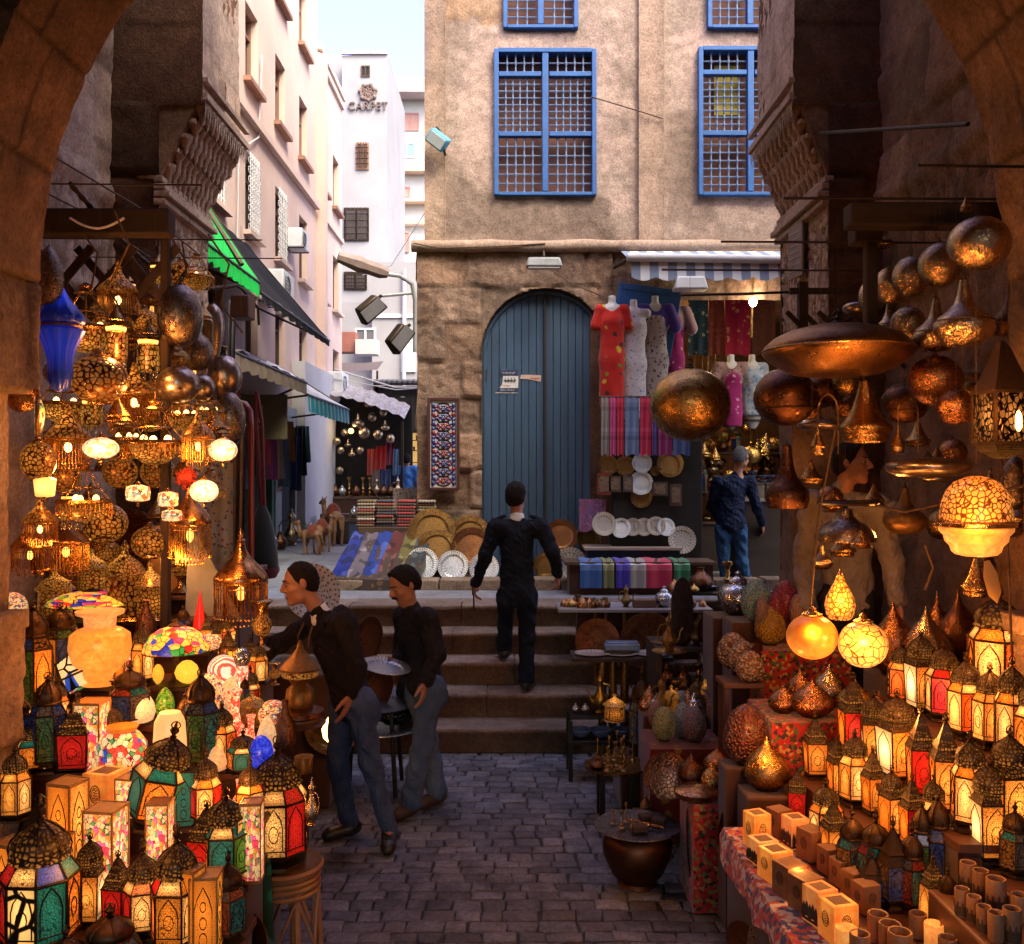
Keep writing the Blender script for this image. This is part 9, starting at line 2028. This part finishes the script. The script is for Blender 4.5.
HP='plates hung on the dark cabinet below the scarves'
for px,py,w_,k,lab in((608,465,20,'plate_brass','small brass plate first under the scarves'),(625,466,20,'plate_brass','small brass plate second under the scarves'),(642,463,20,'plate_silver','half hidden silver dish under the wide blue scarf'),(641,483,24,'plate_silver','bright silver plate hanging lowest under the scarves'),(655,471,10,'plate_brass','tiny brass plate between two larger ones'),(670,464,27,'plate_brass','largest brass plate under the scarves'),(641,497,22,'plate_brass','dim plate below the bright silver one')):put(P[k],lab,'plate',W(px,py,10.25 if py<490 else 10.27),w_*10.25/F,0,HP,(R(86),0,0))
m=MB();m.bx(fx(598),fx(690),FD-.66,FD-.62,1.6,2.6);o=m.build('display_board',M['wood'],bevel=.004);tag(o,'dark brown board carrying small pictures and plates under the scarves','board')
for px,py,w_,h_,c,lab in((604,484,14,22,(.20,.03,.02),'red folder leaning by the blue door'),(615,484,12,16,(.12,.07,.05),'small brown framed picture under the brass plates'),(628,484,10,16,(.08,.07,.09),'small grey framed picture under the brass plates'),(660,489,16,14,(.10,.06,.05),'low brown framed picture beside the silver plate'),(676,495,12,22,(.09,.05,.04),'brown carved board at the end of the display')):
 d_=10.22;p=W(px,py,d_);f0=empty('small_picture',lab,'picture',p);hw_,hh_=w_*d_/F/2,h_*d_/F/2;m=MB();m.bx(-hw_,hw_,0,.02,-hh_,hh_);m.build('board',pmat('pic_%d'%px,c,tuple(x*.6 for x in c),scale=14),f0);m=MB();m.bx(-hw_*.7,hw_*.7,-.006,-.001,-hh_*.7,hh_*.7);m.build('picture',fabric('picface_%d'%px,(.2,.14,.1),cells=[(.05,.04,.04),(.22,.14,.08)],cscale=40),f0)
fc=W(590,520,10.3);hanging_cloth('flowered_cloth','pink and blue flowered cloth hung beside the blue door','cloth',W(579,510,10.3).x,W(606,510,10.3).x,W(0,531,10.3).z,W(0,499,10.3).z,10.3,fabric('pink_blue_flowers',(.25,.10,.24),cells=[(.35,.06,.2),(.06,.10,.32),(.3,.2,.34),(.05,.16,.2)],cscale=26))
pr=W(640,546,10.3);pt=empty('plate_table','dark draped table with a shelf of upright plates before the shop','table',(pr.x,10.3,1));zt2=pr.z
m=MB();m.bx(-.62,.42,-.22,.26,zt2-1.03,zt2-1.0);m.build('tabletop',pmat('pale_board',(.34,.26,.22),(.26,.2,.17),scale=6),pt,bevel=.004);m=MB();m.bx(-.58,.4,-.18,.24,0,zt2-1.03);m.build('drape',fabric('navy_drape',(.015,.02,.045)),pt)
RK='plates standing upright on the draped table'
for px,py,w_,k,lab in((604,521,24,'plate_white','cream plate at the near front of the plate table'),(619,517,24,'plate_white','brown rimmed plate behind the near cream one'),(632,515,24,'plate_white','brown rimmed plate third in the back line'),(646,516,22,'plate_white','brown rimmed plate fourth in the back line'),(659,514,22,'plate_white','brown rimmed plate fifth in the back line'),(673,514,22,'plate_brass','gold plate last in the back line'),(621,525,20,'plate_silver','silvery plate in the front line, first'),(633,524,18,'plate_white','cream plate in the front line, second'),(644,524,18,'plate_white','cream plate in the front line, third'),(656,523,19,'plate_white','white circled plate in the front line, fourth'),(666,524,18,'plate_silver','silvery plate in the front line, last')):
 put(P[k],lab,'plate',W(px,py+3,10.4 if 'back' in lab or 'behind' in lab else 10.22),w_*10.3/F,0,RK,(R(78),0,R(random.uniform(-15,15))))
s2=W(640,566,9.9);st2=empty('scarf_table','low table draped with coloured scarves before the plate table','table',(s2.x,9.9,1));zz=W(0,560,9.9).z-1
m=MB();m.bx(-.8,.75,-.24,.24,zz-.03,zz);m.build('tabletop',M['wood'],st2);m=MB();m.bx(-.75,.72,-.2,.22,0,zz-.03);m.build('drape',cloth_dark,st2)
for a,b,c,lab in((580,602,(.04,.10,.30),'dark blue scarf draped at the near end of the low table'),(603,614,(.16,.17,.08),'olive scarf draped over the low table'),(616,630,(.05,.035,.34),'violet blue scarf draped over the low table'),(630,646,(.30,.28,.28),'pale grey fringed scarf draped over the low table'),(646,672,(.42,.03,.08),'crimson and pink scarf draped over the low table'),(674,690,(.03,.16,.08),'small green cloth folded on the low table')):
 p,q=W(a,565,9.64),W(b,588,9.64);m=MB();n,k_=8,8
 for i in range(n+1):
  for j in range(k_+1):
   u,v=i/n,j/k_;x=p.x+(q.x-p.x)*u;
   if v<.45:m.v.append((x,10.1-.46*v/.45,zz+1.006+.008*math.sin(u*7+v*5)))
   else:m.v.append((x,9.635-.012*math.sin(u*9),zz+1.0-(zz+1-q.z)*(v-.45)/.55))
 for i in range(n):
  for j in range(k_):r__=i*(k_+1)+j;m.f.append((r__,r__+1,r__+k_+2,r__+k_+1))
 tag(m.build('scarf',fabric('tscarf_%d'%a,c,stripes=[c,c,c,tuple(min(.6,x_*1.4+.05)for x_ in c)],sscale=3,sdir='Z')),lab,'scarf','scarves draped over the low table')
bw=empty('goods_shelf','back shop shelves behind the man in the navy jacket','shelf',(2.6,12.2,1))
for z in(.62,1.0,1.5):m=MB();m.bx(-.95,1.1,-.3,.25,z-.03,z);m.build('board',M['wood'],bw)
m=MB();m.bx(-.95,1.1,-.28,.25,0,.59);m.build('front',M['timber'],bw)
gl_=random.Random(44);
sk=[('darkhex','dim Moroccan lantern'),('ewer','brass ewer'),('onion_brass','brass onion lamp'),('candlestick','tall brass candlestick'),('gourd','dark pot'),('darksq','dim square lantern'),('lampot','pewter pot')]
col_=['behind the navy jacket','above the plate tray','at the post','next to the open side','in the middle','near the mosaic boxes','close to the bare bulb','at the inner corner','by the stair side','behind the front pieces','over the drawers','beside the hanging teardrop']
for z,lv in((.62,'lowest'),(1.0,'middle'),(1.5,'top')):
 for i in range(11):
  k,nm=sk[(i*3+int(z*7))%7];s0=gl_.uniform(.14,.22);hz=.34 if k.startswith('dark')else gl_.uniform(.11,.16)
  put(P[k],f'{nm} on the {lv} back shelf {col_[i]}','shop goods',(2.6-.88+.19*i,12.2-.12+gl_.uniform(-.08,.08),1+z),(s0 if not k.startswith('dark')else.34,s0 if not k.startswith('dark')else.34,hz),gl_.uniform(0,6),'goods on the back shop shelves')
for i in range(40):
 px,py=gl_.uniform(690,800),gl_.uniform(425,478);d_=gl_.uniform(11.6,12.8)
 k=gl_.choice(['ball_gold','bell_brass','tear_silver','ball_gold','cage','mini']);w_=gl_.uniform(12,22)
 hang(k,px,py,w_,w_*1.1,d_,4.35,'gleaming brass lamp in the cluster hung from the back shop ceiling','lamp','brass lamps clustered under the back shop ceiling')
bx2=empty('box_counter','low counter of inlaid boxes beside the man in the navy jacket','counter',(W(770,560,11).x,11,1));zc2=W(0,498,11).z-1
m=MB();m.bx(-.45,.38,-.25,.25,zc2-.03,zc2);m.build('tabletop',pmat('pale_board',(.34,.26,.22)),bx2);m=MB();m.bx(-.42,.36,-.22,.22,0,zc2-.03);m.build('front',M['timber'],bx2)
for i in range(5):
 ib=empty('inlaid_box',('dark inlaid box at the jacket end of the counter','narrow inlaid box second on the counter','square inlaid box in the middle of the counter','dark inlaid box fourth on the counter','tall pale inlaid box at the post')[i],'box',(bx2.location.x-.34+.165*i,10.92,1+zc2),group='inlaid boxes on the low counter');hb=.30 if i==4 else.16
 m=MB();m.box(0,0,hb/2,.14,.14,hb);m.build('body',fabric('inlay_%d'%(i%2),(.16,.12,.10),cells=[(.04,.03,.03),(.3,.24,.18),(.1,.07,.05)],cscale=44),ib,bevel=.006);m=MB();m.box(0,0,hb+.008,.15,.15,.016);m.build('lid',M['wood'],ib,bevel=.003)
for i in range(9):
 put(P['bowl'],'small pale ceramic bowl in the pile above the inlaid boxes','bowl',(bx2.location.x-.2+.11*(i%4),11.05-.04*(i%2),1+zc2+.17+.055*(i//4)),.11,0,'pale bowls piled above the inlaid boxes')
lh=empty('hung_lantern','dark many sided lantern hung behind the navy jacket','lantern',W(698,480,11.4));
o=put(P['darkhex'],'large dark lantern in the back shop beside the navy jacket','lantern',W(698,500,11.3),(.55,.55,.62))
bpy.data.objects.remove(lh)
dg=empty('iron_table','dark iron table of bowls and trays at the feet of the navy jacket man','table',(W(705,600,9.0).x,9.0,1.0));zi=W(0,590,9.0).z-1
m=MB();m.bx(-.35,.5,-.25,.25,zi-.02,zi);m.build('tabletop',M['black'],dg)
for a in(-.32,.46):
 for b in(-.22,.22):m=MB();m.bx(a-.015,a+.015,b-.015,b+.015,0,zi-.02);m.build('leg',M['black'],dg)
kk=['cloche','plate_grey','gourd','bowl','candlestick','onion_dark','cloche']
pos_=['stair end','second place','third place','middle','fifth place','sixth place','seller end']
for i in range(7):
 s0=.13+.05*(i%3);put(P[kk[i]],f'dark metal vessel on the iron table, {pos_[i]}','vessel',(dg.location.x-.3+.125*i,8.95+.06*(i%2),1+zi),(s0,s0,s0*.8),0,'vessels on the iron table')
put(P['onion_brass'],'gold wire trinket glinting at the end of the iron table','trinket',(W(690,585,9).x,8.8,1+zi),(.1,.1,.1))
# far end of the alley
fs=empty('lamp_stall','alley stall with a pale pleated canopy over hanging silver lamps','stall',(W(375,500,21).x,21,1))
m=MB()
for i in range(15):
 for j in range(5):m.v.append((-.95+1.7*i/14,-.9+1.2*j/4,2.85-.5*(i/14)**1.5+.35*j/4+.04*(i%2)))
for i in range(14):
 for j in range(4):p=i*5+j;m.f.append((p,p+5,p+6,p+1))
m.build('canopy',pmat('pale_pleats',(.40,.38,.38),(.2,.15,.13),scale=6,stretch=(4,1,1)),fs,smooth=False)
for x in(-.9,.7):m=MB();m.tube([(x,-.85,0),(x,-.85,2.7-.4*(x>0))],.03,6);m.build('pole',M['iron'],fs)
m=MB();m.bx(-.9,.7,-.6,.2,.65,.7);m.build('counter',M['wood'],fs);m=MB();m.bx(-.88,.68,-.58,.2,0,.65);m.build('counter_drape',cloth_dark,fs)
m=MB();m.bx(-1.0,.8,.3,.35,0,2.9);m.build('back_cloth',M['dark'],fs)
fl_=random.Random(9)
places=[(358,420,13),(364,432,12),(372,417,9),(369,402,10),(378,434,10),(337,441,8),(348,443,7),(345,432,8),(341,450,7),(352,452,8),(360,450,8),(340,470,8),(385,425,9),(390,438,9),(383,412,8)]
for i,(px,py,w_)in enumerate(places):hang('tear_silver' if i%3==0 else 'ball_silver',px,py,w_,w_*1.25,20.3+.1*(i%4),3.7,'bright silver lamp in the bunch hanging at the far alley stall','lamp','silver lamps bunched at the far alley stall')
for i in range(10):put(P[fl_.choice(['candlestick','ewer_silver','lampot','gourd'])],'distant metal pot on the counter of the far alley stall','pot',(fs.location.x-.8+.15*i,20.6,1.7),(.2,.2,.22),fl_.uniform(0,6),'pots on the counter of the far alley stall')
for i,(px,py,w_,h_,c,lab)in enumerate(((372,462,9,26,(.45,.05,.03),'orange red garment hung at the far alley stall'),(381,458,10,24,(.50,.02,.02),'scarlet garment hung at the far alley stall'),(390,452,8,26,(.30,.02,.06),'dark crimson garment hung at the far alley stall'),(386,480,10,22,(.04,.06,.18),'navy garment hung low at the far alley stall'),(396,462,6,26,(.10,.22,.40),'light blue garment hung at the far alley stall'),(376,480,8,20,(.20,.17,.16),'grey garment hung low at the far alley stall'))):
 d_=20.6;p,q=W(px-w_/2,py-h_/2,d_),W(px+w_/2,py+h_/2,d_);hanging_cloth('garment',lab,'garment',p.x,q.x,q.z,p.z,d_,fabric('garm_%d'%i,c),fold=.05,nf=2,group='garments hung at the far alley stall')
lamp('bulb',W(350,430,20.2),5,(1,.75,.4),.05)
m=MB();m.ball((0,0,0),.06,8);o=m.build('stall_bulb',bulb_m,loc=W(351,431,20.1));tag(o,'bright bare bulb at the far alley stall','lamp')
dt=empty('goods_table','cluttered low table of dark goods halfway up the alley','table',(W(388,500,14.5).x,14.5,1))
m=MB();m.bx(-.55,.45,-.4,.4,.5,.55);m.build('tabletop',M['wood'],dt);m=MB();m.bx(-.53,.43,-.38,.4,0,.5);m.build('drape',fabric('blue_grey_drape',(.06,.08,.13)),dt)
for i in range(12):put(P[fl_.choice(['candlestick','lampot','gourd','cloche','bowl'])],'small dark ware on the cluttered alley table','ware',(dt.location.x-.48+.16*(i%6),14.3+.25*(i//6),1.55),(.15,.15,.16),fl_.uniform(0,6),'wares on the cluttered alley table')
ga=random.Random(15);gc=[((.34,.04,.06),'red'),((.04,.07,.2),'navy'),((.4,.36,.34),'pale'),((.05,.2,.16),'sea green'),((.36,.2,.05),'ochre'),((.2,.04,.14),'plum'),((.03,.03,.035),'black'),((.14,.2,.36),'sky blue')]
for i in range(16):
 y=10.9+.42*i;c,nm=gc[(i*5)%8];zt_=3.1-.25*ga.random();L=ga.uniform(.6,1.1)
 hanging_cloth('garment',f'{nm} garment hung outside the dark shopfronts, '+('near the tower' if i<5 else 'under the sign' if i<10 else 'by the green door frame' if i<13 else 'next to the white shop wall'),'garment',WX+.18+.1*ga.random(),WX+.5,zt_-L,zt_,y,fabric('garm_'+nm.replace(' ','_'),c),dirv=(.6,.8,0),fold=.04,nf=2,group='garments hung along the alley shopfronts')
for i in range(10):
 y=12.0+.8*i;s0=ga.uniform(.2,.34);put(P[('gourd','ewer_silver','plate_brass','lampot')[i%4]],('dark jar','silver ewer','brass dish','pewter pot')[i%4]+' on the alley floor before the shopfronts, '+('near the toy camels' if 2<i<7 else 'in the shade of the tower' if i<3 else 'near the low crate'),'ware',(-3.75+.12*ga.random(),y,1.003),(s0,s0,s0),0,'wares on the alley floor')
leather=pmat('camel_leather',(.30,.15,.07),(.2,.09,.045),scale=12,rough=.6)
def camel():
 o=empty('toy_camel');S=SDF((-.5,-.2,-.02),(.5,.2,.8),.012)
 S.ell((0,0,.42),(.20,.095,.11),None,.02);S.ell((-.01,0,.53),(.07,.05,.08),None,.05)
 S.cone((.16,0,.43),(.26,0,.38),.07,.05,.03);S.cone((.26,0,.38),(.33,0,.62),.045,.032,.03);S.cone((.32,0,.64),(.43,0,.61),.042,.026,.02)
 for s in(-1,1):
  S.cone((.14,s*.06,.40),(.15,s*.06,.2),.045,.024,.02);S.cone((.15,s*.06,.2),(.14,s*.06,.02),.024,.02,.01);S.cone((-.15,s*.06,.40),(-.19,s*.06,.24),.05,.026,.02);S.cone((-.19,s*.06,.24),(-.16,s*.06,.02),.024,.02,.01);S.cone((.31,s*.02,.67),(.29,s*.035,.72),.012,.006,.005)
 S.cone((-.2,0,.42),(-.25,0,.25),.014,.01,.01);q=bpy.data.objects.new('body',S.mesh('body',leather));COL.objects.link(q);q.parent=o
 m=MB();m.lathe([(.001,.64),(.07,.60),(.11,.52),(.115,.44)],12,m=Matrix.Diagonal((1,.98,1)).to_3x3(),c=(-.01,0,-.01));m.build('saddle_cloth',fabric('saddle_cloth',(.22,.05,.03)),o);return o
cm_=camel()
for px,py,d_,s0,rz,lab in((333,540,16.0,1.15,2.2,'tallest brown leather toy camel near the shopfront'),(322,548,14.6,.85,1.2,'middle brown leather toy camel'),(312,548,14.2,.75,2.8,'smallest leather toy camel nearest the hanging bag')):p=W(px,py,d_);put(cm_,lab,'toy camel',(p.x,p.y,1.0),s0,rz,'toy camels standing in the alley')
m=MB();m.box(0,0,.2,.34,.3,.4);o=m.build('small_stool',M['timber'],loc=(W(347,530,16.5).x,16.5,1),bevel=.02);tag(o,'dark little seat beside the toy camels','seat')
for pts,r__,lab in(([(-4.1,22,4.6),(-2.6,21,4.1),(-1.15,19,3.9)],.02,'pale pipe-like cable slung low across the alley'),([(-4.1,20.5,4.3),(-2.5,20.5,4.0),(-1.15,20.5,4.1)],.012,'thin pale cable below the thicker alley cable'),([(-4.1,26,7.6),(-2.8,22,7.0),(-1.15,16,7.1)],.008,'thin wire high across the alley before the grey tower')):
 tag(MB().tube(pts,r__,5).build('overhead_cable',M['white_plaster']),lab,'cable')
for k,o in list(P.items()):
 if o is not None and o.name not in USED:
  for c in list(o.children_recursive):bpy.data.objects.remove(c)
  bpy.data.objects.remove(o)
if cm_.name not in USED:pass
